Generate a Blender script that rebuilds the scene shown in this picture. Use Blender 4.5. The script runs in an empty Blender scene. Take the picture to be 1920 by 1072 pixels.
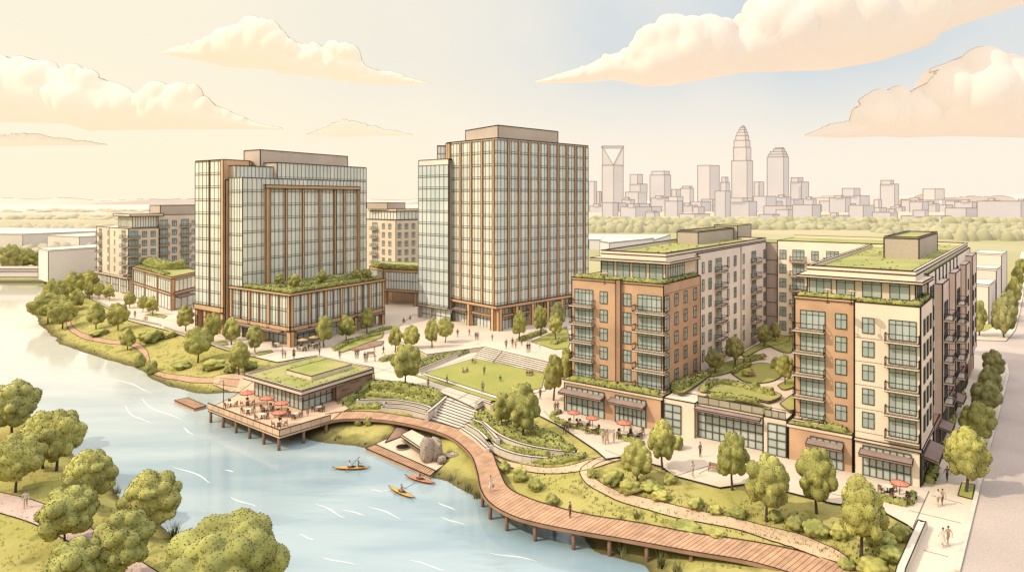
import bpy, bmesh, math, random
import numpy as np
from mathutils import Vector, Matrix, noise as mnoise
from mathutils.geometry import tessellate_polygon

random.seed(7); rng = np.random.default_rng(7)
SC = bpy.context.scene
COL = SC.collection
# ---------------------------------------------------------------- camera constants (a level camera 40 m above the plaza)
H, F, U0, V0 = 40.0, 1250.0, 960.0, 372.0
def P(u, v, z=0.0):
    Y = (H - z) * F / (v - V0)
    return Vector(((u - U0) * Y / F, Y, z))
def zat(v, Y): return H - (v - V0) * Y / F

# ---------------------------------------------------------------- materials
def lin(c):
    return tuple(((x / 255) / 12.92 if x <= 10 else (((x / 255) + .055) / 1.055) ** 2.4) for x in c)
MATS = {}
def nodes_of(name):
    m = bpy.data.materials.new(name); m.use_nodes = True
    nt = m.node_tree; b = nt.nodes['Principled BSDF']
    return m, nt, b
def mat(name, c, rough=.8, var=.12, scale=.6, fine=.05, fscale=9., c2=None, spec=.3, bump=0., metallic=0., tint=0.):
    """albedo c (linear) mottled by a broad wash and a fine grain; c2 = second wash colour; tint = weight of the face attribute"""
    m, nt, b = nodes_of(name); N, L = nt.nodes, nt.links
    tc = N.new('ShaderNodeTexCoord')
    n1 = N.new('ShaderNodeTexNoise'); n1.inputs['Scale'].default_value = scale; n1.inputs['Detail'].default_value = 4
    n2 = N.new('ShaderNodeTexNoise'); n2.inputs['Scale'].default_value = fscale; n2.inputs['Detail'].default_value = 3
    L.new(tc.outputs['Object'], n1.inputs['Vector']); L.new(tc.outputs['Object'], n2.inputs['Vector'])
    mx = N.new('ShaderNodeMixRGB'); mx.inputs[1].default_value = (*c, 1)
    mx.inputs[2].default_value = (*(c2 if c2 else tuple(x * (1 - 2 * var) for x in c)), 1)
    r = N.new('ShaderNodeMapRange'); r.inputs[1].default_value = .35; r.inputs[2].default_value = .65
    L.new(n1.outputs['Fac'], r.inputs[0]); L.new(r.outputs[0], mx.inputs[0])
    r2 = N.new('ShaderNodeMapRange'); r2.inputs[1].default_value = .3; r2.inputs[2].default_value = .7
    r2.inputs[3].default_value = 1 - fine * 2; r2.inputs[4].default_value = 1 + fine
    L.new(n2.outputs['Fac'], r2.inputs[0])
    sc = N.new('ShaderNodeVectorMath'); sc.operation = 'SCALE'
    L.new(mx.outputs[0], sc.inputs[0]); L.new(r2.outputs[0], sc.inputs['Scale'])
    out = sc.outputs[0]
    if tint:
        at = N.new('ShaderNodeAttribute'); at.attribute_name = 'tint'
        r3 = N.new('ShaderNodeMapRange'); r3.inputs[3].default_value = 1 - tint; r3.inputs[4].default_value = 1 + tint
        L.new(at.outputs['Fac'], r3.inputs[0])
        s3 = N.new('ShaderNodeVectorMath'); s3.operation = 'SCALE'
        L.new(out, s3.inputs[0]); L.new(r3.outputs[0], s3.inputs['Scale']); out = s3.outputs[0]
    L.new(out, b.inputs['Base Color'])
    b.inputs['Roughness'].default_value = rough; b.inputs['Metallic'].default_value = metallic
    b.inputs['Specular IOR Level'].default_value = spec
    if bump:
        bp = N.new('ShaderNodeBump'); bp.inputs['Strength'].default_value = bump; bp.inputs['Distance'].default_value = .05
        L.new(n2.outputs['Fac'], bp.inputs['Height']); L.new(bp.outputs[0], b.inputs['Normal'])
    MATS[name] = m
    return m
def glassmat(name, ca, cb, rough=.08, spec=.5, scale=.05, metallic=.0):
    m, nt, b = nodes_of(name); N, L = nt.nodes, nt.links
    at = N.new('ShaderNodeAttribute'); at.attribute_name = 'tint'
    tc = N.new('ShaderNodeTexCoord'); n1 = N.new('ShaderNodeTexNoise'); n1.inputs['Scale'].default_value = scale
    L.new(tc.outputs['Object'], n1.inputs['Vector'])
    ad = N.new('ShaderNodeMath'); ad.operation = 'MULTIPLY_ADD'; ad.inputs[1].default_value = .55
    r = N.new('ShaderNodeMapRange'); r.inputs[1].default_value = .35; r.inputs[2].default_value = .65; r.inputs[3].default_value = 0; r.inputs[4].default_value = .5
    L.new(n1.outputs['Fac'], r.inputs[0]); L.new(at.outputs['Fac'], ad.inputs[0]); L.new(r.outputs[0], ad.inputs[2])
    mx = N.new('ShaderNodeMixRGB'); mx.inputs[1].default_value = (*ca, 1); mx.inputs[2].default_value = (*cb, 1)
    L.new(ad.outputs[0], mx.inputs[0]); L.new(mx.outputs[0], b.inputs['Base Color'])
    b.inputs['Roughness'].default_value = rough; b.inputs['Specular IOR Level'].default_value = spec; b.inputs['Metallic'].default_value = metallic
    MATS[name] = m
    return m
INK = mat('dark_line_trim', (.022, .016, .012), .9, .1, spec=.1)
INK2 = mat('soft_line_trim', (.16, .125, .10), .95, .05, spec=.1)
MULL = mat('bronze_mullion', (.085, .07, .055), .7, .05, spec=.2)
FARLINE = mat('faint_line_trim', (.33, .27, .24), 1., .05, spec=0.)
CLOUDLINE = mat('cloud_rim', (.42, .34, .25), 1., .05, spec=0.)
PAVE = mat('cream_paving', (.62, .515, .39), .9, .07, .05, .04, 3.)
PAVE2 = mat('pale_step_stone', (.62, .54, .43), .9, .06, .2, .04, 3.)
KERB = mat('kerb_stone', (.60, .52, .41), .9, .08)
ROAD = mat('asphalt_road', (.485, .40, .335), .95, .10, .06, .07, 4.)
TANP = mat('tan_path', (.56, .40, .25), .95, .10, .15, .05, 5.)
REDP = mat('reddish_path', (.48, .29, .18), .95, .10, .15, .05, 5.)
PINKP = mat('pinkish_path', (.52, .385, .31), .95, .10, .15, .05, 5.)
LAWN = mat('mown_lawn', (.275, .285, .065), .95, .12, .12, .10, 6., c2=(.33, .31, .085))
ROOFG = mat('green_roof', (.25, .27, .065), .95, .12, .15, .12, 5., c2=(.36, .33, .12))
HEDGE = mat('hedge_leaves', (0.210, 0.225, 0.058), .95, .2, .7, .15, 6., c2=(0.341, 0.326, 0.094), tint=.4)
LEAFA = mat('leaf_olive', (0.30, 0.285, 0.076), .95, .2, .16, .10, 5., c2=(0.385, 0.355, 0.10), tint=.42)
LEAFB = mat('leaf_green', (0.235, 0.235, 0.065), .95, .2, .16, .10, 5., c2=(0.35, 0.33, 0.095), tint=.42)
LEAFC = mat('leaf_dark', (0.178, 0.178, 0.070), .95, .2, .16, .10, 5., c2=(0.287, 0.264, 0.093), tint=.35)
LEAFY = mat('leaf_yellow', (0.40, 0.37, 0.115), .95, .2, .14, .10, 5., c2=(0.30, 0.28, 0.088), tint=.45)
BARK = mat('bark', (.085, .06, .042), .95, .2, 3.)
BRICK = mat('orange_brick', (.55, .345, .21), .9, .10, .25, .07, 14.)
BRICKD = mat('brown_brick', (.38, .23, .145), .9, .10, .25, .07, 14.)
CREAM = mat('cream_render', (.72, .60, .46), .9, .05, .15, .03, 8.)
CREAM_SUN = mat('sunlit_cream_render', (.82, .70, .55), .9, .05, .15, .03, 8.)  # cream render lightened in colour, standing in for sun on the rear wall
BEIGE = mat('beige_render', (.76, .655, .55), .9, .06, .15, .04, 8.)
BEIGE2 = mat('sandy_render', (.66, .55, .42), .9, .06, .1, .04, 6.)
COPPER = mat('copper_cladding', (.60, .375, .205), .7, .10, .1, .05, 5.)
COPPERD = mat('dark_copper_cladding', (.44, .265, .15), .7, .10, .1, .05, 5.)
TAUPE = mat('taupe_plant_cladding', (.47, .39, .31), .9, .06, .1, .08, 7.)
CANOPY = mat('brown_canopy', (.29, .205, .165), .8, .1, .5)
PINKB = mat('pinkish_brick', (.64, .50, .41), .9, .10, .25, .07, 14.)
STONE = mat('brown_stone', (.35, .22, .145), .95, .15, .5, .1, 5., bump=.3)
SLAB = mat('pale_slab', (.70, .57, .43), .9, .06)
GLASS = glassmat('apartment_glass', (.23, .275, .25), (.47, .51, .455))
TGLASS = glassmat('tower_glass', (.46, .49, .44), (.78, .74, .61), .10, .5)
TGLASSB = glassmat('tower_glass_bluish', (.43, .49, .475), (.70, .71, .63), .10, .5)
RAILG = glassmat('railing_glass', (.30, .27, .2), (.42, .36, .27), .2)
WOOD = mat('decking_timber', (.50, .30, .175), .85, .12, .6, .08, 8., tint=.12)
WOODD = mat('timber_beam', (.34, .20, .125), .85, .12, .6)
DECKF = mat('pale_deck_boards', (.64, .43, .275), .85, .10, .3, .05, 8.)
POST = mat('timber_post', (.22, .125, .08), .9, .1, 1.)
REDC = mat('coral_canvas', (.58, .205, .125), .85, .08, 2.)
TANC = mat('tan_canvas', (.50, .34, .16), .85, .08, 2.)
SAND = mat('pale_sand', (.62, .49, .34), .95, .08, .3)
ROCK = mat('sand_rock', (.42, .33, .25), .95, .15, .5, .1, 4., bump=.5)
FURN = mat('brown_furniture', (.20, .12, .075), .8, .1)
PALE = mat('pale_plaster', (.70, .62, .54), .95, .05, .05)
PALEROOF = mat('pale_flat_roof', (.66, .58, .47), .95, .05, .05)
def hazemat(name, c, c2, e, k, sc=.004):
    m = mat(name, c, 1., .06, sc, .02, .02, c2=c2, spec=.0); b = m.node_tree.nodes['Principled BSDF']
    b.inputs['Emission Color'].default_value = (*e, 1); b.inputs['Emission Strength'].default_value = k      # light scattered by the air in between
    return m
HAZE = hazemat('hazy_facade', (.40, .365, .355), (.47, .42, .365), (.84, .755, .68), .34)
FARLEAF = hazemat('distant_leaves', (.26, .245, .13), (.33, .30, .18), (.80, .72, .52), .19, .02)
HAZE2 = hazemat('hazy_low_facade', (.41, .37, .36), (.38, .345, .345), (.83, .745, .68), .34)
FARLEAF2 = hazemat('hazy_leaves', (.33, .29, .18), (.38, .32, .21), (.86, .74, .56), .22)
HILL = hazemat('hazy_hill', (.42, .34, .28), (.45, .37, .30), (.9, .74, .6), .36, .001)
def cloudmat(name, c, c2, e, k):
    m = mat(name, c, 1., .03, .0009, .01, .01, c2=c2, spec=0.); b = m.node_tree.nodes['Principled BSDF']
    b.inputs['Emission Color'].default_value = (*e, 1); b.inputs['Emission Strength'].default_value = k      # light scattered inside the vapour
    return m
CLOUD = cloudmat('cloud_vapour', (.36, .34, .29), (.35, .315, .255), (1., .89, .66), .58)
CLOUDP = cloudmat('peach_cloud_vapour', (.36, .32, .265), (.31, .28, .265), (1., .84, .67), .56)
FOAM = mat('white_foam', (.56, .57, .54), .7, .02)
SKIN = mat('skin', (.45, .27, .18), .7, .05)
HAIR = mat('dark_hair', (.04, .026, .018), .8, .1)
CLOTH = {k: mat('cloth_' + k, c, .9, .08, 4.) for k, c in dict(tan=(.42, .30, .19), dark=(.07, .055, .05), white=(.62, .56, .48),
        brown=(.19, .12, .08), red=(.38, .12, .08), olive=(.17, .16, .08), grey=(.22, .2, .19), blue=(.14, .19, .24)).items()}
KYEL = mat('amber_hull', (.62, .31, .05), .4, .05); KORA = mat('orange_hull', (.56, .16, .05), .4, .05)

# ---------------------------------------------------------------- mesh builder
class MB:
    def __init__(s): s.v = []; s.f = []; s.m = []; s.t = []; s.mats = []; s.sm = []
    def mi(s, m):
        if m not in s.mats: s.mats.append(m)
        return s.mats.index(m)
    def face(s, pts, m, t=.5, smooth=False):
        i = len(s.v); s.v.extend([tuple(p) for p in pts]); s.f.append(tuple(range(i, i + len(pts))))
        s.m.append(s.mi(m)); s.t.append(t); s.sm.append(smooth)
    def mesh(s, V, Fs, m, t=.5, smooth=True):
        i = len(s.v); s.v.extend([tuple(p) for p in V]); k = s.mi(m)
        for n, f in enumerate(Fs):
            s.f.append(tuple(i + a for a in f)); s.m.append(k); s.t.append(t[n] if hasattr(t, '__len__') else t); s.sm.append(smooth)
    def hexa(s, p, m, t=.5):      # p: 4 bottom then 4 top
        V = p; Q = [(3, 2, 1, 0), (4, 5, 6, 7), (0, 1, 5, 4), (1, 2, 6, 5), (2, 3, 7, 6), (3, 0, 4, 7)]
        s.mesh(V, Q, m, t, False)
    def box(s, x0, x1, y0, y1, z0, z1, m, t=.5):
        s.hexa([(x0, y0, z0), (x1, y0, z0), (x1, y1, z0), (x0, y1, z0), (x0, y0, z1), (x1, y0, z1), (x1, y1, z1), (x0, y1, z1)], m, t)
    def bar(s, p, q, w, m=INK, h=None):
        p, q = Vector(p), Vector(q); d = (q - p)
        if d.length < 1e-6: return
        d.normalize(); up = Vector((0, 0, 1)) if abs(d.z) < .9 else Vector((1, 0, 0))
        a = d.cross(up).normalized() * (w / 2); b = a.cross(d).normalized() * ((h or w) / 2)
        s.hexa([p - a - b, p + a - b, p + a + b, p - a + b, q - a - b, q + a - b, q + a + b, q - a + b], m)
    def tube(s, pts, rad, m, n=7, smooth=True, cap=True):
        pts = [Vector(p) for p in pts]; R = rad if hasattr(rad, '__len__') else [rad] * len(pts)
        V = []; Fs = []
        for i, p in enumerate(pts):
            d = (pts[min(i + 1, len(pts) - 1)] - pts[max(i - 1, 0)]).normalized()
            up = Vector((0, 0, 1)) if abs(d.z) < .95 else Vector((1, 0, 0))
            a = d.cross(up).normalized(); b = a.cross(d).normalized()
            for k in range(n):
                an = 2 * math.pi * k / n; V.append(p + a * (R[i] * math.cos(an)) + b * (R[i] * math.sin(an)))
        for i in range(len(pts) - 1):
            for k in range(n):
                Fs.append((i * n + k, i * n + (k + 1) % n, (i + 1) * n + (k + 1) % n, (i + 1) * n + k))
        if cap: Fs.append(tuple(range(n - 1, -1, -1))); Fs.append(tuple((len(pts) - 1) * n + k for k in range(n)))
        s.mesh(V, Fs, m, .5, smooth)
    # parallelepiped with ink edges: origin A (x,y), axes d1,d2 (2-vectors), lengths
    def block(s, A, d1, d2, s0, s1, t0, t1, z0, z1, m, ink=0., top=None, inkmat=None, skip_bottom=True):
        def q(a, b, z): return Vector((A[0] + d1[0] * a + d2[0] * b, A[1] + d1[1] * a + d2[1] * b, z))
        c = [q(s0, t0, z0), q(s1, t0, z0), q(s1, t1, z0), q(s0, t1, z0), q(s0, t0, z1), q(s1, t0, z1), q(s1, t1, z1), q(s0, t1, z1)]
        if (d1[0] * d2[1] - d1[1] * d2[0]) < 0: c = [c[1], c[0], c[3], c[2], c[5], c[4], c[7], c[6]]
        s.hexa(c, m)
        if top: s.m[-5] = s.mi(top)
        if ink:
            E = [(4, 5), (5, 6), (6, 7), (7, 4), (0, 4), (1, 5), (2, 6), (3, 7)]
            if not skip_bottom: E += [(0, 1), (1, 2), (2, 3), (3, 0)]
            for a, b in E: s.bar(c[a], c[b], ink, inkmat or INK)
        return c
    def data(s, name):
        me = bpy.data.meshes.new(name); me.from_pydata(s.v, [], s.f)
        for m in s.mats: me.materials.append(m)
        me.polygons.foreach_set('material_index', s.m); me.polygons.foreach_set('use_smooth', s.sm)
        a = me.attributes.new('tint', 'FLOAT', 'FACE'); a.data.foreach_set('value', [float(x) for x in s.t])
        me.update(); return me
    def build(s, name, parent=None, label=None, cat=None, group=None, kind=None):
        o = bpy.data.objects.new(name, s.data(name)); COL.objects.link(o)
        if parent: o.parent = parent
        return tag(o, label, cat, group, kind)

def tag(o, label=None, cat=None, group=None, kind=None):
    if label: o['label'] = label
    if cat: o['category'] = cat
    if group: o['group'] = group
    if kind: o['kind'] = kind
    return o
def empty(name, loc=(0, 0, 0), label=None, cat=None, group=None, rz=0.):
    o = bpy.data.objects.new(name, None); COL.objects.link(o); o.location = loc; o.rotation_euler = (0, 0, rz)
    o.empty_display_size = .3
    return tag(o, label, cat, group)
def inst(name, me, parent=None, loc=(0, 0, 0), rz=0., scale=None, label=None, cat=None, group=None):
    o = bpy.data.objects.new(name, me); COL.objects.link(o)
    if parent: o.parent = parent
    o.location = loc; o.rotation_euler = (0, 0, rz)
    if scale: o.scale = scale
    return tag(o, label, cat, group)

# ---------------------------------------------------------------- polygon helpers
def resample(pts, n):
    pts = np.array([tuple(p)[:2] for p in pts], float); d = np.r_[0, np.cumsum(np.linalg.norm(np.diff(pts, axis=0), axis=1))]
    t = np.linspace(0, d[-1], n); return np.stack([np.interp(t, d, pts[:, 0]), np.interp(t, d, pts[:, 1])], 1)
def smooth_line(pts, n):
    """Catmull-Rom through the points, then even resampling"""
    p = [np.array(tuple(q)[:2], float) for q in pts]; p = [2 * p[0] - p[1]] + p + [2 * p[-1] - p[-2]]; out = []
    for i in range(1, len(p) - 2):
        for t in np.linspace(0, 1, 9)[:-1]:
            a, b, c, d = p[i - 1], p[i], p[i + 1], p[i + 2]
            out.append(.5 * (2 * b + (c - a) * t + (2 * a - 5 * b + 4 * c - d) * t * t + (3 * b - a - 3 * c + d) * t ** 3))
    out.append(p[-2]); return resample(out, n)
def seg_dist(X, Y, poly, closed=True):
    """min distance and index of nearest segment"""
    n = len(poly); best = np.full(X.shape, 1e18); idx = np.zeros(X.shape, int)
    for i in range(n if closed else n - 1):
        ax, ay = poly[i][:2]; bx, by = poly[(i + 1) % n][:2]; dx, dy = bx - ax, by - ay; l2 = dx * dx + dy * dy + 1e-12
        t = np.clip(((X - ax) * dx + (Y - ay) * dy) / l2, 0, 1); d = (X - ax - t * dx) ** 2 + (Y - ay - t * dy) ** 2
        k = d < best; best = np.where(k, d, best); idx = np.where(k, i, idx)
    return np.sqrt(best), idx
def inside(X, Y, poly):
    r = np.zeros(X.shape, bool); n = len(poly)
    for i in range(n):
        ax, ay = poly[i][:2]; bx, by = poly[(i + 1) % n][:2]
        c = ((ay > Y) != (by > Y)) & (X < (bx - ax) * (Y - ay) / ((by - ay) if by != ay else 1e-9) + ax)
        r ^= c
    return r
def sm(t): t = np.clip(t, 0, 1); return t * t * (3 - 2 * t)

# ---------------------------------------------------------------- terrain definition
WZ = -4.0; DZ = -1.5; PZ = .12          # water, deck / boardwalk and paving levels
river_px = [(-900, 480), (-300, 508), (0, 523), (60, 526), (94, 532), (86, 550), (70, 572), (70, 600), (95, 628), (125, 650), (180, 668), (230, 682),
    (262, 692), (282, 708), (330, 727), (375, 738), (440, 736), (480, 745), (530, 765), (572, 800), (574, 822), (612, 832), (655, 832), (688, 843), (745, 867),
    (805, 893), (850, 906), (880, 928), (905, 942), (960, 956), (1040, 985), (1088, 1003), (1110, 1032), (1160, 1046), (1205, 1060), (1225, 1090), (1300, 1250)]
NRIGHT = len(river_px)
river_px += [(590, 1250), (545, 1110), (440, 1050), (330, 1005), (240, 935), (190, 895), (130, 840), (80, 790), (0, 742), (-100, 700), (-900, 610)]
RIVER = [tuple(P(u, v, WZ))[:2] for u, v in river_px]
_sr = smooth_line(RIVER[2:NRIGHT - 1], 130)
_wob = np.array([mnoise.noise(Vector((x * .22, y * .22, 3.1))) for x, y in _sr]) * .9
_sr = _sr + np.stack([_wob, _wob * .6], 1)
NR0 = 2 + len(_sr) + 1
RIVER = RIVER[:2] + [tuple(q) for q in _sr] + RIVER[NRIGHT - 1:]
front_px = [(-1200, 470), (-300, 500), (0, 514), (100, 521), (132, 536), (150, 549), (242, 602), (309, 619), (423, 657), (480, 671), (520, 680),
    (588, 668), (700, 690), (702, 713), (740, 716), (800, 727), (842, 744), (896, 769), (925, 752), (1000, 775), (1050, 800), (1118, 846), (1136, 862), (1170, 857),
    (1240, 876), (1262, 893), (1350, 916), (1420, 906), (1480, 925), (1560, 945), (1650, 958), (1700, 985), (1722, 1002), (1690, 1080), (1640, 1250)]
FRONT = [tuple(P(u, v, 0))[:2] for u, v in front_px]
INLAND = FRONT + [(9000, 30), (9000, 12000), (-12000, 12000), (-12000, 900)]
bw_near = [(600, 795), (640, 786), (710, 787), (778, 798), (841, 818), (880, 849), (894, 882), (902, 918), (922, 945), (962, 967), (1010, 981), (1080, 995), (1180, 1012),
    (1300, 1034), (1400, 1051), (1480, 1073), (1570, 1102), (1680, 1145)]
bw_far = [(610, 776), (640, 772), (690, 771), (750, 778), (815, 791), (875, 810), (918, 842), (934, 876), (952, 912), (990, 933), (1040, 949), (1100, 964), (1200, 980),
    (1300, 999), (1400, 1013), (1500, 1033), (1600, 1065), (1720, 1110)]
BN = smooth_line([P(u, v, DZ) for u, v in bw_near], 161); BF = smooth_line([P(u, v, DZ) for u, v in bw_far], 161)
BC = (BN + BF) / 2
deck_px = [(390, 766), (524, 818), (572, 801), (612, 788), (640, 772), (690, 742), (590, 700), (475, 718), (435, 745)]
DECK = [tuple(P(u, v, DZ))[:2] for u, v in deck_px]
dock_px = [(688, 841), (806, 892), (832, 868), (815, 822), (770, 806), (722, 818)]
DOCK = [tuple(P(u, v, -3.5))[:2] for u, v in dock_px]
STAIR = [tuple(P(u, v, -.7))[:2] for u, v in [(836, 742), (903, 766), (870, 806), (802, 784)]]
def terrain(X, Y):
    X = np.atleast_1d(np.asarray(X, float)); Y = np.atleast_1d(np.asarray(Y, float))
    d, idx = seg_dist(X, Y, RIVER); inr = inside(X, Y, RIVER)
    dp, _ = seg_dist(X, Y, INLAND); dp = np.where(inside(X, Y, INLAND), 0, dp)
    t = d / (d + dp + 1e-6); z = WZ * (1 - t) ** 1.25
    z = np.where(dp > 0, np.minimum(z, -.03), z)
    near = idx >= NR0
    z = np.where(near, -1.0 + (WZ + 1.0) * (1 - sm(d / 7)), z)
    db, _ = seg_dist(X, Y, BC, False)
    cap = DZ - .35 + np.maximum(0, db - 2.3) * .8
    z = np.where(near, z, np.minimum(z, cap))
    dd, _ = seg_dist(X, Y, DECK); dd = np.where(inside(X, Y, DECK), 0, dd)
    z = np.where(near, z, np.minimum(z, DZ - .3 + dd * .9))
    dk, _ = seg_dist(X, Y, DOCK); dk = np.where(inside(X, Y, DOCK), 0, dk)
    z = np.where(near, z, np.minimum(z, -3.75 + dk * .8))
    ds, _ = seg_dist(X, Y, STAIR); ds = np.where(inside(X, Y, STAIR), 0, ds)
    z = np.where(near | (dp == 0), z, np.minimum(z, DZ - .3 + ds * 1.6))
    z = np.where(inr, WZ - np.minimum(2, d * .4), z)
    return z
def tz(x, y): return float(terrain(x, y)[0])
def G(u, v, z0=-1.):
    """the terrain point seen at a place of the picture"""
    z = z0
    for _ in range(14):
        p = P(u, v, z); z = .5 * z + .5 * tz(p.x, p.y)
    p = P(u, v, z); return Vector((p.x, p.y, tz(p.x, p.y)))
# ================================================================ SETTING
def ground_mat():
    m, nt, b = nodes_of('grass_ground'); N, L = nt.nodes, nt.links
    g = N.new('ShaderNodeNewGeometry'); sp = N.new('ShaderNodeSeparateXYZ'); L.new(g.outputs['Position'], sp.inputs[0])
    def nz(scale, det=4):
        n = N.new('ShaderNodeTexNoise'); n.inputs['Scale'].default_value = scale; n.inputs['Detail'].default_value = det
        L.new(g.outputs['Position'], n.inputs['Vector']); return n.outputs['Fac']
    def rng_(src, a, b_, c=0., d=1.):
        r = N.new('ShaderNodeMapRange'); r.inputs[1].default_value = a; r.inputs[2].default_value = b_; r.inputs[3].default_value = c; r.inputs[4].default_value = d
        L.new(src, r.inputs[0]); return r.outputs[0]
    def mix(f, a, c):
        x = N.new('ShaderNodeMixRGB'); L.new(f, x.inputs[0])
        for i, q in ((1, a), (2, c)):
            if isinstance(q, tuple): x.inputs[i].default_value = (*q, 1)
            else: L.new(q, x.inputs[i])
        return x.outputs[0]
    c = mix(rng_(nz(.09), .4, .6), (.345, .315, .088), (.40, .345, .118))
    c = mix(rng_(nz(.35), .52, .66), c, (.225, .205, .06))
    c = mix(rng_(nz(4.), .35, .7, 0, .35), c, (.17, .15, .05))
    # wet earth just above the water
    add = N.new('ShaderNodeMath'); add.operation = 'MULTIPLY_ADD'; add.inputs[1].default_value = .35
    L.new(nz(1.2), add.inputs[0]); L.new(sp.outputs['Z'], add.inputs[2])
    c = mix(rng_(add.outputs[0], -3.75, -3.05), (.10, .085, .035), c)
    # far country, with the haze of distance painted into its colour
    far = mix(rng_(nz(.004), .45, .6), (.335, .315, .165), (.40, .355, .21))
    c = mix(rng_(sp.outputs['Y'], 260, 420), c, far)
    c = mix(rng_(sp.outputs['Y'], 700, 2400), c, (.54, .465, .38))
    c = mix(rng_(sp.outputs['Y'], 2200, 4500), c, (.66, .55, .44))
    L.new(c, b.inputs['Base Color']); b.inputs['Roughness'].default_value = 1; b.inputs['Specular IOR Level'].default_value = .05
    bp = N.new('ShaderNodeBump'); bp.inputs['Strength'].default_value = .3; bp.inputs['Distance'].default_value = .1
    L.new(nz(3.), bp.inputs['Height']); L.new(bp.outputs[0], b.inputs['Normal'])
    MATS['grass_ground'] = m; return m
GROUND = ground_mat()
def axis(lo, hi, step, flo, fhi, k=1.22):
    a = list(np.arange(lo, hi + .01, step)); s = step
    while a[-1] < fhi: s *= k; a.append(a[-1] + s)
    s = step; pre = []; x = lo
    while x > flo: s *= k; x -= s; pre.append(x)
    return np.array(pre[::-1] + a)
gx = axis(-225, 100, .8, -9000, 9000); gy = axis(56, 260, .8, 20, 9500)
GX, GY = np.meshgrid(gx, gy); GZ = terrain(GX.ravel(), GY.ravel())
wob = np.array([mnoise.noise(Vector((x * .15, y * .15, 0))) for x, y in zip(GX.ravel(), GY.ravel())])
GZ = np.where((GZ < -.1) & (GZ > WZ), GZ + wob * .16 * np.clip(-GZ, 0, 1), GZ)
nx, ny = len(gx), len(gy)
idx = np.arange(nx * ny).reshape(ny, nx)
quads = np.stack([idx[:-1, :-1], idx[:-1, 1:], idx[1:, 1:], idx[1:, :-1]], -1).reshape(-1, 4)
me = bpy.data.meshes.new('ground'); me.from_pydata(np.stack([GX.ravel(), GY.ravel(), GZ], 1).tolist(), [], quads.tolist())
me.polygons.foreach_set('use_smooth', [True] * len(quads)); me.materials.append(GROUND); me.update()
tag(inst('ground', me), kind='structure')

import bisect
_gxl, _gyl = gx.tolist(), gy.tolist(); _Z = GZ.reshape(ny, nx)
def terrain_grid(X, Y):
    X = np.atleast_1d(np.asarray(X, float)); Y = np.atleast_1d(np.asarray(Y, float))
    i = np.clip(np.searchsorted(gx, X) - 1, 0, nx - 2); j = np.clip(np.searchsorted(gy, Y) - 1, 0, ny - 2)
    a = np.clip((X - gx[i]) / (gx[i + 1] - gx[i]), 0, 1); b = np.clip((Y - gy[j]) / (gy[j + 1] - gy[j]), 0, 1)
    return (_Z[j, i] * (1 - a) + _Z[j, i + 1] * a) * (1 - b) + (_Z[j + 1, i] * (1 - a) + _Z[j + 1, i + 1] * a) * b
terrain = terrain_grid
def water_mat():
    m, nt, b = nodes_of('river_water'); N, L = nt.nodes, nt.links
    g = N.new('ShaderNodeNewGeometry'); mp = N.new('ShaderNodeMapping'); mp.inputs['Rotation'].default_value = (0, 0, .5); mp.inputs['Scale'].default_value = (.10, .35, 1)
    L.new(g.outputs['Position'], mp.inputs[0])
    n = N.new('ShaderNodeTexNoise'); n.inputs['Scale'].default_value = 1.; n.inputs['Detail'].default_value = 4; L.new(mp.outputs[0], n.inputs['Vector'])
    n3 = N.new('ShaderNodeTexNoise'); n3.inputs['Scale'].default_value = .35; n3.inputs['Detail'].default_value = 3; L.new(mp.outputs[0], n3.inputs['Vector'])
    r = N.new('ShaderNodeMapRange'); r.inputs[1].default_value = .40; r.inputs[2].default_value = .62; L.new(n3.outputs['Fac'], r.inputs[0])
    mx = N.new('ShaderNodeMixRGB'); mx.inputs[1].default_value = (.21, .29, .315, 1); mx.inputs[2].default_value = (.30, .37, .375, 1)
    L.new(r.outputs[0], mx.inputs[0])
    sp = N.new('ShaderNodeSeparateXYZ'); L.new(g.outputs['Position'], sp.inputs[0])   # cream sky reflection painted into the colour upstream
    r2 = N.new('ShaderNodeMapRange'); r2.interpolation_type = 'SMOOTHSTEP'; r2.inputs[1].default_value = 90; r2.inputs[2].default_value = 230; L.new(sp.outputs['Y'], r2.inputs[0])
    mx2 = N.new('ShaderNodeMixRGB'); mx2.inputs[2].default_value = (.60, .56, .45, 1); L.new(r2.outputs[0], mx2.inputs[0]); L.new(mx.outputs[0], mx2.inputs[1])
    L.new(mx2.outputs[0], b.inputs['Base Color'])
    b.inputs['Roughness'].default_value = .06; b.inputs['IOR'].default_value = 1.33; b.inputs['Specular IOR Level'].default_value = 1.0
    n2 = N.new('ShaderNodeTexNoise'); n2.inputs['Scale'].default_value = 3.; n2.inputs['Detail'].default_value = 3; L.new(mp.outputs[0], n2.inputs['Vector'])
    bp = N.new('ShaderNodeBump'); bp.inputs['Strength'].default_value = .10; bp.inputs['Distance'].default_value = .2
    L.new(n2.outputs['Fac'], bp.inputs['Height']); L.new(bp.outputs[0], b.inputs['Normal'])
    MATS['river_water'] = m; return m
WATER = water_mat()
w = MB(); w.face([(-900, 40, WZ), (140, 40, WZ), (140, 520, WZ), (-900, 520, WZ)], WATER); w.build('river_water', kind='structure')

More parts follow.
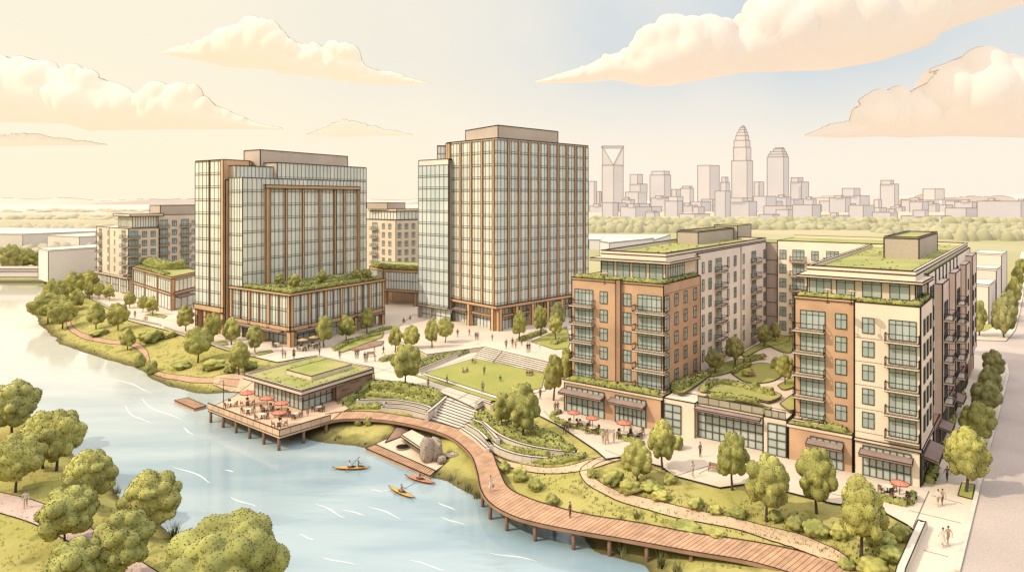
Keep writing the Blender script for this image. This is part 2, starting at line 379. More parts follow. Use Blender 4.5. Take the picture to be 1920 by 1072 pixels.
def sheet(name, poly, z, m, thick=0., ink=0., edge=None, parent=None, kind='structure', **kw):
    """flat polygon (world xy) at z, with an optional skirt and a thin dark edge line"""
    b = MB(); pts = [Vector((p[0], p[1], z)) for p in poly]
    tri = tessellate_polygon([pts]); nrm = []
    for t in tri:
        a, c, d = (pts[i] for i in t)
        if (c - a).cross(d - a).z < 0: t = t[::-1]
        nrm.append(t)
    b.mesh(pts, nrm, m, .5, False)
    if thick:
        for i in range(len(pts)):
            p, q = pts[i], pts[(i + 1) % len(pts)]; dn = Vector((0, 0, -thick)); b.face([p, q, q + dn, p + dn], edge or m)
    if ink:
        for i in range(len(pts)): b.bar(pts[i], pts[(i + 1) % len(pts)], ink, INK)
    return b.build(name, parent, kind=kind, **kw)
def px(poly, z=0.): return [tuple(P(u, v, z))[:2] for u, v in poly]
def drape(name, A, B, m, off=.07, k=5, ink=.1, inkm=INK, kind='structure', zfun=None):
    """strip between two resampled edges, laid on the terrain"""
    b = MB(); n = len(A); V = []; Fs = []
    T = np.linspace(0, 1, k)
    XY = A[:, None, :] * (1 - T)[None, :, None] + B[:, None, :] * T[None, :, None]
    Z = terrain(XY[..., 0].ravel(), XY[..., 1].ravel()).reshape(n, k) + off
    for i in range(n):
        for j in range(k): V.append((XY[i, j, 0], XY[i, j, 1], Z[i, j]))
    for i in range(n - 1):
        for j in range(k - 1): Fs.append((i * k + j, i * k + j + 1, (i + 1) * k + j + 1, (i + 1) * k + j))
    b.mesh(V, Fs, m)
    if ink:
        for j in (0, k - 1):
            for i in range(n - 1): b.bar(V[i * k + j], V[(i + 1) * k + j], ink, inkm)
    return b.build(name, kind=kind)
def path_px(name, E1, E2, m, n=90, z0=-.8, **kw):
    A = smooth_line([G(u, v, z0) for u, v in E1], n); B = smooth_line([G(u, v, z0) for u, v in E2], n)
    return drape(name, A, B, m, **kw)

# paved plaza and promenade: one slab with a kerb along its edge
back = [P(1795, 1072), P(1842, 885), P(1890, 703), P(1887, 684), P(1866, 671), P(1825, 664)]
kerb_line = [tuple(p)[:2] for p in back]
pave_poly = FRONT[5:34] + kerb_line + [(118, 205), (60, 262), (-60, 300), (-150, 320), (-200, 330)]
sheet('plaza_paving', pave_poly, PZ, PAVE, .35, 0, KERB)
kb = MB()
fl = FRONT[5:34]
for i in range(len(fl) - 1): kb.bar((*fl[i], PZ + .02), (*fl[i + 1], PZ + .02), .16, INK)
for i in range(len(kerb_line) - 1): kb.bar((*kerb_line[i], PZ - .02), (*kerb_line[i + 1], PZ - .02), .5, KERB, .3); kb.bar((kerb_line[i][0] + .27, kerb_line[i][1], PZ), (kerb_line[i + 1][0] + .27, kerb_line[i + 1][1], PZ), .1, INK)
o = kb.build('kerb', kind='structure')
# roads
road = kerb_line[:4] + px([(1866, 671), (1825, 664), (1780, 655), (1780, 634), (1825, 638), (1887, 640), (1904, 619), (1912, 590), (1925, 520), (1935, 480)]) + [(620, 470), (620, 40), (63, 40)]
sheet('asphalt_road', road, .02, ROAD)
far_walk = px([(1780, 634), (1825, 638), (1887, 640), (1904, 619), (1912, 590), (1925, 520), (1932, 480), (1915, 470), (1895, 540), (1870, 610), (1845, 622), (1780, 618)])
sheet('corner_pavement', far_walk, .14, PAVE, .2, .09)
# paving joints (inlaid dark strips)
jn = MB()
for a, b_ in [((1030, 846), (1240, 876)), ((1135, 843), (1262, 893)), ((1310, 888), (1348, 868)), ((1262, 893), (1350, 866)), ((1746, 928), (1806, 944)), ((1704, 956), (1802, 980)), ((1732, 1031), (1778, 1043)),
              ((1742, 920), (1712, 988)), ((845, 752), (905, 728)), ((802, 722), (905, 755)), ((760, 702), (850, 664)), ((700, 700), (735, 688)), ((560, 690), (690, 650)), ((880, 742), (940, 758)), ((1020, 770), (1050, 800)),
              ((330, 606), (360, 596)), ((880, 735), (860, 748)), ((905, 745), (880, 760)), ((640, 672), (745, 700)), ((500, 668), (600, 640)), ((250, 590), (330, 602)), ((330, 602), (470, 650)), ((1500, 912), (1620, 938)), ((1620, 938), (1655, 955))]:
    jn.bar(P(a[0], a[1], PZ + .004), P(b_[0], b_[1], PZ + .004), .12, INK2, .03)
jn.build('paving_joint', kind='structure')

# upper terrace in front of the right-hand tower, with its broad flight of stairs
TZ = 1.2
ter_px = [(908, 650), (1085, 692), (1130, 640), (1090, 575), (960, 585), (775, 590), (748, 612), (752, 640), (800, 664)]
TER = px(ter_px, TZ)
sheet('upper_terrace', TER, TZ, PAVE, 1.3, .1, PAVE2)
def stairs(name, tl, tr, bl, br, z1, z0, n, m=PAVE2, label=None):
    a, b, c, d = (P(*tl, z1), P(*tr, z1), P(*bl, z0), P(*br, z0)); mb = MB()
    for i in range(n):
        t0, t1 = i / n, (i + 1) / n; zt = z1 + (z0 - z1) * (i + .6) / n
        q = [a.lerp(c, t0), b.lerp(d, t0), b.lerp(d, t1), a.lerp(c, t1)]
        lo = [Vector((p.x, p.y, z0 - .6)) for p in q]; hi = [Vector((p.x, p.y, zt)) for p in q]
        mb.hexa([lo[3], lo[2], lo[1], lo[0], hi[3], hi[2], hi[1], hi[0]], m)
        mb.bar(hi[3], hi[2], .10, INK)
    return mb.build(name, None, label, 'stairs')
stairs('terrace_stairs', (907, 650), (1085, 694), (888, 668), (1068, 714), TZ, PZ, 6, label='broad low stairs climbing from the lawn to the upper plaza')
hr = MB(); hr.bar(P(942, 658, TZ + .5), P(925, 678, PZ + .6), .12); hr.bar(P(925, 678, PZ), P(925, 678, PZ + .6), .12)
hr.build('handrail', None, 'thin dark handrail dividing the broad stairs above the lawn', 'handrail')
stairs('waterfront_stairs', (838, 744), (905, 768), (800, 783), (868, 806), PZ, DZ, 9, label='wide pale stone steps leading down to the curving boardwalk')
# lawn
lawn_px = [(797, 700), (888, 672), (1022, 700), (1016, 728), (968, 738), (942, 746)]
LP = px(lawn_px, PZ)
sheet('lawn_edging', px([(790, 701), (886, 668), (1032, 700), (1022, 733), (972, 743), (942, 752)], PZ), PZ + .05, PAVE2, .1, .09)
sheet('lawn', LP, PZ + .10, LAWN, .06, .09, INK)
sheet('grass_strip', px([(770, 702), (800, 706), (945, 752), (925, 752)], PZ), PZ + .06, LAWN, .1, .08)
# other paths
path_px('reddish_path', [(158, 574), (137, 590), (134, 608), (160, 626), (200, 636), (250, 641), (274, 655), (283, 680), (300, 697), (345, 704), (400, 708), (450, 712)],
        [(148, 574), (128, 592), (126, 612), (150, 632), (195, 643), (240, 648), (262, 660), (270, 684), (290, 703), (335, 713), (390, 718), (445, 726)], REDP, z0=-1)
path_px('tan_ramp', [(400, 706), (440, 700), (480, 694), (515, 688)], [(400, 722), (435, 735), (470, 728), (500, 712)], TANP, z0=-.8, n=30)
path_px('tan_path', [(905, 838), (945, 862), (1000, 874), (1060, 874), (1105, 862), (1136, 856)], [(918, 850), (950, 874), (1000, 886), (1070, 886), (1120, 876), (1165, 862)], TANP, z0=-.8)
path_px('tan_path', [(1120, 858), (1088, 880), (1099, 906), (1136, 928), (1222, 958), (1322, 981), (1390, 995), (1440, 1012), (1500, 1032), (1560, 1060), (1600, 1090)],
        [(1172, 857), (1115, 872), (1112, 892), (1136, 910), (1181, 927), (1257, 945), (1322, 960), (1390, 974), (1457, 991), (1515, 1007), (1580, 1038), (1640, 1088)], TANP, z0=-.6, n=120)
path_px('pinkish_path', [(-40, 912), (0, 923), (45, 933), (90, 948), (150, 978), (200, 1010), (260, 1050), (310, 1080)], [(-40, 950), (0, 962), (40, 974), (80, 990), (140, 1022), (180, 1050), (215, 1078), (260, 1110)], PINKP, z0=-1)
# promenade kerb walls
def wall_line(name, pts, z, h, wth, m, label, cat='low wall'):
    b = MB()
    for i in range(len(pts) - 1):
        p, q = Vector((*pts[i][:2], 0)), Vector((*pts[i + 1][:2], 0)); d = (q - p); l = d.length
        if l < 1e-4: continue
        d.normalize(); c = d.cross(Vector((0, 0, 1)))
        b.block(p, (d.x, d.y), (c.x, c.y), 0, l, -wth / 2, wth / 2, z, z + h, m, 0)
        for sgn in (-1, 1):
            off = Vector((c.x, c.y, 0)) * (sgn * wth / 2)
            b.bar(p + off + Vector((0, 0, z + h)), q + off + Vector((0, 0, z + h)), .1)
    for p in (pts[0], pts[-1]): b.bar((p[0], p[1], z), (p[0], p[1], z + h), wth * 1.04, m); 
    return b.build(name, None, label, cat)
wall_line('low_wall', px([(1729, 992), (1690, 1082), (1680, 1120)]), PZ - .3, 1.3, .8, PAVE2, 'low cream parapet wall between the planting and the corner footpath')
wall_line('low_wall', px([(309, 617), (423, 655), (478, 669)]), PZ, .55, .5, PAVE2, 'long low kerb wall along the promenade above the riverside trees')
wall_line('low_wall', px([(160, 553), (243, 600), (300, 612)]), PZ, .55, .5, PAVE2, 'far low kerb wall along the promenade beside the beige block')

# ---------------------------------------------------------------- sky, sun, camera
SUN_D = Vector((.77, .22, -.76)).normalized()
el = math.asin(-SUN_D.z); az = math.atan2(-SUN_D.x, -SUN_D.y)
wd = bpy.data.worlds.new('World'); SC.world = wd; wd.use_nodes = True
N, L = wd.node_tree.nodes, wd.node_tree.links
bg = N['Background']; bg.inputs['Strength'].default_value = .11
sky = N.new('ShaderNodeTexSky'); sky.sky_type = 'NISHITA'; sky.sun_disc = False; sky.sun_elevation = el; sky.sun_rotation = az
sky.dust_density = 4.; sky.air_density = 1.; sky.ozone_density = 1.
tc = N.new('ShaderNodeTexCoord'); sp = N.new('ShaderNodeSeparateXYZ'); L.new(tc.outputs['Generated'], sp.inputs[0])
def mr(src, a, b, c=0., d=1., smooth=True):
    r = N.new('ShaderNodeMapRange'); r.interpolation_type = 'SMOOTHSTEP' if smooth else 'LINEAR'
    for i, x in enumerate((a, b, c, d)): r.inputs[i + 1].default_value = x
    L.new(src, r.inputs[0]); return r.outputs[0]
def mth(op, a, b):
    n = N.new('ShaderNodeMath'); n.operation = op
    for i, q in enumerate((a, b)):
        if isinstance(q, (int, float)): n.inputs[i].default_value = q
        else: L.new(q, n.inputs[i])
    return n.outputs[0]
def mxc(f, a, b):
    n = N.new('ShaderNodeMixRGB'); L.new(f, n.inputs[0])
    for i, q in ((1, a), (2, b)):
        if isinstance(q, tuple): n.inputs[i].default_value = (*q, 1)
        else: L.new(q, n.inputs[i])
    return n.outputs[0]
hazec = mxc(mr(sp.outputs['X'], -.55, .35), (10.0, 8.9, 6.7), (9.8, 8.75, 7.3))      # warm low haze, yellower toward the sun
wash = N.new('ShaderNodeTexNoise'); wash.inputs['Scale'].default_value = 3.; wash.inputs['Detail'].default_value = 4; L.new(tc.outputs['Generated'], wash.inputs['Vector'])
blue = mth('MULTIPLY', mr(sp.outputs['Z'], .03, .22), mr(sp.outputs['X'], -.45, .35, .14, .95))
blue = mth('MULTIPLY', blue, mr(wash.outputs['Fac'], .3, .7, .65, 1.15))
graded = mxc(blue, hazec, (6.0, 6.75, 7.2))
tint = N.new('ShaderNodeMixRGB'); tint.inputs[0].default_value = .93; L.new(sky.outputs[0], tint.inputs[1]); L.new(graded, tint.inputs[2])
zen = mxc(mr(sp.outputs['Z'], .33, .62), (1., 1., 1.), (2.25, 2.2, 2.45))      # high sky out of view, brightened as added fill for shaded sides
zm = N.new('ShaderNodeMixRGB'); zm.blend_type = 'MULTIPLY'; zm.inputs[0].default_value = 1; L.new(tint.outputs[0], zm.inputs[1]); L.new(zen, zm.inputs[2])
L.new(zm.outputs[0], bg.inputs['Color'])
sl = bpy.data.lights.new('sun', 'SUN'); sl.energy = 3.2; sl.angle = math.radians(.6); sl.color = (1., .89, .70)
so = bpy.data.objects.new('sun', sl); COL.objects.link(so); so.rotation_euler = SUN_D.to_track_quat('-Z', 'Y').to_euler(); so.location = (-60, -20, 120)
cd = bpy.data.cameras.new('camera'); cd.sensor_width = 36; cd.lens = F / 1920 * 36; cd.shift_y = (V0 - 536) / 1920; cd.clip_start = 1; cd.clip_end = 30000
co = bpy.data.objects.new('camera', cd); COL.objects.link(co); co.location = (0, 0, H); co.rotation_euler = (math.pi / 2, 0, 0); SC.camera = co
SC.view_settings.view_transform = 'Standard'; SC.view_settings.look = 'None'; SC.view_settings.exposure = 0
SC.cycles.max_bounces = 6; SC.cycles.use_denoising = True
# ================================================================ VEGETATION
def ico(sub):
    bm = bmesh.new(); bmesh.ops.create_icosphere(bm, subdivisions=sub, radius=1)
    V = np.array([v.co[:] for v in bm.verts]); Fs = np.array([[v.index for v in f.verts] for f in bm.faces]); bm.free(); return V, Fs
ICO5 = ico(5); ICO4 = ico(4); ICO3 = ico(3)
def envelope(dirs, C, R):
    """outer surface of a union of balls seen from the origin"""
    r = np.full(len(dirs), .02)
    for c, a in zip(C, R):
        b = dirs @ c; q = b * b - (c @ c - a * a); ok = q > 0
        e = np.where(ok, b + np.sqrt(np.maximum(q, 0)), 0); r = np.maximum(r, e)
    return r
def add_leaves(mb, Pt, Nn, n, size, m, r, lift=.3, tint=(0, 1)):
    k = r.integers(0, len(Pt), n)
    for i in k:
        p = Pt[i] + r.normal(0, size * .4, 3) + Nn[i] * size * r.uniform(-.2, lift * 3); nn = Nn[i] + r.normal(0, .55, 3); nn /= np.linalg.norm(nn)
        a = np.cross(nn, r.normal(0, 1, 3)); a /= (np.linalg.norm(a) + 1e-9); b = np.cross(nn, a); s = size * r.uniform(.6, 1.3)
        mb.face([p - a * s, p - b * s * .55, p + a * s, p + b * s * .55], m, r.uniform(*tint))
def add_fins(mb, Pt, Nn, n, L, h, r, m=None):
    """dark leaf edges standing on the surface"""
    for i in r.integers(0, len(Pt), n):
        a = np.cross(Nn[i], r.normal(0, 1, 3)); a /= (np.linalg.norm(a) + 1e-9); p, q = Pt[i] - a * L / 2, Pt[i] + a * L / 2
        e = Nn[i] * h
        mb.face([p - e * .5, q - e * .5, q + e, p + e], m or INK)
def crown_mesh(name, m, seed, shape='egg', nclump=54, leaves=1100, fins=1700, fs=1.):
    r = np.random.default_rng(seed)
    D = r.normal(0, 1, (nclump, 3)); D /= np.linalg.norm(D, axis=1)[:, None]
    D = D[D[:, 2] > -.75]; C = []
    ax = {'egg': (.36, .36, .40), 'round': (.37, .37, .36), 'wide': (.40, .38, .33), 'point': (.33, .33, .44)}[shape]
    C = [np.zeros(3)]; R = [.365 if shape != 'point' else .31]
    for d in D:
        w = 1.0
        if shape == 'point': w = 1.08 - .55 * max(0, d[2])
        if shape == 'egg': w = 1.05 - .25 * max(0, d[2])
        C.append(np.array([d[0] * ax[0] * w, d[1] * ax[1] * w, d[2] * ax[2]]) * r.uniform(.84, 1.12)); R.append(r.uniform(.085, .155))
    C = np.array(C); C[0] = 0
    dirs, Fs = ICO5 if leaves > 1000 else ICO4
    rad = envelope(dirs, C, R); V = dirs * rad[:, None]
    V[:, 2] *= 1.0
    lo, hi = V[:, 2].min(), V[:, 2].max(); V[:, 2] = (V[:, 2] - lo) / (hi - lo) - .5
    wx = max(np.ptp(V[:, 0]), np.ptp(V[:, 1])); V[:, :2] /= wx
    fn = np.cross(V[Fs[:, 1]] - V[Fs[:, 0]], V[Fs[:, 2]] - V[Fs[:, 0]]); fc = V[Fs].mean(1)
    nl = np.linalg.norm(fn, axis=1) + 1e-12; fn /= nl[:, None]
    # uneven leaf tone plus painted shade: darker blobs, paler toward the top
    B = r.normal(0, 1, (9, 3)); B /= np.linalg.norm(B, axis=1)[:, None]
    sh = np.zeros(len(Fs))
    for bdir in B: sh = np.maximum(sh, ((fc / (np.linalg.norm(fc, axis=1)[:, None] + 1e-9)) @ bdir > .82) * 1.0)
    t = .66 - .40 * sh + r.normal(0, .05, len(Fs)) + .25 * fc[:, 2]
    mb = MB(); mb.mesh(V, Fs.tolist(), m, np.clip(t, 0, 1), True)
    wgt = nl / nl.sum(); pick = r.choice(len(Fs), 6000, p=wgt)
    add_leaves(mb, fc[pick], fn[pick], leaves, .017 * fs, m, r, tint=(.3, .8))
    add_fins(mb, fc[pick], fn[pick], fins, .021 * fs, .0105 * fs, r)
    return mb.data(name)
def trunk_mesh(name, seed):
    """unit trunk: 1 high at the crown's middle, thickness relative to height"""
    r = np.random.default_rng(seed); mb = MB()
    bend = r.uniform(-.03, .03, 2)
    mb.tube([(0, 0, -.08), (0, 0, .03), (bend[0], bend[1], .3), (bend[0] * 1.5, bend[1] * 1.5, .55), (bend[0], bend[1], .95)], [.062, .045, .034, .028, .012], BARK, 8)
    for k in range(5):
        a = k * 1.256 + r.uniform(-.4, .4); z = r.uniform(.34, .5); l = r.uniform(.25, .38)
        c, s_ = math.cos(a), math.sin(a); x, y = bend * 1.2
        mb.tube([(x, y, z), (x + c * l * .5, y + s_ * l * .5, z + l * .55), (x + c * l * .95, y + s_ * l * .95, z + l * 1.35)], [.02, .014, .006], BARK, 6)
    return mb.data(name)
TRUNKS = [trunk_mesh('trunk_%s' % 'abcd'[i], 50 + i) for i in range(4)]
CROWNS = {}
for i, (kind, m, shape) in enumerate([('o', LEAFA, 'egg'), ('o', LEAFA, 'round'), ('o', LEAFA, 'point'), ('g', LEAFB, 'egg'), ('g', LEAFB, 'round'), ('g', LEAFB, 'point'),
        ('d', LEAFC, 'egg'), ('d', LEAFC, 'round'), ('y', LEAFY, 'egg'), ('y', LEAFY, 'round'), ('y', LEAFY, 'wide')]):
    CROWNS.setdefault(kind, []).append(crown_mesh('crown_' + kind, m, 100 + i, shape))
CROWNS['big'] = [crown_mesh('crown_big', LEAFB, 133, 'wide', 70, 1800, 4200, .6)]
tree_n = 0
def tree(u, v, vtop, wpx, label, kind='o', var=None, z=None, bottom=.27, group=None, name='tree', cat='tree', uc=None):
    """(u, v) foot of the trunk in the photograph, vtop top of the crown, wpx crown width"""
    global tree_n; tree_n += 1
    p = P(u, v, z) if z is not None else G(u, v)
    k = p.y / F; h = (v - vtop) * k; wd_ = wpx * k
    root = empty('tree' if name == 'tree' else name, p, label, cat, group)
    r = random.Random(tree_n * 13)
    cz0 = h * bottom; ch = h - cz0
    mid = cz0 + ch * .5
    tm = inst('trunk', TRUNKS[tree_n % 4], root, (0, 0, 0), r.uniform(0, 6.28), (mid * .85, mid * .85, mid * 1.05))
    cr = CROWNS[kind]; me = cr[(tree_n if var is None else var) % len(cr)]
    off = ((uc if uc is not None else u) - u) * k
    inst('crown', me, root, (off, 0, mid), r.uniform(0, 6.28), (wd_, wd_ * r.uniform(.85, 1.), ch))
    return root

# riverside trees on the near bank
for a in [
  (29, 922, 812, 92, 'dark green tree cut by the left picture edge beside the pink path', 'o', 1, 30),
  (22, 815, 712, 100, 'pale hazy tree behind the others at the far left of the near bank', 'y', 1, 25),
  (80, 878, 768, 80, 'tree half hidden behind its neighbour with the forked bare trunk on the near bank', 'y', 0, 76),
  (106, 882, 765, 78, 'near bank tree with a forked bare trunk standing closest above the water', 'y', 1, 112),
  (171, 952, 840, 92, 'round tree between the pink path and the river reeds', 'o', 0, 166),
  (121, 1026, 915, 100, 'dark squat tree overlapping the pink footpath', 'g', 1, 121),
  (278, 1003, 878, 108, 'lopsided tree leaning over the shore beside the tall reed tuft', 'y', 0, 283),
  (230, 1090, 957, 116, 'big rounded tree at the bottom between the pink path and the leaning shore tree', 'g', 0, 231),
  (134, 1128, 1014, 104, 'treetop rising from the bottom edge in front of the dark squat tree', 'g', 1, 134),
  (418, 1170, 972, 215, 'largest broad tree at the bottom edge beside the open river', 'big', 0, 420)]:
    tree(a[0], a[1], a[2], a[3] * 1.06, a[4], a[5] if a[5] != 'y' or a[2] < 720 else 'o', a[6], None, .21, 'trees on the near bank', uc=a[7])
# promontory and promenade
for a in [
  (97, 590, 522, 40, 'upright tree at the left shoulder of the far promontory', 'o', 0),
  (138, 562, 508, 44, 'highest tree of the clump at the head of the promontory', 'o', 1),
  (165, 548, 506, 40, 'tree beside the pale warehouse at the head of the promenade', 'o', 0),
  (90, 606, 548, 66, 'wide tree leaning over the water at the tip of the promontory', 'o', 1),
  (112, 578, 525, 36, 'small tree in the middle of the promontory clump', 'o', 0),
  (145, 582, 540, 30, 'narrow tree on the promontory clump beside the reddish path start', 'o', 0),
  (117, 617, 558, 52, 'front tree of the promontory clump with a bare split trunk', 'o', 1),
  (180, 617, 566, 33, 'pointed tree inside the bend of the reddish path', 'o', 2),
  (221, 619, 567, 39, 'round tree on the grass between the reddish path and the long kerb wall', 'o', 1),
  (239, 656, 615, 29, 'small lone tree overlapping the reddish path', 'o', 2),
  (371, 680, 611, 53, 'broad tree on the bank with a bare forked stem beside the reddish path', 'o', 1),
  (448, 702, 636, 45, 'tree on the bank between the broad forked tree and the riverside pavilion', 'o', 0)]:
    tree(a[0], a[1], a[2], a[3], a[4], a[5], a[6], None, .2, 'trees on the far bank')
for i, a in enumerate([
  (168, 560, 526, 21, 'first little street tree below the beige corner block'), (186, 561, 529, 21, 'second little street tree below the beige corner block'),
  (205, 563, 533, 23, 'third little street tree below the beige corner block'), (243, 577, 545, 24, 'street tree before the shop windows left of the planted pair'),
  (268, 585, 554, 20, 'left tree of the planted pair in front of the green roofed shops'), (286, 590, 554, 25, 'right tree of the planted pair in front of the green roofed shops'),
  (348, 620, 571, 33, 'street tree on the promenade below the left edge of the glass office'), (400, 640, 584, 32, 'street tree before the copper column base of the glass office'),
  (434, 646, 594, 33, 'street tree in front of the glass office under the podium corner windows'), (478, 660, 609, 33, 'street tree closest to the copper corner column of the podium'),
  (607, 650, 592, 34, 'street tree beside the tan cafe umbrella of the office podium'), (649, 640, 588, 35, 'middle street tree before the long side of the office podium'),
  (688, 624, 576, 32, 'street tree near the far end of the office podium')]):
    tree(*a[:5], kind='o' if i < 9 else 'g', var=i % 3, z=PZ, bottom=.18, group='street trees along the promenade')
for a in [
  (741, 660, 609, 26, 'left tree of the close pair behind the large plaza tree', 'o', 2, PZ), (771, 660, 609, 33, 'right tree of the close pair behind the large plaza tree', 'o', 1, PZ),
  (810, 654, 595, 29, 'tree on the raised grass strip nearer the lawn', 'o', 0, PZ + .6), (835, 645, 594, 31, 'tree on the raised grass strip nearer the right tower', 'o', 1, PZ + .6),
  (759, 727, 645, 58, 'large plaza tree with a spreading bare fork above the terraced hedges', 'g', 1, PZ),
  (974, 640, 581, 33, 'leafy tree right in front of the corner of the right tower', 'g', 0, TZ), (1014, 630, 572, 27, 'tree under the copper beam of the right tower', 'g', 1, TZ),
  (1042, 636, 585, 27, 'short tree beside the brick block below the right tower', 'g', 2, TZ), (1046, 618, 566, 30, 'tree half hidden between the right tower and the brick block', 'd', 0, TZ),
  (1038, 750, 664, 48, 'tree at the right end of the lawn next to the brick block', 'g', 0, PZ), (1063, 735, 652, 32, 'tree partly behind the lawn end tree and the brick balconies', 'g', 1, PZ),
  (980, 824, 718, 66, 'tall tree rising from the curved hedge bed beside the steps', 'g', 0, None), (941, 806, 735, 38, 'smaller tree tucked left of the tall hedge bed tree', 'g', 1, None),
  (1242, 880, 783, 60, 'tree in front of the brick pier beside the glass hall', 'o', 0, None), (1195, 908, 824, 62, 'shorter tree standing in shrubs at the end of the sandy path', 'o', 0, None),
  (1373, 918, 809, 68, 'tree in front of the big glass hall windows', 'g', 0, None), (1437, 977, 851, 82, 'large tree between the sandy path and the glass hall', 'g', 1, None),
  (1531, 962, 838, 76, 'tree in front of the brick shopfront', 'g', 0, None), (1615, 1042, 891, 98, 'largest lawn tree standing in the shrubs by the parapet wall', 'o', 0, None),
  (1812, 922, 796, 80, 'street tree in a square grass pit at the road corner', 'o', 0, PZ)]:
    tree(*a[:5], kind=a[5], var=a[6], z=a[7], bottom=.24)
for i, a in enumerate([(1834, 835, 752, 62, 'street tree second up the side road from the grass pit'), (1848, 782, 712, 52, 'street tree third up the side road from the grass pit'),
  (1857, 750, 685, 42, 'street tree fourth up the side road from the grass pit'), (1863, 712, 655, 42, 'last street tree up the side road before the junction')]):
    tree(*a, kind='d' if i else 'g', var=i, z=PZ, bottom=.2, group='street trees along the side road')
for i, a in enumerate([(1882, 633, 555, 41, 'dark tree nearest the junction beyond the white houses'), (1893, 602, 543, 30, 'dark tree behind the junction tree beside the white houses'),
  (1902, 570, 518, 28, 'tree halfway along the far street beside the white houses'), (1908, 540, 500, 24, 'tree well along the far street above the halfway tree'), (1914, 518, 484, 20, 'farthest tree of the far street at the picture edge'),
  (1836, 630, 563, 34, 'round tree between the corner block and the white houses')]):
    tree(*a, kind='d' if i < 2 else 'g', var=i, z=0, bottom=.12, group='trees along the far street')
GZ_ = 6.3
for a in [(1341, 699, 653, 38, 'round courtyard tree closest to the brick wing', 'd', 1), (1378, 684, 630, 36, 'courtyard tree behind the round one by the beige wing', 'd', 0),
  (1433, 650, 607, 26, 'small courtyard tree in the far corner', 'd', 1), (1453, 640, 603, 21, 'smallest courtyard tree before the rear cream wall', 'd', 0),
  (1472, 721, 664, 34, 'courtyard tree at the right end of the oval lawn', 'g', 0)]:
    tree(*a[:5], kind=a[5], var=a[6], z=GZ_, bottom=.22, group='courtyard garden trees')
# background trees one can tell apart
for i, a in enumerate([(20, 505, 458, 44, 'bushy tree beside the far bridge at the left edge'), (52, 500, 464, 40, 'bushy tree in front of the pale warehouse left of the far bridge'), (82, 498, 470, 30, 'low bushy tree between the far bridge and the white block'),
   (702, 512, 487, 22, 'roundish tree below the distant balcony block'), (722, 510, 486, 22, 'second roundish tree below the distant corner block'), (745, 508, 484, 24, 'third roundish tree below the distant corner block'), (768, 508, 482, 26, 'roundish tree beside the left edge of the right tower')]):
    tree(*a, kind='y' if i < 3 else 'd', z=0, bottom=.05, group='background trees')

# ---------------------------------------------------------------- hedges, shrubs, reeds
def hedge(label, pts, wid, hgt, zf=None, name='hedge', cat='hedge', m=None, group=None, parent=None, seed=0, taper=True, step=.42, kind=None):
    """a lumpy hedge along world points; zf(x, y) ground height"""
    m = m or HEDGE; r = np.random.default_rng(seed + int(abs(pts[0][0] * 31 + pts[0][1] * 17)))
    L_ = sum((Vector(pts[i + 1][:2]) - Vector(pts[i][:2])).length for i in range(len(pts) - 1))
    n = max(6, int(L_ / step)); A = smooth_line(pts, n) if len(pts) > 2 else resample(pts, n); K = 12; V = []; Fs = []
    T = np.gradient(A, axis=0); T /= (np.linalg.norm(T, axis=1)[:, None] + 1e-9)
    for i in range(n):
        x, y = A[i]; z = zf(x, y) if zf else tz(x, y); nx_, ny_ = -T[i][1], T[i][0]
        e = 1. if not taper else min(1, ((i + .35) / 1.6) ** .5, ((n - 1 - i + .35) / 1.6) ** .5)
        for k in range(K):
            an = math.pi * (k / (K - 1)); c, s_ = math.cos(an), math.sin(an)
            c = math.copysign(abs(c) ** .7, c); s_ = s_ ** .6
            f = 1 + .28 * mnoise.noise(Vector((x * .9 / max(.6, hgt * .8), y * .9 / max(.6, hgt * .8), k * .5 + seed))) + .10 * mnoise.noise(Vector((x * 3, y * 3, k)))
            V.append((x + nx_ * wid / 2 * c * f * e, y + ny_ * wid / 2 * c * f * e, z - .06 + hgt * s_ * f * e))
    for i in range(n - 1):
        for k in range(K - 1): Fs.append((i * K + k, i * K + k + 1, (i + 1) * K + k + 1, (i + 1) * K + k))
    Fs.append(tuple(range(K - 1, -1, -1))); Fs.append(tuple((n - 1) * K + k for k in range(K)))
    Va = np.array(V); mb = MB()
    t = np.clip(r.normal(.5, .13, len(Fs)), 0, 1); mb.mesh(V, Fs, m, t, True)
    Q = np.array([f for f in Fs if len(f) == 4]); fc = Va[Q].mean(1); fn = np.cross(Va[Q[:, 1]] - Va[Q[:, 0]], Va[Q[:, 3]] - Va[Q[:, 0]]); ar = np.linalg.norm(fn, axis=1) + 1e-9
    fn = -fn / ar[:, None]
    if (fn[:, 2].mean()) < 0: fn = -fn
    area = ar.sum(); pick = r.choice(len(Q), 3000, p=ar / area)
    Pt = fc[pick] + r.normal(0, .1, (3000, 3)) * np.array([1, 1, .3])
    add_leaves(mb, Pt, fn[pick], int(min(1600, area * 9)), .13, m, r, tint=(.1, 1))
    add_fins(mb, Pt, fn[pick], int(min(1500, area * 5)), .3, .10, r)
    return mb.build(name, parent, label or None, None if parent else cat, group, kind)
def hedge_px(label, ptl, wid, hgt, z=None, **kw):
    if z is None: pts = [tuple(G(u, v))[:2] for u, v in ptl]; return hedge(label, pts, wid, hgt, **kw)
    return hedge(label, [tuple(P(u, v, z))[:2] for u, v in ptl], wid, hgt, zf=lambda x, y: z, **kw)
SHRUBS = []
for i in range(4):
    r = np.random.default_rng(300 + i); mm = crown_mesh('shrub', [HEDGE, LEAFA, HEDGE, LEAFB][i], 300 + i, 'wide', 26, 450, 700); SHRUBS.append(mm)
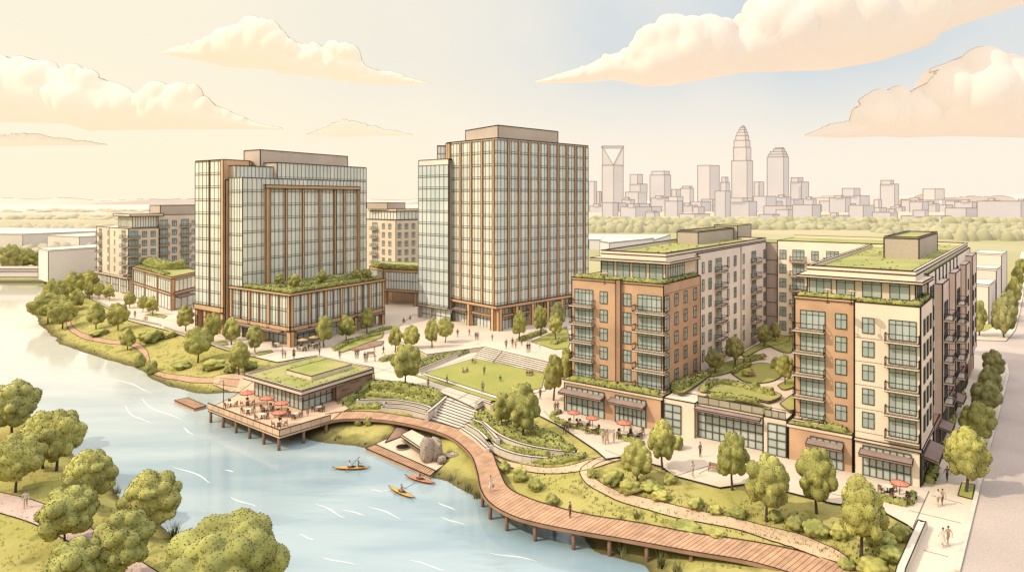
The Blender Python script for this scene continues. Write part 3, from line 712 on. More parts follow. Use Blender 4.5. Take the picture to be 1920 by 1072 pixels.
def shrub(u, v, wpx, hpx, label, z=None, var=0, group=None):
    p = P(u, v, z) if z is not None else G(u, v); k = p.y / F
    w_, h_ = wpx * k, hpx * k * 1.1
    return inst('shrub', SHRUBS[var % 4], None, (p.x, p.y, p.z + h_ * .38), u * .37, (w_, w_ * .9, h_), label, 'shrub', group)
for i, a in enumerate([(1304, 951, 36, 22, 'rounded shrub left of the row along the sandy path'), (1342, 962, 28, 17, 'middle small shrub of the row along the sandy path'), (1384, 968, 40, 19, 'low wide shrub nearest the large tree by the sandy path'),
    (1036, 945, 30, 22, 'round shrub alone beside the inner rail of the boardwalk bend'), (1003, 918, 30, 24, 'shrub above the lone round one beside the boardwalk bend'), (975, 900, 34, 26, 'leafy shrub just inside the boardwalk bend'), (948, 884, 26, 22, 'small shrub beside the boardwalk below the sandy path'),
    (1110, 893, 26, 18, 'shrub at the tip of the planted bed by the sandy path fork'), (1150, 905, 44, 26, 'wide shrub in the planted bed left of the short tree'), (1180, 922, 46, 22, 'low shrub in front of the short tree stem'), (1222, 918, 50, 22, 'low shrub right of the short tree stem'), (1257, 905, 30, 20, 'dark shrub below the brick pier tree'), (1270, 842, 26, 28, 'bushy shrub against the cream pier of the glass hall'),
    (1240, 935, 40, 16, 'spreading shrub at the edge of the bed above the sandy path'), (1455, 975, 36, 20, 'shrub behind the trunk of the large sandy path tree'), (1490, 990, 46, 26, 'shrub between the large tree and the brick shop tree'), (1530, 1003, 52, 28, 'bulky shrub in front of the brick shop tree'), (1575, 1008, 44, 24, 'shrub left of the largest lawn tree'), (1650, 1020, 60, 34, 'big dark shrub behind the largest lawn tree'), (1688, 1012, 44, 32, 'dark shrub beside the low parapet wall'), (1672, 1050, 56, 30, 'wide shrub below the low parapet wall'), (1640, 1078, 70, 30, 'shrub at the bottom edge beside the low parapet wall'), (1590, 1066, 40, 20, 'small shrub at the bottom end of the sandy path'),
    (1200, 990, 40, 14, 'low shrub between the boardwalk and the sandy path'), (1290, 994, 60, 14, 'long low shrub behind the straight boardwalk'), (1345, 1004, 36, 12, 'tiny low shrub behind the straight boardwalk'),
    (672, 797, 18, 14, 'small boulder shaped shrub beside the deck end'), (690, 796, 20, 16, 'slightly larger shrub beside the deck end'),
    (286, 640, 42, 24, 'wide shrub beside the reddish path under the kerb wall'), (270, 636, 30, 16, 'lower shrub left of the wide one under the kerb wall'), (262, 686, 24, 26, 'shrub at the water edge inside the reddish path curve'), (284, 700, 28, 26, 'shrub at the shore where the reddish path turns'), (340, 690, 40, 14, 'low shrub below the broad forked tree'), (400, 690, 50, 16, 'flat shrub between the two bank trees'), (470, 690, 34, 14, 'flat shrub left of the pavilion roof corner'), (430, 696, 30, 14, 'low shrub at the foot of the pavilion side bank tree'),
    (185, 628, 40, 12, 'low ground shrub under the pointed tree'), (318, 632, 30, 12, 'low shrub against the kerb wall'),
    (1416, 728, 20, 16, 'small courtyard shrub by the oval lawn', 'c'), (1460, 690, 30, 22, 'brownish courtyard shrub above the oval lawn', 'c'), (1440, 735, 26, 12, 'low courtyard shrub at the lawn front', 'c'), (1398, 705, 20, 14, 'courtyard shrub near the path bend', 'c')]):
    shrub(*a[:5], z=GZ_ if len(a) > 5 else None, var=i, group='shrubs')
# terraced hedges left of the steps
hedge_px('top hedge of the terraces between the pavilion and the steps', [(694, 727), (740, 726), (798, 737), (834, 752)], 2.6, 1.3, seed=1)
hedge_px('middle hedge of the terraces between the pavilion and the steps', [(672, 742), (735, 742), (790, 753), (816, 764)], 2.8, .9, seed=2)
hedge_px('short lowest hedge beside the boardwalk end at the pavilion', [(655, 764), (690, 763), (714, 764)], 2.0, .8, seed=3)
hedge_px('small hedge climbing beside the stone wall of the pavilion', [(640, 772), (652, 758), (672, 742)], 1.4, .9, seed=4)
# curved bed right of the steps
hedge_px('upper curved hedge right of the waterfront steps', [(882, 782), (912, 788), (940, 808), (990, 828), (1040, 840), (1075, 848)], 2.0, 1.1, seed=5)
hedge_px('dark inner hedge behind the tall hedge bed tree', [(935, 800), (985, 806), (1030, 824), (1050, 836)], 2.4, 1.2, seed=6)
hedge_px('second curved hedge below the upper curved one', [(872, 796), (900, 808), (928, 832), (968, 846), (1030, 852)], 1.6, .8, seed=7)
hedge_px('lowest curved hedge above the sandy path', [(925, 838), (948, 852), (995, 862), (1050, 864), (1100, 854)], 1.7, .7, seed=8)
# lawn-side and plaza planters
def bed(label, poly, z, m=LAWN, thick=.45, name='planter_bed', cat='planter'):
    return sheet(name, px(poly, z), z, m, thick, .1, PAVE2, None, 'thing', label=label, cat=cat)
bed('raised grass strip with two trees left of the right tower', [(772, 668), (846, 640), (861, 645), (858, 652), (782, 680)], PZ + .6)
hedge_px('sloping planted hedge along the edge of the upper plaza', [(802, 684), (850, 668), (902, 650)], 2.0, .9, z=PZ + .1, seed=11)
hedge_px('low hedge behind the terraced planter wall left of the lawn', [(775, 692), (820, 674), (842, 664)], 1.6, .7, z=PZ + .1, seed=12)
wall_line('low_wall', px([(785, 700), (846, 674), (900, 652)], 0), 0, 1.0, .5, PAVE2, 'sloping planter wall left of the terrace stairs')
wall_line('low_wall', px([(774, 686), (840, 660)], 0), 0, .9, .5, PAVE2, 'upper planter wall below the raised grass strip')
hedge_px('small hedge at the end of the lawn planter walls', [(712, 678), (738, 672), (755, 676)], 2.0, 1.0, z=PZ, seed=13)
bed('triangular grass bed between the right tower and the brick block', [(996, 640), (1062, 612), (1070, 640), (1065, 652), (1040, 655)], TZ + .15, thick=.3)
hedge_px('hedge in front of the shop windows of the right tower', [(972, 640), (1000, 630), (1022, 622)], 2., 1., z=TZ, seed=14)
hedge_px('round edged hedge on the triangular bed', [(1036, 646), (1050, 640), (1062, 640)], 2., 1.0, z=TZ + .1, seed=15)
bed('long grass bed along the office podium', [(622, 652), (650, 636), (720, 622), (716, 632), (668, 650), (640, 660)], PZ + .3)
hedge_px('hedge row along the office podium cafe bed', [(628, 656), (660, 640), (712, 626)], 1.6, .8, z=PZ + .3, seed=16)
bed('reddish flower bed on the plaza before the office podium', [(649, 654), (690, 640), (720, 639), (716, 646), (668, 657)], PZ + .25, STONE)
hedge_px('low hedge in front of the office podium far end', [(690, 628), (722, 618), (738, 616)], 1.5, .9, z=PZ, seed=17)
for a in [((272, 590), (308, 596), (314, 592), (285, 586), 'dark planting pit under the planted pair of street trees'), ((478, 662), (508, 656), (512, 660), (486, 666), 'dark planting pit by the street tree closest to the copper column'), ((392, 642), (424, 640), (428, 646), (400, 648), 'dark planting pit before the copper column base')]:
    bed(a[4], a[:4], PZ + .08, MATS['hedge_leaves'], .06)
# cafe hedges and side-road hedges
hedge_px('low clipped hedge around the cafe tables of the brick block', [(1032, 782), (1058, 796), (1100, 806), (1136, 815)], 1.1, .7, z=PZ, seed=20)
hedge_px('short end hedge beside the first cafe umbrella', [(1032, 780), (1052, 772)], 1.0, .7, z=PZ, seed=21)
hedge_px('clipped hedge beside the third cafe umbrella', [(1160, 820), (1188, 828), (1208, 833)], 1.1, .7, z=PZ, seed=22)
hedge_px('hedge box in front of the corner cafe umbrella', [(1636, 932), (1668, 940), (1700, 948)], 1.0, .8, z=PZ, seed=23, taper=False)
hedge_px('short end of the corner cafe hedge box', [(1702, 946), (1712, 930)], 1.0, .85, z=PZ, seed=24, taper=False)
hedge_px('clipped hedge along the dark side wall nearest the corner', [(1742, 906), (1752, 876)], 1.2, 1., z=PZ, seed=25, taper=False)
hedge_px('clipped hedge along the dark side wall after the first awning', [(1756, 860), (1764, 838)], 1.2, 1., z=PZ, seed=26, taper=False)
hedge_px('clipped hedge along the dark side wall before the second awning', [(1776, 806), (1784, 782)], 1.4, 1., z=PZ, seed=27, taper=False)
hedge_px('farthest clipped hedge on the side road', [(1793, 762), (1802, 740)], 1.4, 1., z=PZ, seed=28, taper=False)
bed('square grass pit around the corner street tree', [(1796, 928), (1823, 935), (1828, 908), (1803, 904)], PZ + .1, LAWN, .1)
# seat walls
def seat(label, pts, h=.45): wall_line('seat_wall', [tuple(G(u, v))[:2] for u, v in pts], -1.6, 1., .45, PAVE2, label, 'seat wall')
def seatz(label, pts, z, h): wall_line('seat_wall', [tuple(p)[:2] for p in smooth_line([P(u, v, z) for u, v in pts], 14)], z - .9, h + .9, .6, PAVE2, label, 'seat wall')
seatz('upper seat wall left of the waterfront steps', [(722, 757), (765, 760), (806, 771)], -.55, .25)
seatz('lower seat wall left of the waterfront steps', [(718, 764), (760, 768), (800, 778)], -.95, .25)
seatz('long curved wall under the top terrace hedge', [(672, 750), (735, 750), (790, 759), (816, 769)], -.35, .2)
seatz('upper curved seat wall right of the waterfront steps', [(884, 788), (908, 799), (934, 826)], -.6, .35)
seatz('middle curved seat wall right of the waterfront steps', [(874, 796), (900, 812), (922, 836)], -.85, .3)
seatz('lower curved seat wall right of the waterfront steps', [(864, 803), (892, 822), (914, 842)], -1.1, .25)
seatz('short curved retaining wall at the head of the steps', [(893, 766), (905, 760), (922, 766)], .1, .9)
seatz('sloping stair wall left of the waterfront steps', [(800, 780), (820, 764), (838, 748)], -.6, .7)
seatz('inner curved stone edging of the planted bed', [(906, 793), (938, 818), (985, 836), (1040, 846), (1082, 850)], -.45, .3)
seatz('outer curved stone edging of the planted bed', [(914, 826), (942, 844), (990, 857), (1045, 859), (1096, 848)], -.8, .25)
# grass tufts and reeds
tb = MB(); r = np.random.default_rng(5)
def tuft(x, y, z, n, h, spread, m):
    for _ in range(n):
        a = r.uniform(0, 6.28); d = r.uniform(0, spread); bx, by = x + math.cos(a) * d, y + math.sin(a) * d; lx, ly = r.normal(0, .22 * h, 2); hh = h * r.uniform(.5, 1.1); w_ = .05
        tb.face([(bx - w_, by, z - .05), (bx + w_, by, z - .05), (bx + lx, by + ly, z + hh)], m, r.uniform(0, 1))
SH = np.array(RIVER[3:NR0 - 6]); 
for x, y in resample(SH, 420):
    if r.random() < .5: continue
    q = r.normal(0, .8, 2); x, y = x + q[0] + .5, y + q[1] + .8; z = tz(x, y)
    if z > WZ + .03 and not inside(np.array([x]), np.array([y]), DECK)[0]: tuft(x, y, z, 6, .55, .3, HEDGE if r.random() < .7 else INK)
for _ in range(2600):
    u, v = r.uniform(880, 1650), r.uniform(850, 1066); p = P(u, v, -1); z = tz(p.x, p.y)
    if z > -.2 or z < -3.9: continue
    p = P(u, v, z); db, _ = seg_dist(np.array([p.x]), np.array([p.y]), BC, False)
    if db[0] < 2.4: continue
    tuft(p.x, p.y, tz(p.x, p.y), 4, .32, .3, HEDGE if r.random() < .8 else INK)
for _ in range(1300):
    u, v = r.uniform(80, 480), r.uniform(575, 735); p = G(u, v)
    if p.z > -.15 or p.z < -3.85: continue
    tuft(p.x, p.y, p.z, 4, .4, .4, HEDGE if r.random() < .85 else INK)
for _ in range(900):
    u, v = r.uniform(-10, 420), r.uniform(830, 1072); p = P(u, v, -1); z = tz(p.x, p.y)
    if z < -3.8 or abs(z + 1) > .9: continue
    tuft(p.x, p.y, z, 4, .3, .3, LEAFY)
tb.build('grass_tufts', kind='stuff')
def reeds(u, v, n, h, label):
    global tb; p = G(u, v, -3.); tb = MB(); tuft(0, 0, 0, n, h, .6, LEAFC); tuft(0, 0, 0, n // 3, h, .6, INK)
    o = tb.build('reed_clump', None, label, 'reeds', 'reed clumps at the water'); o.location = p
for a in [(218, 925, 26, 1.5, 'reed tuft on the near shore beside the round tree'), (326, 1006, 40, 2.1, 'tall reed tuft on the near shore by the leaning tree'), (878, 920, 26, 1.5, 'reeds on the shore left of the boardwalk bend'), (893, 934, 26, 1.5, 'reeds under the edge of the boardwalk bend'), (846, 900, 20, 1.1, 'reeds beside the timber dock end'),
    (1165, 1040, 22, 1.4, 'reeds in front of the boardwalk posts at the bay mouth'), (1240, 1062, 40, 2.0, 'tall reeds at the bottom shore below the boardwalk'), (1270, 1075, 40, 1.8, 'reeds at the bottom edge right of the tall ones'), (1195, 972, 26, 1.3, 'reed tuft behind the straight part of the boardwalk'), (1092, 966, 14, 1.0, 'small reed tuft beside the walker on the boardwalk'), (1165, 975, 14, .9, 'little reed tuft left of the one behind the straight boardwalk'), (612, 806, 24, .9, 'reeds under the deck corner posts'), (635, 822, 20, .9, 'reeds on the grassy spit beside the deck')]: reeds(*a)
# ================================================================ BUILDINGS
class Face:
    """a wall seen from outside, from its left end A to its right end B"""
    def __init__(s, A, B):
        s.A = Vector((A[0], A[1], 0)); s.B = Vector((B[0], B[1], 0)); d = s.B - s.A; s.L = d.length; s.d = d.normalized(); s.n = Vector((s.d.y, -s.d.x, 0))
        s.rz = math.atan2(s.d.y, s.d.x)
    def at(s, x, z=0., out=0.): p = s.A + s.d * x + s.n * out; return Vector((p.x, p.y, z))
    def su(s, u):
        k = (u - U0) / F; return (k * s.A.y - s.A.x) / (s.d.x - k * s.d.y)
    def zv(s, u, v): p = s.at(s.su(u)); return H - (v - V0) * p.y / F
    def box(s, mb, x0, x1, o0, o1, z0, z1, m, ink=0., inkm=None, allk=False):
        """o0 < o1 outward distances"""
        c = [s.at(x0, z0, o1), s.at(x1, z0, o1), s.at(x1, z0, o0), s.at(x0, z0, o0), s.at(x0, z1, o1), s.at(x1, z1, o1), s.at(x1, z1, o0), s.at(x0, z1, o0)]
        mb.hexa(c, m)
        if ink:
            for a, b in [(4, 5), (5, 6), (7, 4), (0, 4), (1, 5), (0, 1)] + ([(1, 2), (3, 0), (6, 7), (2, 6), (3, 7)] if allk else []): mb.bar(c[a], c[b], ink, inkm or INK)
    def line(s, mb, x0, z0, x1, z1, w=.12, out=.0, m=None): mb.bar(s.at(x0, z0, out), s.at(x1, z1, out), w, m or INK)
    def put(s, name, me, parent, x, z, out=0., flip=False):
        return inst(name, me, parent, s.at(x, z, out), s.rz)
def window_mesh(name, w, h, cols=2, trans=.62, fr=.085, glass=None, frame=None):
    """local: x along the wall, -y outward, z up, origin at the middle of the sill"""
    mb = MB(); g = glass or GLASS; fm = frame or INK; R = random.Random(hash((w, h, cols)) % 999)
    mb.box(-w / 2 + .02, w / 2 - .02, -.05, .02, .02, h - .02, g, .3)
    cw = w / cols
    for i in range(cols):
        x0 = -w / 2 + i * cw
        mb.face([(x0, -.055, 0), (x0 + cw, -.055, 0), (x0 + cw, -.055, h * trans), (x0, -.055, h * trans)], g, R.random())
        mb.face([(x0, -.055, h * trans), (x0 + cw, -.055, h * trans), (x0 + cw, -.055, h), (x0, -.055, h)], g, R.random() * .6)
    for i in range(cols + 1):
        x = -w / 2 + i * cw; f = fr if i in (0, cols) else fr * .6
        mb.box(x - f / 2, x + f / 2, -.11, -.04, 0, h, fm)
    for z in (0, h * trans, h): f = fr if z != h * trans else fr * .6; mb.box(-w / 2 - fr / 2, w / 2 + fr / 2, -.12, -.045, z - f / 2, z + f / 2, fm)
    return mb.data(name)
WIN = window_mesh('window', 1.5, 2.2)
WINT = window_mesh('window', 1.1, 2.2, 1)
WINS = [WIN]
WINF = window_mesh('window', 1.7, 2.3, 2, .6, .16)     # farther blocks
BAYS = {}
def bay_mesh(w, h, cols):
    k = (round(w, 1), round(h, 1), cols)
    if k not in BAYS: BAYS[k] = window_mesh('balcony_glazing', w, h, cols, .78, .09)
    return BAYS[k]
BALC = {}
def balcony_mesh(w, dep):
    k = (round(w, 1), round(dep, 1))
    if k in BALC: return BALC[k]
    s = MB(); s.box(-w / 2, w / 2, -dep, -.03, -.30, 0, SLAB)
    for z in (-.30, 0):
        s.bar((-w / 2, -dep, z), (w / 2, -dep, z), .08); s.bar((-w / 2, -dep, z), (-w / 2, 0, z), .08); s.bar((w / 2, -dep, z), (w / 2, 0, z), .08)
    r = MB(); y = -dep + .06; zt = 1.05
    for a, b in [((-w / 2 + .05, y), (w / 2 - .05, y)), ((-w / 2 + .05, y), (-w / 2 + .05, -.05)), ((w / 2 - .05, y), (w / 2 - .05, -.05))]:
        r.bar((*a, zt), (*b, zt), .09); r.bar((*a, .12), (*b, .12), .05)
        n = max(1, int((Vector(b) - Vector(a)).length / .42))
        for i in range(n + 1):
            p = Vector((*a, 0)).lerp(Vector((*b, 0)), i / n); r.bar((p.x, p.y, 0.02), (p.x, p.y, zt), .07 if i in (0, n) else .022, INK)
    BALC[k] = (s.data('balcony'), r.data('railing')); return BALC[k]
def balcony(f, parent, x, z, w, dep=1.5):
    a, b = balcony_mesh(w, dep); o = f.put('balcony', a, parent, x, z); inst('railing', b, o); return o
def curtain(g, m, f, x0, x1, z0, z1, nc, nz, out=0., gm=None, mw=.13, hw=.16, double=True, seed=0):
    """glass panes (each its own tint and a hair of tilt) into g, mullions into m"""
    R = random.Random(seed + int(x1 * 10)); gm = gm or TGLASS
    for i in range(nc):
        for j in range(nz):
            a0, a1 = x0 + (x1 - x0) * i / nc, x0 + (x1 - x0) * (i + 1) / nc; b0, b1 = z0 + (z1 - z0) * j / nz, z0 + (z1 - z0) * (j + 1) / nz
            j4 = [R.uniform(-.006, .006) for _ in range(4)]; t = R.random() * .6 + .4 * (1 if R.random() < .3 else .3)
            g.face([f.at(a0, b0, out + j4[0]), f.at(a1, b0, out + j4[1]), f.at(a1, b1, out + j4[2]), f.at(a0, b1, out + j4[3])], gm, t)
    for i in range(nc + 1):
        x = x0 + (x1 - x0) * i / nc; f.box(m, x - mw / 2, x + mw / 2, out - .05, out + .12, z0, z1, MULL)
    for j in range(nz + 1):
        z = z0 + (z1 - z0) * j / nz; f.box(m, x0, x1, out - .04, out + .14, z - hw / 2, z + hw / 2, MULL)
        if double and j < nz: f.box(m, x0, x1, out - .04, out + .10, z + .55, z + .55 + hw * .6, MULL)
def ink_poly(mb, pts, z0, z1, w=.14, close=True, m=None):
    n = len(pts)
    for i in range(n):
        p = pts[i]; q = pts[(i + 1) % n]
        if z1 > z0 + .9: mb.bar((p[0], p[1], z0), (p[0], p[1], z1), w, m)
        if close or i < n - 1: mb.bar((p[0], p[1], z1), (q[0], q[1], z1), w, m)
def prism(mb, pts, z0, z1, m, top=None, ink=.14, bottom=False, base=False):
    """vertical-walled solid over a ccw or cw outline"""
    P_ = [Vector((p[0], p[1], 0)) for p in pts]; tri = tessellate_polygon([P_]); n = len(P_)
    ar = sum(P_[i].x * P_[(i + 1) % n].y - P_[(i + 1) % n].x * P_[i].y for i in range(n))
    if ar < 0: P_ = P_[::-1]; tri = [tuple(n - 1 - i for i in t) for t in tri]
    for t in tri:
        a, b, c = (P_[i] for i in t)
        if (b - a).cross(c - a).z < 0: a, c = c, a
        mb.face([(p.x, p.y, z1) for p in (a, b, c)], top or m)
        if bottom: mb.face([(p.x, p.y, z0) for p in (c, b, a)], m)
    for i in range(n):
        p, q = P_[i], P_[(i + 1) % n]; mb.face([(p.x, p.y, z0), (q.x, q.y, z0), (q.x, q.y, z1), (p.x, p.y, z1)], m)
    if ink:
        ink_poly(mb, P_, z0, z1, ink, m=INK)
        if base:
            for i in range(n): mb.bar((P_[i].x, P_[i].y, z0), (P_[(i + 1) % n].x, P_[(i + 1) % n].y, z0), ink)
def parapet(mb, pts, z0, z1, th, m, ink=.14):
    """ring wall along an outline"""
    P_ = [Vector((p[0], p[1], 0)) for p in pts]; n = len(P_)
    ar = sum(P_[i].x * P_[(i + 1) % n].y - P_[(i + 1) % n].x * P_[i].y for i in range(n))
    if ar < 0: P_ = P_[::-1]
    I = inset(P_, th)
    for i in range(n):
        j = (i + 1) % n; a, b, c, d = P_[i], P_[j], I[j], I[i]
        mb.hexa([Vector((q.x, q.y, z)) for z in (z0, z1) for q in (a, b, c, d)], m)
        if ink: mb.bar((a.x, a.y, z1), (b.x, b.y, z1), ink); mb.bar((c.x, c.y, z1), (d.x, d.y, z1), ink * .8)
def inset(P_, th):
    n = len(P_); out = []; P_ = [Vector((p[0], p[1], 0)) for p in P_]
    ar = sum(P_[i].x * P_[(i + 1) % n].y - P_[(i + 1) % n].x * P_[i].y for i in range(n)); sg = 1 if ar > 0 else -1
    for i in range(n):
        a, b, c = P_[i - 1], P_[i], P_[(i + 1) % n]; d1 = (b - a).normalized(); d2 = (c - b).normalized()
        n1 = Vector((-d1.y, d1.x, 0)) * sg; n2 = Vector((-d2.y, d2.x, 0)) * sg; k = 1 + n1.dot(n2)
        out.append(b + (n1 + n2) * (th / max(.2, k)))
    return out
def v2(p, d, s): return (p[0] + d[0] * s, p[1] + d[1] * s)
def roof_tufts(pts, z, n, parent, h=.35, seed=1, m=None):
    r = np.random.default_rng(seed); mb = MB(); xs = [p[0] for p in pts]; ys = [p[1] for p in pts]
    for _ in range(n * 3):
        x, y = r.uniform(min(xs), max(xs)), r.uniform(min(ys), max(ys))
        if not inside(np.array([x]), np.array([y]), pts)[0]: continue
        for _ in range(4):
            bx, by = x + r.normal(0, .25), y + r.normal(0, .25); mb.face([(bx - .09, by, z), (bx + .09, by, z), (bx + r.normal(0, .1), by, z + h * r.uniform(.4, 1))], m or (HEDGE if r.random() < .8 else INK))
        n -= 1
        if n <= 0: break
    o = mb.build('roof_plants', parent); o['kind'] = 'stuff'; return o

# ---------------------------------------------------------------- the courtyard apartment complex
D1 = Vector((.813, -.583, 0)); D2 = (.60, .80); DS = (.626, .780)
A0 = Vector((9.85, 125.6, 0))                     # left front corner of the brick block
def FL(s, back=0.): p = A0 + D1 * s + Vector((D2[0], D2[1], 0)) * back; return (p.x, p.y)
Ffront = Face(FL(0), FL(60))
sP1 = Ffront.su(1240); sH0 = Ffront.su(1302); sH1 = Ffront.su(1430); sR0 = Ffront.su(1478); sR1 = Ffront.su(1601); sR2 = Ffront.su(1726)
ZP = 6.0
FLOORS = [7.0 + 3.4 * k for k in range(5)]
def shopfront(f, b, gl, ml, x0, x1, z1, wallm, ztop, parent, ncol, canopy_z, canopy_out=1.7, band=True):
    curtain(gl, ml, f, x0, x1, .15, z1, ncol, 3, .06, GLASS, .10, .10, False, int(x0))
def canopy(f, parent, x0, x1, z, out=1.8, drop=.35):
    mb = MB(); c = [f.at(x0, z, .02), f.at(x1, z, .02), f.at(x1, z - drop, out), f.at(x0, z - drop, out)]
    hi = [p + Vector((0, 0, .32)) for p in c]; mb.hexa([c[3], c[2], c[1], c[0], hi[3], hi[2], hi[1], hi[0]], CANOPY)
    for A in (c, hi):
        for i in range(4): mb.bar(A[i], A[(i + 1) % 4], .09)
    return mb.build('canopy', parent)

# ---- left brick block with its long beige wing
bb = empty('apartment_block', (A0.x, A0.y, 0), 'orange brick apartment block with corner balconies and a long beige wing', 'apartment block')
bb_off = Vector((A0.x, A0.y, 0))
def child_fix(root):       # children are built in world coordinates: move the root's offset out of them
    for ch in list(root.children): ch.location = Vector(ch.location) - Vector(root.location)
sU0 = 1.2; UB = 2.2
Fup = Face(FL(0, UB), FL(60, UB)); xu0 = Fup.su(1072); xu1 = Fup.su(1244)
pA, pB = Fup.at(xu0), Fup.at(xu1)
Fside = Face(pB, v2(pB, D2, 70)); xs_b = Fside.su(1313); xs_e = Fside.su(1440)
mb = MB()
prism(mb, [FL(0), FL(sP1), FL(sP1, 16), FL(0, 16)], 0, ZP - .45, BRICK, ROOFG, .16)
prism(mb, [FL(-.25, -.25), FL(sP1 + .25, -.25), FL(sP1 + .25, 16), FL(-.25, 16)], ZP - .45, ZP, SLAB, ROOFG, .13, True)
mb.build('podium_wall', bb)
mb = MB()
xm = Fup.su(1157); xm2 = Fup.su(1166)
prism(mb, [pA, Fup.at(xm), Fup.at(xm, 0, -.0), pB, Fside.at(xs_b), v2(pA, D2, xs_b)], ZP, 25.0, BRICK, ROOFG, .17)
Fup.box(mb, xm, xm2, -.1, .55, ZP, 25.25, BRICKD, .13)
for z in (25.0,): Fup.box(mb, xu0 - .1, xu1 + .1, -.2, .12, z - .35, z, BRICK, .1)
Fside.line(mb, 0, 23.2, xs_b, 23.2, .05, .03, INK2)
mb.build('brick_wall', bb)
# beige wing
mb = MB()
w0, w1 = xs_b, xs_e
wpts = [v2(Fside.at(w0), Fside.n, -.5), v2(Fside.at(w1), Fside.n, -.5), v2(Fside.at(w1), Fside.n, -17.5), v2(Fside.at(w0), Fside.n, -17.5)]
prism(mb, wpts, 0, 29.2, BEIGE, ROOFG, .17)
Fw = Face(wpts[0], wpts[1])
xj = Fw.su(1389)
Fw.line(mb, xj, 6, xj, 29.2, .16, .02)
mb.build('beige_wall', bb)
# penthouse and roof
pent = [v2(v2(pA, D1, 4.6), D2, 3.0), v2(v2(pB, D1, -.9), D2, 3.0), v2(v2(pB, D1, -.9), D2, xs_b + 1), v2(v2(pA, D1, 4.6), D2, xs_b + 1)]
Fp = Face(pent[0], pent[1]); Fp2 = Face(pent[1], pent[2])
mb = MB(); prism(mb, pent, 25.0, 28.7, CREAM, None, .13); mb.build('penthouse_wall', bb)
eave = [v2(v2(pent[0], D1, -1.6), D2, -1.4), v2(v2(pent[1], D1, 1.3), D2, -1.4), v2(v2(pent[1], D1, 1.3), D2, xs_b - 4), v2(v2(pent[0], D1, -1.6), D2, xs_b - 4)]
mb = MB(); prism(mb, eave, 28.3, 28.75, SLAB, None, .15, True, True); mb.build('roof_eave', bb)
rp = [pent[0], pent[1], v2(pent[1], D2, xs_e - 3.6), v2(pent[0], D2, xs_e - 3.6)]
rp2 = [pent[0], pent[1], (wpts[1][0], wpts[1][1]), (wpts[2][0], wpts[2][1])]
mb = MB(); prism(mb, rp2, 28.75, 29.55, CREAM, ROOFG, .16); parapet(mb, rp2, 29.55, 30.15, .5, CREAM, .14); mb.build('green_roof', bb)
roof_tufts([tuple(q)[:2] for q in inset(rp2, 1.5)], 29.55, 90, bb, seed=3)
# roof plant box
Fr = Face(v2(pent[1], D1, -.6), v2(v2(pent[1], D1, -.6), D2, 80))
def solve_plant(u0v, u1, zt, zb):
    pass
q0 = P(1312, 462, 29.6); q1 = P(1437, 437, 29.6); 
dd = Vector((D2[0], D2[1], 0)); qa = P(1309, 453, 30.2); qa = Vector((qa.x, qa.y, 0))
mb = MB(); Lp = 24
ba = [qa, qa + D1 * -5.0, qa + D1 * -5.0 + dd * Lp, qa + dd * Lp]
prism(mb, ba, 29.5, 32.3, TAUPE, ROOFG, .15); parapet(mb, ba, 32.3, 32.6, .35, TAUPE, .12)
bc = [qa + dd * (Lp + .1) + D1 * 1., qa + D1 * -5.0 + dd * (Lp + .1), qa + D1 * -5.0 + dd * (Lp + 11), qa + dd * (Lp + 11) + D1 * 1.]
prism(mb, bc, 29.5, 33.1, TAUPE, ROOFG, .15); mb.build('plant_room', bb)
# windows
for u in (1132, 1176):
    for z in FLOORS: Fup.put('window', WIN, bb, Fup.su(u), z)
xb0, xb1 = Fup.su(1078), Fup.su(1112); xc0, xc1 = Fup.su(1196), Fup.su(1240)
for z in FLOORS:
    Fup.put('balcony_glazing', bay_mesh(xb1 - xb0, 2.75, 5), bb, (xb0 + xb1) / 2, z - .5); balcony(Fup, bb, (xb0 + xb1) / 2, z - .62, xb1 - xb0 + .9)
    Fup.put('balcony_glazing', bay_mesh(xc1 - xc0, 2.75, 5), bb, (xc0 + xc1) / 2, z - .5); balcony(Fup, bb, (xc0 + xc1) / 2 + .3, z - .62, xc1 - xc0 + 1.6)
    Fside.put('balcony_glazing', bay_mesh(1.9, 2.75, 2), bb, 1.3, z - .5)
for i, u in enumerate((1268, 1285, 1303)):
    for z in FLOORS: Fside.put('window', WIN, bb, Fside.su(u), z)
wz = [7.6 + 3.5 * k for k in range(6)]
for u, kind in [(1318, 't'), (1331, 'w'), (1347, 'b'), (1365, 't'), (1378, 'w'), (1394, 't'), (1413, 'b'), (1433, 'w')]:
    x = Fw.su(u)
    for z in wz:
        if kind == 'b': Fw.put('balcony_glazing', bay_mesh(3.2, 2.5, 4), bb, x, z - .15); balcony(Fw, bb, x, z - .3, 4.3, 1.4)
        else: Fw.put('window', WIN if kind == 'w' else WINT, bb, x, z)
for i in range(4):
    x = Fp.L * (.11 + .25 * i); Fp.put('penthouse_window', bay_mesh(2.6, 2.7, 2), bb, x, 25.35)
Fp2.put('penthouse_window', bay_mesh(7.5, 2.7, 7), bb, 4.6, 25.35)
# shopfronts
for u0, u1 in ((1060, 1133), (1151, 1211)):
    g, m_ = MB(), MB(); x0, x1 = Ffront.su(u0) + .3, Ffront.su(u1)
    curtain(g, m_, Ffront, x0, x1, .15, 4.9, 7, 3, .07, GLASS, .11, .11, False, int(u0)); o = g.build('shop_glazing', bb); mm = m_.build('glazing_bars', o)
    canopy(Ffront, bb, x0 - .8, x1 + .2, 4.0, 1.9)
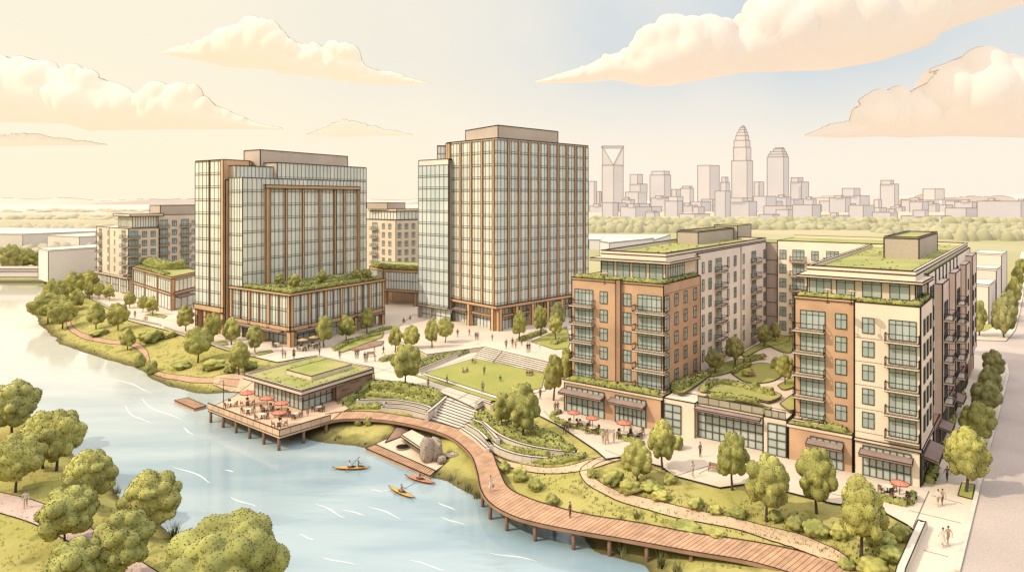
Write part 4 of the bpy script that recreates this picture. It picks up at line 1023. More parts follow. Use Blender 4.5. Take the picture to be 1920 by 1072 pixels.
# terrace hedges belong to the building
hedge('', [tuple(Ffront.at(.8, 0, -.9))[:2], tuple(Ffront.at(sP1 - .6, 0, -.9))[:2]], 1.7, .85, zf=lambda x, y: ZP, name='terrace_hedge', parent=bb, seed=31)
hedge('', [tuple(Fside.at(1.5, 0, 1.6))[:2], tuple(Fside.at(15, 0, 1.6))[:2]], 2.2, 1.2, zf=lambda x, y: ZP, name='terrace_hedge', parent=bb, seed=32)
for a, b_ in ((Fup.at(xu0 + .3, 0, -.7), Fup.at(xu1 - .4, 0, -.7)), (Fside.at(.6, 0, -.7), Fside.at(xs_b - .6, 0, -.7))):
    hedge('', [tuple(a)[:2], tuple(b_)[:2]], 1.2, .7, zf=lambda x, y: 25.0, name='roof_hedge', parent=bb, seed=33)
child_fix(bb)

# ---- rear cream block closing the courtyard
rb = empty('apartment_block', (64, 166, 0), 'cream rear apartment block with a green roof strip closing the courtyard', 'apartment block')
rA = Fside.at(xs_e + .2); Frear = Face(v2(rA, D1, 2.2), v2(rA, D1, 27))
mb = MB(); rpts = [Frear.A, Frear.B, v2(Frear.B, D2, 16), v2(Frear.A, D2, 16)]
prism(mb, rpts, 0, 29.6, CREAM_SUN, ROOFG, .16)
for q0_, q1_ in ((2, 3),): mb.bar((*tuple(rpts[q0_])[:2], 29.8), (*tuple(rpts[q1_])[:2], 29.8), .5, CREAM, .7); mb.bar((*tuple(rpts[q0_])[:2], 30.2), (*tuple(rpts[q1_])[:2], 30.2), .14)
mb.build('wall', rb)
mb = MB(); jj = [v2(rA, D1, -3.5), v2(rA, D1, 2.2), v2(v2(rA, D1, 2.2), D2, 10), v2(v2(rA, D1, -3.5), D2, 10)]
prism(mb, [v2(p, D2, .8) for p in jj], 0, 29.0, MATS['asphalt_road'], ROOFG, .12)
for z in wz: mb.bar((*v2(jj[0], D2, .75), z - .5), (*v2(jj[1], D2, .75), z - .5), .1)
mb.build('link_glazing', rb)
for u, kind in [(1468, 'w'), (1497, 'b'), (1528, 'w'), (1561, 'b'), (1590, 'w')]:
    x = Frear.su(u)
    for z in wz:
        if kind == 'b': Frear.put('balcony_glazing', bay_mesh(2.6, 2.5, 3), rb, x, z - .15); balcony(Frear, rb, x, z - .3, 3.7, 1.3)
        else: Frear.put('window', WIN, rb, x, z)
child_fix(rb)

# ---- glass hall and courtyard podium
hb = empty('entrance_hall', tuple(Ffront.at(sH0)), 'single storey glass entrance hall with a planted courtyard on its roof', 'entrance hall')
mb = MB()
prism(mb, [FL(sP1 + .3, .2), FL(sH0, .2), FL(sH0, 5), FL(sP1 + .3, 5)], 0, ZP - .1, CREAM, None, .15)
prism(mb, [FL(sH1, .2), FL(sR0 - .3, .2), FL(sR0 - .3, 5), FL(sH1, 5)], 0, ZP - .1, CREAM, None, .15)
prism(mb, [FL(sH0, 1.2), FL(sH1, 1.2), FL(sH1, 6), FL(sH0, 6)], 0, ZP - .3, CREAM, ROOFG, .1)
mb.build('wall', hb)
Fh = Face(FL(sH0, 1.2), FL(sH1, 1.2)); Fc = Face(FL(0, .2), FL(60, .2))
g, m_ = MB(), MB(); curtain(g, m_, Fh, .3, Fh.L - .3, .15, 5.3, 9, 4, .06, GLASS, .13, .13, False, 4); o = g.build('hall_glazing', hb); m_.build('glazing_bars', o)
for u0, u1 in ((1246, 1277), (1440, 1474)):
    g, m_ = MB(), MB(); curtain(g, m_, Fc, Fc.su(u0), Fc.su(u1), .15, 5.0, 2, 4, .06, GLASS, .13, .13, False, 5); o = g.build('side_glazing', hb); m_.build('glazing_bars', o)
canopy(Ffront, hb, sH0 + .3, sH1 - .2, 5.3, 1.0, .25)
cy = [FL(sP1 + .3, 5), FL(sH0, 5), FL(sH0, 6), FL(sH1, 6), FL(sH1, 5), FL(sR0 + .5, 5), v2(FL(sR0 + .5, 5), D2, 72), v2(FL(sP1 + .3, 5), D2, 72)]
mb = MB(); prism(mb, cy, 0, GZ_ - .1, CREAM, PAVE, .0); mb.build('courtyard_deck', hb)
FLN = [0]
def flat(name, pxs, z, m, parent, ink=.11):
    FLN[0] += 1; z += .012 * FLN[0]
    pts = smooth_line([P(u, v, z) for u, v in pxs + [pxs[0]]], 60)[:-1]
    return sheet(name, [tuple(q) for q in pts], z, m, .15, ink, PAVE2, parent, None)
flat('courtyard_lawn', [(1372, 700), (1395, 686), (1432, 680), (1462, 690), (1466, 704), (1440, 716), (1400, 716)], GZ_ + .05, LAWN, hb)
flat('courtyard_bed', [(1316, 700), (1345, 684), (1395, 672), (1392, 688), (1360, 700), (1330, 706)], GZ_ + .05, HEDGE, hb)
flat('courtyard_bed', [(1390, 664), (1420, 646), (1470, 626), (1478, 640), (1432, 652), (1400, 668)], GZ_ + .05, HEDGE, hb)
flat('courtyard_bed', [(1425, 640), (1480, 625), (1486, 655), (1470, 660)], GZ_ + .05, HEDGE, hb)
flat('courtyard_bed', [(1458, 722), (1490, 706), (1492, 722), (1470, 730)], GZ_ + .05, LAWN, hb)
flat('roof_bed', [(1312, 730), (1335, 712), (1390, 720), (1458, 736), (1462, 744), (1440, 752), (1420, 748)], GZ_ + .35, ROOFG, hb)
flat('roof_bed', [(1256, 728), (1300, 704), (1332, 700), (1325, 708), (1282, 736)], GZ_ + .2, HEDGE, hb)
flat('roof_bed', [(1462, 756), (1490, 738), (1492, 764), (1478, 768)], GZ_ + .2, ROOFG, hb)
for pl, wv, hv in (([(1316, 733), (1345, 718), (1400, 728), (1452, 742)], 1.6, .8), ([(1330, 742), (1380, 746), (1425, 755)], 1.2, .7), ([(1262, 726), (1300, 712)], 1.8, .9), ([(1375, 698), (1390, 688), (1408, 684)], .9, .7), ([(1395, 678), (1415, 672), (1436, 669)], .9, .8)):
    hedge('', [tuple(P(u, v, GZ_ + .3))[:2] for u, v in pl], wv, hv, zf=lambda x, y: GZ_ + .3, name='courtyard_hedge', parent=hb, seed=41)
mb = MB()          # glass balustrade along the hall roof edge
for x0, x1, bk in ((sH0 + .2, sH1 - .2, 1.0), (sH1 + .2, sR0 - .5, .4)):
    fb = Face(FL(x0, bk), FL(x1, bk)); n = max(3, int((x1 - x0) / 1.6))
    for i in range(n): mb.face([fb.at(fb.L * i / n, ZP - .1), fb.at(fb.L * (i + 1) / n, ZP - .1), fb.at(fb.L * (i + 1) / n, ZP + 1.0), fb.at(fb.L * i / n, ZP + 1.0)], RAILG, random.random())
    for i in range(n + 1): fb.line(mb, fb.L * i / n, ZP - .1, fb.L * i / n, ZP + 1., .06, .02)
    fb.line(mb, 0, ZP + 1., fb.L, ZP + 1., .1, .02)
mb.build('balustrade', hb)
child_fix(hb)

# ---- right corner block
cb = empty('apartment_block', tuple(Ffront.at(sR1)), 'corner apartment block, half orange brick and half cream, beside the road', 'apartment block')
E1 = Ffront.at(sR2)
mb = MB()
prism(mb, [FL(sR0), FL(sR1 - .2), FL(sR1 - .2, 8), FL(sR0, 8)], 0, ZP - .9, BRICK, ROOFG, .16)
prism(mb, [FL(sR0 - .2, -.2), FL(sR1 - .25, -.2), FL(sR1 - .25, 8), FL(sR0 - .2, 8)], ZP - .9, ZP - .4, SLAB, ROOFG, .13, True)
mb.build('podium_wall', cb)
UR = 1.6; Fr_ = Face(FL(0, UR), FL(60, UR)); xr0 = Fr_.su(1490)
LS = 83.
mb = MB(); brk = [Fr_.at(xr0), FL(sR1, UR), FL(sR1, 22), v2(Fr_.at(xr0), D2, 20)]
prism(mb, brk, ZP - .4, 25.0, BRICK, ROOFG, .17)
Fr_.box(mb, xr0 - .1, sR1 - .1, -.2, .12, 24.6, 25.0, BRICK, .1)
mb.build('brick_wall', cb)
crm = [FL(sR1, .2), E1, v2(E1, DS, 12.5), v2(FL(sR1, .2), D2, 12.5)]
mb = MB(); prism(mb, crm, 0, 25.0, CREAM, ROOFG, .17)
Fc2 = Face(crm[0], crm[1]); Fst = Face(E1, v2(E1, DS, LS))
Fc2.box(mb, 0, Fc2.L + .2, -.2, .22, 4.9, 5.35, CREAM, .12)
for z in FLOORS: Fc2.line(mb, .1, z - .75, Fc2.su(1655), z - .75, .05, .02, INK2)
Fst.box(mb, 0, 12.5, -.2, .22, 4.9, 5.35, CREAM, .12)
mb.build('cream_wall', cb)
# street wing: bays stepping in and out
mb = MB()
def stpoly(s0, s1, o, dep=16): return [tuple(Fst.at(s0, 0, o))[:2], tuple(Fst.at(s1, 0, o))[:2], tuple(Fst.at(s1, 0, -dep))[:2], tuple(Fst.at(s0, 0, -dep))[:2]]
prism(mb, stpoly(12.5, LS, -.6), 0, 28.4, BEIGE, ROOFG, .16)
mb.build('street_wall', cb)
mb = MB()
for s0, s1, o, zt, m_ in ((20, 29, .5, 26.2, PINKB), (40, 49, .5, 26.2, PINKB), (60, 69, .5, 26.2, PINKB), (72, 82.8, .7, 27.2, PINKB)): prism(mb, stpoly(s0, s1, o, 3), 5.2, zt, m_, None, .14)
prism(mb, stpoly(12.6, 82.9, .15, 3), 0, 5.2, BRICKD, None, .14)
mb.build('projecting_bays', cb)
pn = [v2(v2(FL(sR0, UR), D1, 1.6), D2, 3.2), v2(v2(E1, D1, -1.0), D2, 4.0)]
pn = [pn[0], pn[1], v2(pn[1], DS, 13), v2(pn[0], D2, 15)]
mb = MB(); prism(mb, pn, 25.0, 28.0, CREAM, None, .13); mb.build('penthouse_wall', cb)
Fpn = Face(pn[0], pn[1]); Fpn2 = Face(pn[1], pn[2])
ev = [v2(v2(pn[0], D1, -1.2), D2, -1.3), v2(v2(pn[1], D1, 1.0), D2, -1.3), v2(v2(pn[1], D1, 1.3), DS, 8), v2(v2(pn[0], D1, -1.2), D2, 10)]
mb = MB(); prism(mb, ev, 27.7, 28.1, SLAB, None, .15, True, True); mb.build('roof_eave', cb)
rfe = [pn[0], pn[1], tuple(Fst.at(LS, 0, -1.))[:2], tuple(Fst.at(LS, 0, -16))[:2], v2(tuple(Frear.at(20))[:2], D2, 4), v2(pn[0], D2, 46)]
mb = MB(); prism(mb, rfe, 28.1, 28.9, CREAM, ROOFG, .16); parapet(mb, rfe, 28.9, 29.5, .5, CREAM, .14); mb.build('green_roof', cb)
roof_tufts([tuple(q)[:2] for q in inset(rfe, 1.5)], 28.9, 120, cb, seed=5)
# inner courtyard wall of this wing
mb = MB(); inn = [v2(FL(sR0, UR), D2, 20), v2(Fr_.at(xr0 + 10), D2, 20), v2(Fr_.at(xr0 + 10), D2, 62), v2(FL(sR0, UR), D2, 62)]
prism(mb, inn, 0, 28.1, BEIGE, None, .14); mb.build('courtyard_wall', cb)
# plant room
qb = P(1723, 486, 28.9); qb = Vector((qb.x, qb.y, 0)); dst = Vector((DS[0], DS[1], 0))
ba = [qb, qb - D1 * 5.6, qb - D1 * 5.6 + dst * 26, qb + dst * 26]
mb = MB(); prism(mb, ba, 28.8, 32.6, TAUPE, ROOFG, .16); parapet(mb, ba, 32.6, 32.9, .35, TAUPE, .13); mb.build('plant_room', cb)
xb0, xb1 = Fr_.su(1501), Fr_.su(1547); xc0, xc1 = Fc2.su(1667), Fc2.su(1718)
for z in FLOORS:
    Fr_.put('balcony_glazing', bay_mesh(xb1 - xb0, 2.75, 4), cb, (xb0 + xb1) / 2, z - .5); balcony(Fr_, cb, (xb0 + xb1) / 2 - .4, z - .62, xb1 - xb0 + .9, 1.4)
    Fr_.put('window', WIN, cb, Fr_.su(1577), z)
    Fc2.put('window', WIN, cb, Fc2.su(1628), z)
    Fc2.put('balcony_glazing', bay_mesh(xc1 - xc0, 2.75, 4), cb, (xc0 + xc1) / 2, z - .5); balcony(Fc2, cb, (xc0 + xc1) / 2, z - .62, xc1 - xc0 + .9, 1.2)
    for s_ in (3.4, 6.6, 9.8): Fst.put('window', WIN, cb, s_, z)
for k in range(6):
    z = 7. + 3.4 * k
    for s_ in (15.2, 18., 31.5, 51.5):
        if k < 6: Fst.put('window', WIN, cb, s_, z, -.6)
    for s_ in (24.5, 44.5):
        if k < 5: Fst.put('balcony_glazing', bay_mesh(4.5, 2.6, 4), cb, s_, z - .3, .5); o = balcony(Fst, cb, s_, z - .45, 5.6, 1.3); o.location = Fst.at(s_, z - .45, .5)
    for s_ in (35.5, 56):
        Fst.put('window', WIN, cb, s_, z, -.6)
    if k < 5:
        for s_ in (64.5, 74.5, 79.5): Fst.put('window', WIN, cb, s_, z, .5 if s_ < 70 else .7)
for u0, u1 in ((1523, 1581),):
    f = Ffront; x0, x1 = f.su(u0 - 3), f.su(u1); g, m_ = MB(), MB(); curtain(g, m_, f, x0, x1, .15, 4.3, 5, 3, .07, GLASS, .12, .12, False, 3); o = g.build('shop_glazing', cb); m_.build('glazing_bars', o)
    canopy(f, cb, x0 - .4, x1 + .1, 3.6, 1.7)
f = Fc2; x0, x1 = f.su(1618), f.su(1708); g, m_ = MB(), MB(); curtain(g, m_, f, x0, x1, .15, 4.4, 7, 3, .07, GLASS, .12, .12, False, 3); o = g.build('shop_glazing', cb); m_.build('glazing_bars', o)
canopy(f, cb, x0 - .3, x1 + .3, 3.6, 1.7)
f = Fst
for x0, x1, o_ in ((.8, 8.5, .0), (14.5, 20, .15), (23, 30, .15), (33, 39, .15), (42, 49, .15), (52, 58, .15), (61, 67, .15)):
    g, m_ = MB(), MB(); curtain(g, m_, f, x0, x1, .15, 4.2, 4, 2, o_ + .07, GLASS, .12, .12, False, 3); o = g.build('shop_glazing', cb); m_.build('glazing_bars', o)
for x0, x1 in ((1.5, 9.5), (17, 22), (36, 42)): canopy(f, cb, x0, x1, 3.7, 2.0, .5)
for i in range(4): Fpn.put('penthouse_window', bay_mesh(2.5 if i else 3.2, 2.4, 3 if not i else 2), cb, Fpn.L * (.13 + .245 * i), 25.3)
Fpn2.put('penthouse_window', bay_mesh(5.0, 2.4, 5), cb, 3.6, 25.3)
for s_ in (21, 26, 31, 36, 42, 48, 54): Fst.put('window', WINT, cb, s_, 26.0, -.6)
hedge('', [tuple(Ffront.at(sR0 + .7, 0, -.75))[:2], tuple(Ffront.at(sR1 - .9, 0, -.75))[:2]], 1.3, .9, zf=lambda x, y: ZP - .4, name='terrace_hedge', parent=cb, seed=51)
for a, b_ in ((Fr_.at(xr0 + .3, 0, -.8), FL(sR1 - .2, UR + .8)), (Fc2.at(.2, 0, -1.2), Fc2.at(Fc2.L - .6, 0, -.8)), (Fst.at(.7, 0, -.8), Fst.at(12, 0, -.8))):
    hedge('', [tuple(a)[:2], tuple(b_)[:2]], 1.2, .6, zf=lambda x, y: 25.0, name='roof_hedge', parent=cb, seed=52)
child_fix(cb)
# ================================================================ TOWERS
FIN_W = 1.0
def fin_mesh(w, dep, h):
    mb = MB(); mb.box(-w / 2, w / 2, -dep, .0, 0, h, COPPER)
    for x in (-w / 2, w / 2): mb.bar((x, -dep, 0), (x, -dep, h), .15)
    return mb.data('copper_fin')
# ---- right-hand tower
tw = empty('office_tower', tuple(P(932, 628)), 'tall glass office tower with slim copper fins and a flat taupe roof box', 'office tower')
T0 = P(932, 628); T0.z = 0
TR = Vector((25.8, 225.5, 0)); TL = Vector((-20.8, 213.0, 0))
FRt = Face(T0, TR); FLt = Face(TL, T0); TB = TR + (TL - T0)
ZB, ZT = 8.6, 57.5
mb = MB(); prism(mb, [inset([TL, T0, TR, TB], .12)[i] for i in range(4)], ZB, ZT - .3, TAUPE, PALEROOF, .1)
prism(mb, [TL, T0, TR, TB], ZT - .3, ZT + .25, TAUPE, PALEROOF, .24, True); mb.build('roof_slab', tw)
g, m_ = MB(), MB()
curtain(g, m_, FRt, 0, FRt.L, ZB, ZT - .4, 29, 13, .02, TGLASSB, .09, .13, True, 2); curtain(g, m_, FLt, 0, FLt.L, ZB, ZT - .4, 14, 13, .02, TGLASS, .09, .13, True, 3)
o = g.build('curtain_glazing', tw); m_.build('glazing_bars', o)
fm = fin_mesh(.8, .4, ZT - ZB - .2)
for k in range(9): FRt.put('copper_fin', fm, tw, FRt.L * (k + 1.) / 9.6, ZB)
for k in range(4): FLt.put('copper_fin', fm, tw, FLt.L * (.30 + .215 * k), ZB)
mb = MB(); FLt.box(mb, 0, 2.2, -.1, .5, ZB - .9, ZT, COPPER, .18)
FLt.line(mb, 1.1, ZB, 1.1, ZT, .12, .5); mb.build('copper_pier', tw)
# copper beam and ground floor
mb = MB(); ring = [TL, T0, TR, TB]
prism(mb, [tuple(p)[:2] for p in inset(ring, -.75)], ZB - 1.0, ZB, COPPER, None, .2, True, True); mb.build('copper_beam', tw)
g, m_ = MB(), MB(); ins = inset(ring, 1.2); FR2 = Face(ins[1], ins[2]); FL2 = Face(ins[0], ins[1])
curtain(g, m_, FR2, 0, FR2.L, 0, ZB - 1, 26, 2, 0, TGLASSB, .14, .16, False, 4); curtain(g, m_, FL2, 0, FL2.L, 0, ZB - 1, 14, 2, 0, TGLASSB, .14, .16, False, 5)
o = g.build('ground_floor_glazing', tw); m_.build('glazing_bars', o)
cm = MB(); cm.box(-.65, .65, -.9, .4, 0, ZB - 1., COPPER)
for x in (-.65, .65): cm.bar((x, -.9, 0), (x, -.9, ZB - 1), .16)
cm = cm.data('copper_column')
for k in range(7): FRt.put('copper_column', cm, tw, .6 + (FRt.L - 1.2) * k / 6, 0)
for k in range(3): FLt.put('copper_column', cm, tw, .8 + (FLt.L - 2.0) * k / 2.0, 0)
mb = MB(); FRt.box(mb, .6, FRt.L - .6, -.5, .35, 5.0, 5.7, COPPERD, .12); FLt.box(mb, .8, FLt.L - .8, -.5, .35, 5.0, 5.7, COPPERD, .12); mb.build('spandrel_beam', tw)
canopy(FLt, tw, 4.5, 11.5, 5.6, 1.6)
# roof box
pr = [TL.lerp(T0, .18) + (TB - TL) * .10, T0 + (TL - T0) * .04 + (TR - T0) * .03, T0 + (TL - T0) * .04 + (TR - T0) * .66, TL.lerp(T0, .18) + (TB - TL) * .66]
mb = MB(); prism(mb, pr, ZT, ZT + 4.1, TAUPE, PALEROOF, .24); mb.build('plant_room', tw)
# lower side wing
S0, S1 = P(785, 601), P(841, 611); S0.z = S1.z = 0
FS = Face(S0, S1); bk = Vector((9, 18, 0))
mb = MB(); prism(mb, [S0 + bk * .02, S1 + bk * .02, S1 + bk, S0 + bk], 5.0, 52.2, TAUPE, PALEROOF, .22)
prism(mb, [S0, S1, S1 + bk, S0 + bk], 50.6, 52.4, BEIGE, PALEROOF, .2, True); mb.build('side_wing_wall', tw)
g, m_ = MB(), MB(); curtain(g, m_, FS, 0, FS.L, 5.6, 50.6, 7, 12, .1, TGLASSB, .09, .13, True, 6)
FSl = Face(S0 + bk, S0); curtain(g, m_, FSl, 0, FSl.L, 5.6, 50.6, 9, 12, .1, TGLASSB, .09, .13, True, 8)
curtain(g, m_, FS, .4, FS.L, 0, 5., 6, 2, -1., TGLASSB, .09, .13, False, 6)
o = g.build('side_wing_glazing', tw); m_.build('glazing_bars', o)
mb = MB(); FS.box(mb, -.1, FS.L, -.2, .35, 5.0, 5.7, TAUPE, .16); FS.box(mb, 0, .8, -.9, .3, 0, 5., TAUPE, .14); FS.box(mb, FS.L * .42, FS.L * .42 + .5, -.6, .3, 0, 5., TAUPE, .14); mb.build('side_wing_base', tw)
U0_, U1_ = S0 + Vector((5.6, 4.6, 0)), S0 + Vector((14.5, 5.0, 0)); FU = Face(U0_, U1_)
mb = MB(); prism(mb, [U0_, U1_, U1_ + bk * .7, U0_ + bk * .7], 50, 57.6, TAUPE, PALEROOF, .22); mb.build('upper_wing_wall', tw)
g, m_ = MB(), MB(); curtain(g, m_, FU, 0, FU.L, 52.4, 57.4, 8, 2, .06, TGLASS, .09, .13, False, 9); o = g.build('upper_wing_glazing', tw); m_.build('glazing_bars', o)
child_fix(tw)

# ---- left-hand stepped office building with its copper podium
ow = empty('office_building', tuple(P(545, 652)), 'wide stepped glass office with a big copper picture frame and a garden podium', 'office building')
C0 = P(544, 652); C0.z = 0; CR = Vector((-40.6, 211.7, 0)); CL = Vector((-82.3, 194.8, 0))
e1 = (CR - C0).normalized(); e2 = (CL - C0).normalized()
FPr = Face(C0, CR); FPl = Face(CL, C0); ZPD = 14.6
B0 = Vector((-77.5, 191.8, 0)); e2b = e2
BL = 52.
body = [B0, B0 + e1 * BL, B0 + e1 * BL + e2b * 24, B0 + e2b * 24]
ring = [C0, CR, CR + e2 * 24.5, CL]
def fpart(pts, z0, z1, name, m, parent, ink=.2, **kw): b = MB(); prism(b, pts, z0, z1, m, PALEROOF, ink, **kw); return b.build(name, parent)
# podium: slab roof, garden, glazing and copper frame
b = MB(); prism(b, inset(ring, .5), 4.6, ZPD - .7, TAUPE, None, 0); prism(b, [tuple(p)[:2] for p in inset(ring, -.25)], ZPD - .8, ZPD, COPPER, ROOFG, .2, True, True); b.build('podium_roof', ow)
g, m_ = MB(), MB(); curtain(g, m_, FPr, .8, FPr.L - .6, 5.4, ZPD - .8, 26, 2, -.2, TGLASSB, .09, .13, True, 21); curtain(g, m_, FPl, .8, FPl.L - .8, 5.4, ZPD - .8, 18, 2, -.2, TGLASS, .09, .13, True, 22)
o = g.build('podium_glazing', ow); m_.build('glazing_bars', o)
b = MB()
for f, n in ((FPr, 6), (FPl, 3)):
    f.box(b, 0, f.L, -.3, .22, 4.3, 5.5, COPPER, .16)
    for k in range(n + 1):
        x = .55 + (f.L - 1.1) * k / n; f.box(b, x - .5, x + .5, -.3, .2, 4.5, ZPD - .8, COPPER, .14)
        if k < n: x += (f.L - 1.1) / n / 2; f.box(b, x - .18, x + .18, -.3, .12, 5.5, ZPD - .8, COPPERD, .1)
b.build('podium_frame', ow)
b = MB(); b.box(-.7, .7, -.2, 1.2, 0, 4.5, COPPER)
for x in (-.7, .7): b.bar((x, -.2, 0), (x, -.2, 4.5), .16)
cm2 = b.data('copper_column')
for k in range(4): FPr.put('copper_column', cm2, ow, .7 + (FPr.L - 1.4) * k / 3, 0)
for k in range(1, 3): FPl.put('copper_column', cm2, ow, FPl.L - .7 - (FPl.L - 1.4) * k / 2.2, 0)
g, m_ = MB(), MB(); ii = inset(ring, 2.6); curtain(g, m_, Face(ii[0], ii[1]), 0, FPr.L - 4, 0, 4.5, 16, 2, 0, TGLASSB, .12, .14, False, 24); curtain(g, m_, Face(ii[3], ii[0]), 0, FPl.L - 3, 0, 4.5, 12, 2, 0, TGLASSB, .12, .14, False, 25)
o = g.build('shop_glazing', ow); m_.build('glazing_bars', o)
for x0, x1 in ((1.5, 12), (28, 37)): canopy(FPr, ow, x0, x1, 4.0, 1.4)
canopy(FPl, ow, 3, 25, 4.0, 1.4)
# main body
FB = Face(B0, B0 + e1 * BL); FBl = Face(B0 + e2b * 6.8, B0)
b = MB(); prism(b, inset(body, .1), 0, 45.6, TAUPE, PALEROOF, .0); ink_poly(b, body[:2] + [body[0]], 0, 46.0, .24, False, INK)
upA = B0 + e1 * 12.5
prism(b, [tuple(p)[:2] for p in (upA + e2b * .1, B0 + e1 * (BL - .05) + e2b * .1, body[2], upA + e2b * 23)], 45.6, 50.9, TAUPE, PALEROOF, .24)
prism(b, [tuple(p)[:2] for p in (B0 + e2b * 4 + e1 * .5, upA + e2b * 2, upA + e2b * 22, B0 + e2b * 22 + e1 * .5)], 45.6, 49.6, TAUPE, PALEROOF, .2)
b.build('body_wall', ow)
g, m_ = MB(), MB(); curtain(g, m_, FB, 0, BL, 6, 46., 32, 10, .02, TGLASS, .09, .13, True, 31); curtain(g, m_, FB, 12.5, BL, 46., 50.8, 25, 1, .02, TGLASS, .09, .13, True, 32)
curtain(g, m_, FBl, 0, 6.8, 0, 46., 5, 11, .02, TGLASS, .09, .13, True, 33)
fu = Face(B0 + e2b * 4 + e1 * .5, upA + e2b * 2); curtain(g, m_, fu, 0, fu.L, 46, 49.5, 10, 1, .06, TGLASS, .09, .13, False, 34)
o = g.build('curtain_glazing', ow); m_.build('glazing_bars', o)
# copper picture frame on the facade
fx0 = FB.su(495); fx1 = FB.su(671); zt_ = FB.zv(560, 354)
b = MB()
FB.box(b, fx0, fx0 + 1.7, 0, .9, ZPD, zt_, COPPER, .2); FB.line(b, fx0 + 1.1, ZPD, fx0 + 1.1, zt_, .14, .9); FB.box(b, fx1 - .9, fx1, 0, .9, ZPD, zt_, COPPER, .18); FB.box(b, fx0 - .2, fx1 + .2, 0, .95, zt_, zt_ + 1.0, COPPER, .2)
b.build('copper_frame', ow)
fm2 = fin_mesh(.8, .5, zt_ - ZPD)
for u in (535, 567, 598, 626.5, 644): FB.put('copper_fin', fm2, ow, FB.su(u), ZPD)
# left slab
L1 = Vector((-84.2, 195.0, 0)); L0 = L1 + e2 * 15.6
FLs = Face(L0, L1); dpt = e1
sl_ = [L0, L1, L1 + dpt * 9, L0 + dpt * 24]
b = MB(); prism(b, inset(sl_, .1), 7.0, 51.4, COPPER, PALEROOF, .22); b.build('left_slab_wall', ow)
g, m_ = MB(), MB(); curtain(g, m_, FLs, 0, FLs.L - .9, 8, 51.0, 7, 11, .02, TGLASS, .09, .13, True, 41); o = g.build('left_slab_glazing', ow); m_.build('glazing_bars', o)
b = MB(); FLs.box(b, FLs.L - 1.3, FLs.L + .1, -.1, .35, 6.6, 51.4, COPPER, .16); FLs.box(b, FLs.L * .50, FLs.L * .50 + .35, -.1, .25, 8, 51.2, COPPERD, .1); FLs.box(b, -.1, FLs.L + .1, -.2, .4, 6.4, 8.0, COPPER, .18); b.build('left_slab_frame', ow)
for x in (1.0, 5.5, FLs.L - 1): FLs.put('copper_column', cm2, ow, x, 0); 
b = MB(); FLs.box(b, .6, FLs.L - .6, -.5, .1, 0, .3, COPPERD); 
for x in (1.0, 5.5, FLs.L - 1): FLs.box(b, x - .7, x + .7, -1.2, .2, 4.4, 6.5, COPPER, .14)
b.build('slab_base', ow)
g, m_ = MB(), MB(); curtain(g, m_, FLs, 1., FLs.L - 1, 0, 6.5, 7, 2, -1.5, TGLASSB, .12, .14, False, 42); o = g.build('base_glazing', ow); m_.build('glazing_bars', o)
# recessed copper side between slab and body
b = MB(); prism(b, [tuple(p)[:2] for p in (L1 + dpt * .3 + e2 * -.2, B0 + e2b * 6.9 + e1 * 3, B0 + e2b * 12 + e1 * 9, L1 + dpt * 9)], 0, 45.4, COPPER, PALEROOF, .2); b.build('copper_return', ow)
# roof box
rx = [B0 + e1 * 9 + e2b * 8, B0 + e1 * 42 + e2b * 8, B0 + e1 * 42 + e2b * 20, B0 + e1 * 9 + e2b * 20]
qx0 = Vector((-77.6, 205.5, 0)); rx = [qx0, qx0 + e1 * 38, qx0 + e1 * 38 + e2b * 9, qx0 + e2b * 8.5]
b = MB(); prism(b, rx, 49.0, 55.0, TAUPE, PALEROOF, .24); b.build('plant_room', ow)
# podium garden
rr = random.Random(4)
for a, b_, wv, hv in ((FPr.at(1, 0, -1.6), FPr.at(FPr.L - 1, 0, -1.6), 2.4, 1.0), (FPl.at(2, 0, -1.5), FPl.at(FPl.L - 1.5, 0, -1.5), 2.2, .9), (FPr.at(6, 0, -7), FPr.at(34, 0, -8), 3.0, 1.2), (FPr.at(3, 0, -12), FPr.at(30, 0, -14), 3., 1.)):
    hedge('', [tuple(a)[:2], tuple(b_)[:2]], wv, hv, zf=lambda x, y: ZPD, name='roof_hedge', parent=ow, seed=61)
child_fix(ow)
for a in [(524, 538, 512, 22, 'first little tree on the office podium roof garden'), (551, 543, 513, 24, 'second little tree on the office podium roof garden'), (604, 534, 505, 20, 'third little tree on the office podium roof garden'), (668, 527, 505, 22, 'low bushy tree near the far end of the office podium roof'), (688, 525, 503, 22, 'last bushy tree at the far end of the office podium roof')]:
    tree(*a, kind='g', z=ZPD, bottom=.2, group='podium roof trees')

# ---- pavilion building between the towers
kb_ = empty('link_building', tuple(P(690, 545)), 'low copper framed building with a planted roof between the two glass offices', 'link building')
K0 = P(690, 582); K1 = P(742, 598); K0 = Vector((-56, 262, 0)); K1 = Vector((-48.5, 252, 0)); K2 = Vector((-34.5, 246, 0))
b = MB(); prism(b, [K0, K1, K2, Vector((-30, 275, 0)), Vector((-56, 282, 0))], 5, 13.4, COPPER, ROOFG, .22, True, True); b.build('wall', kb_)
FK = Face(K1, K2); FK0 = Face(K0, K1)
for f_, x0, x1, nn_ in ((FK, 1, FK.L, 12), (FK0, 1, FK0.L - 1, 10)):
    g, m_ = MB(), MB(); curtain(g, m_, f_, x0, x1, 6, 12.4, nn_, 2, .08, TGLASSB, .10, .13, False, 51); o = g.build('facade_glazing', kb_); m_.build('glazing_bars', o)
b = MB(); FK.box(b, 0, 1.5, -1, .1, 0, 5, COPPERD, .16); FK.box(b, FK.L - 2, FK.L - .6, -1, .1, 0, 5, COPPERD, .16); FK0.box(b, .5, 2, -1, 0, 0, 5, COPPERD, .16); b.build('column', kb_)
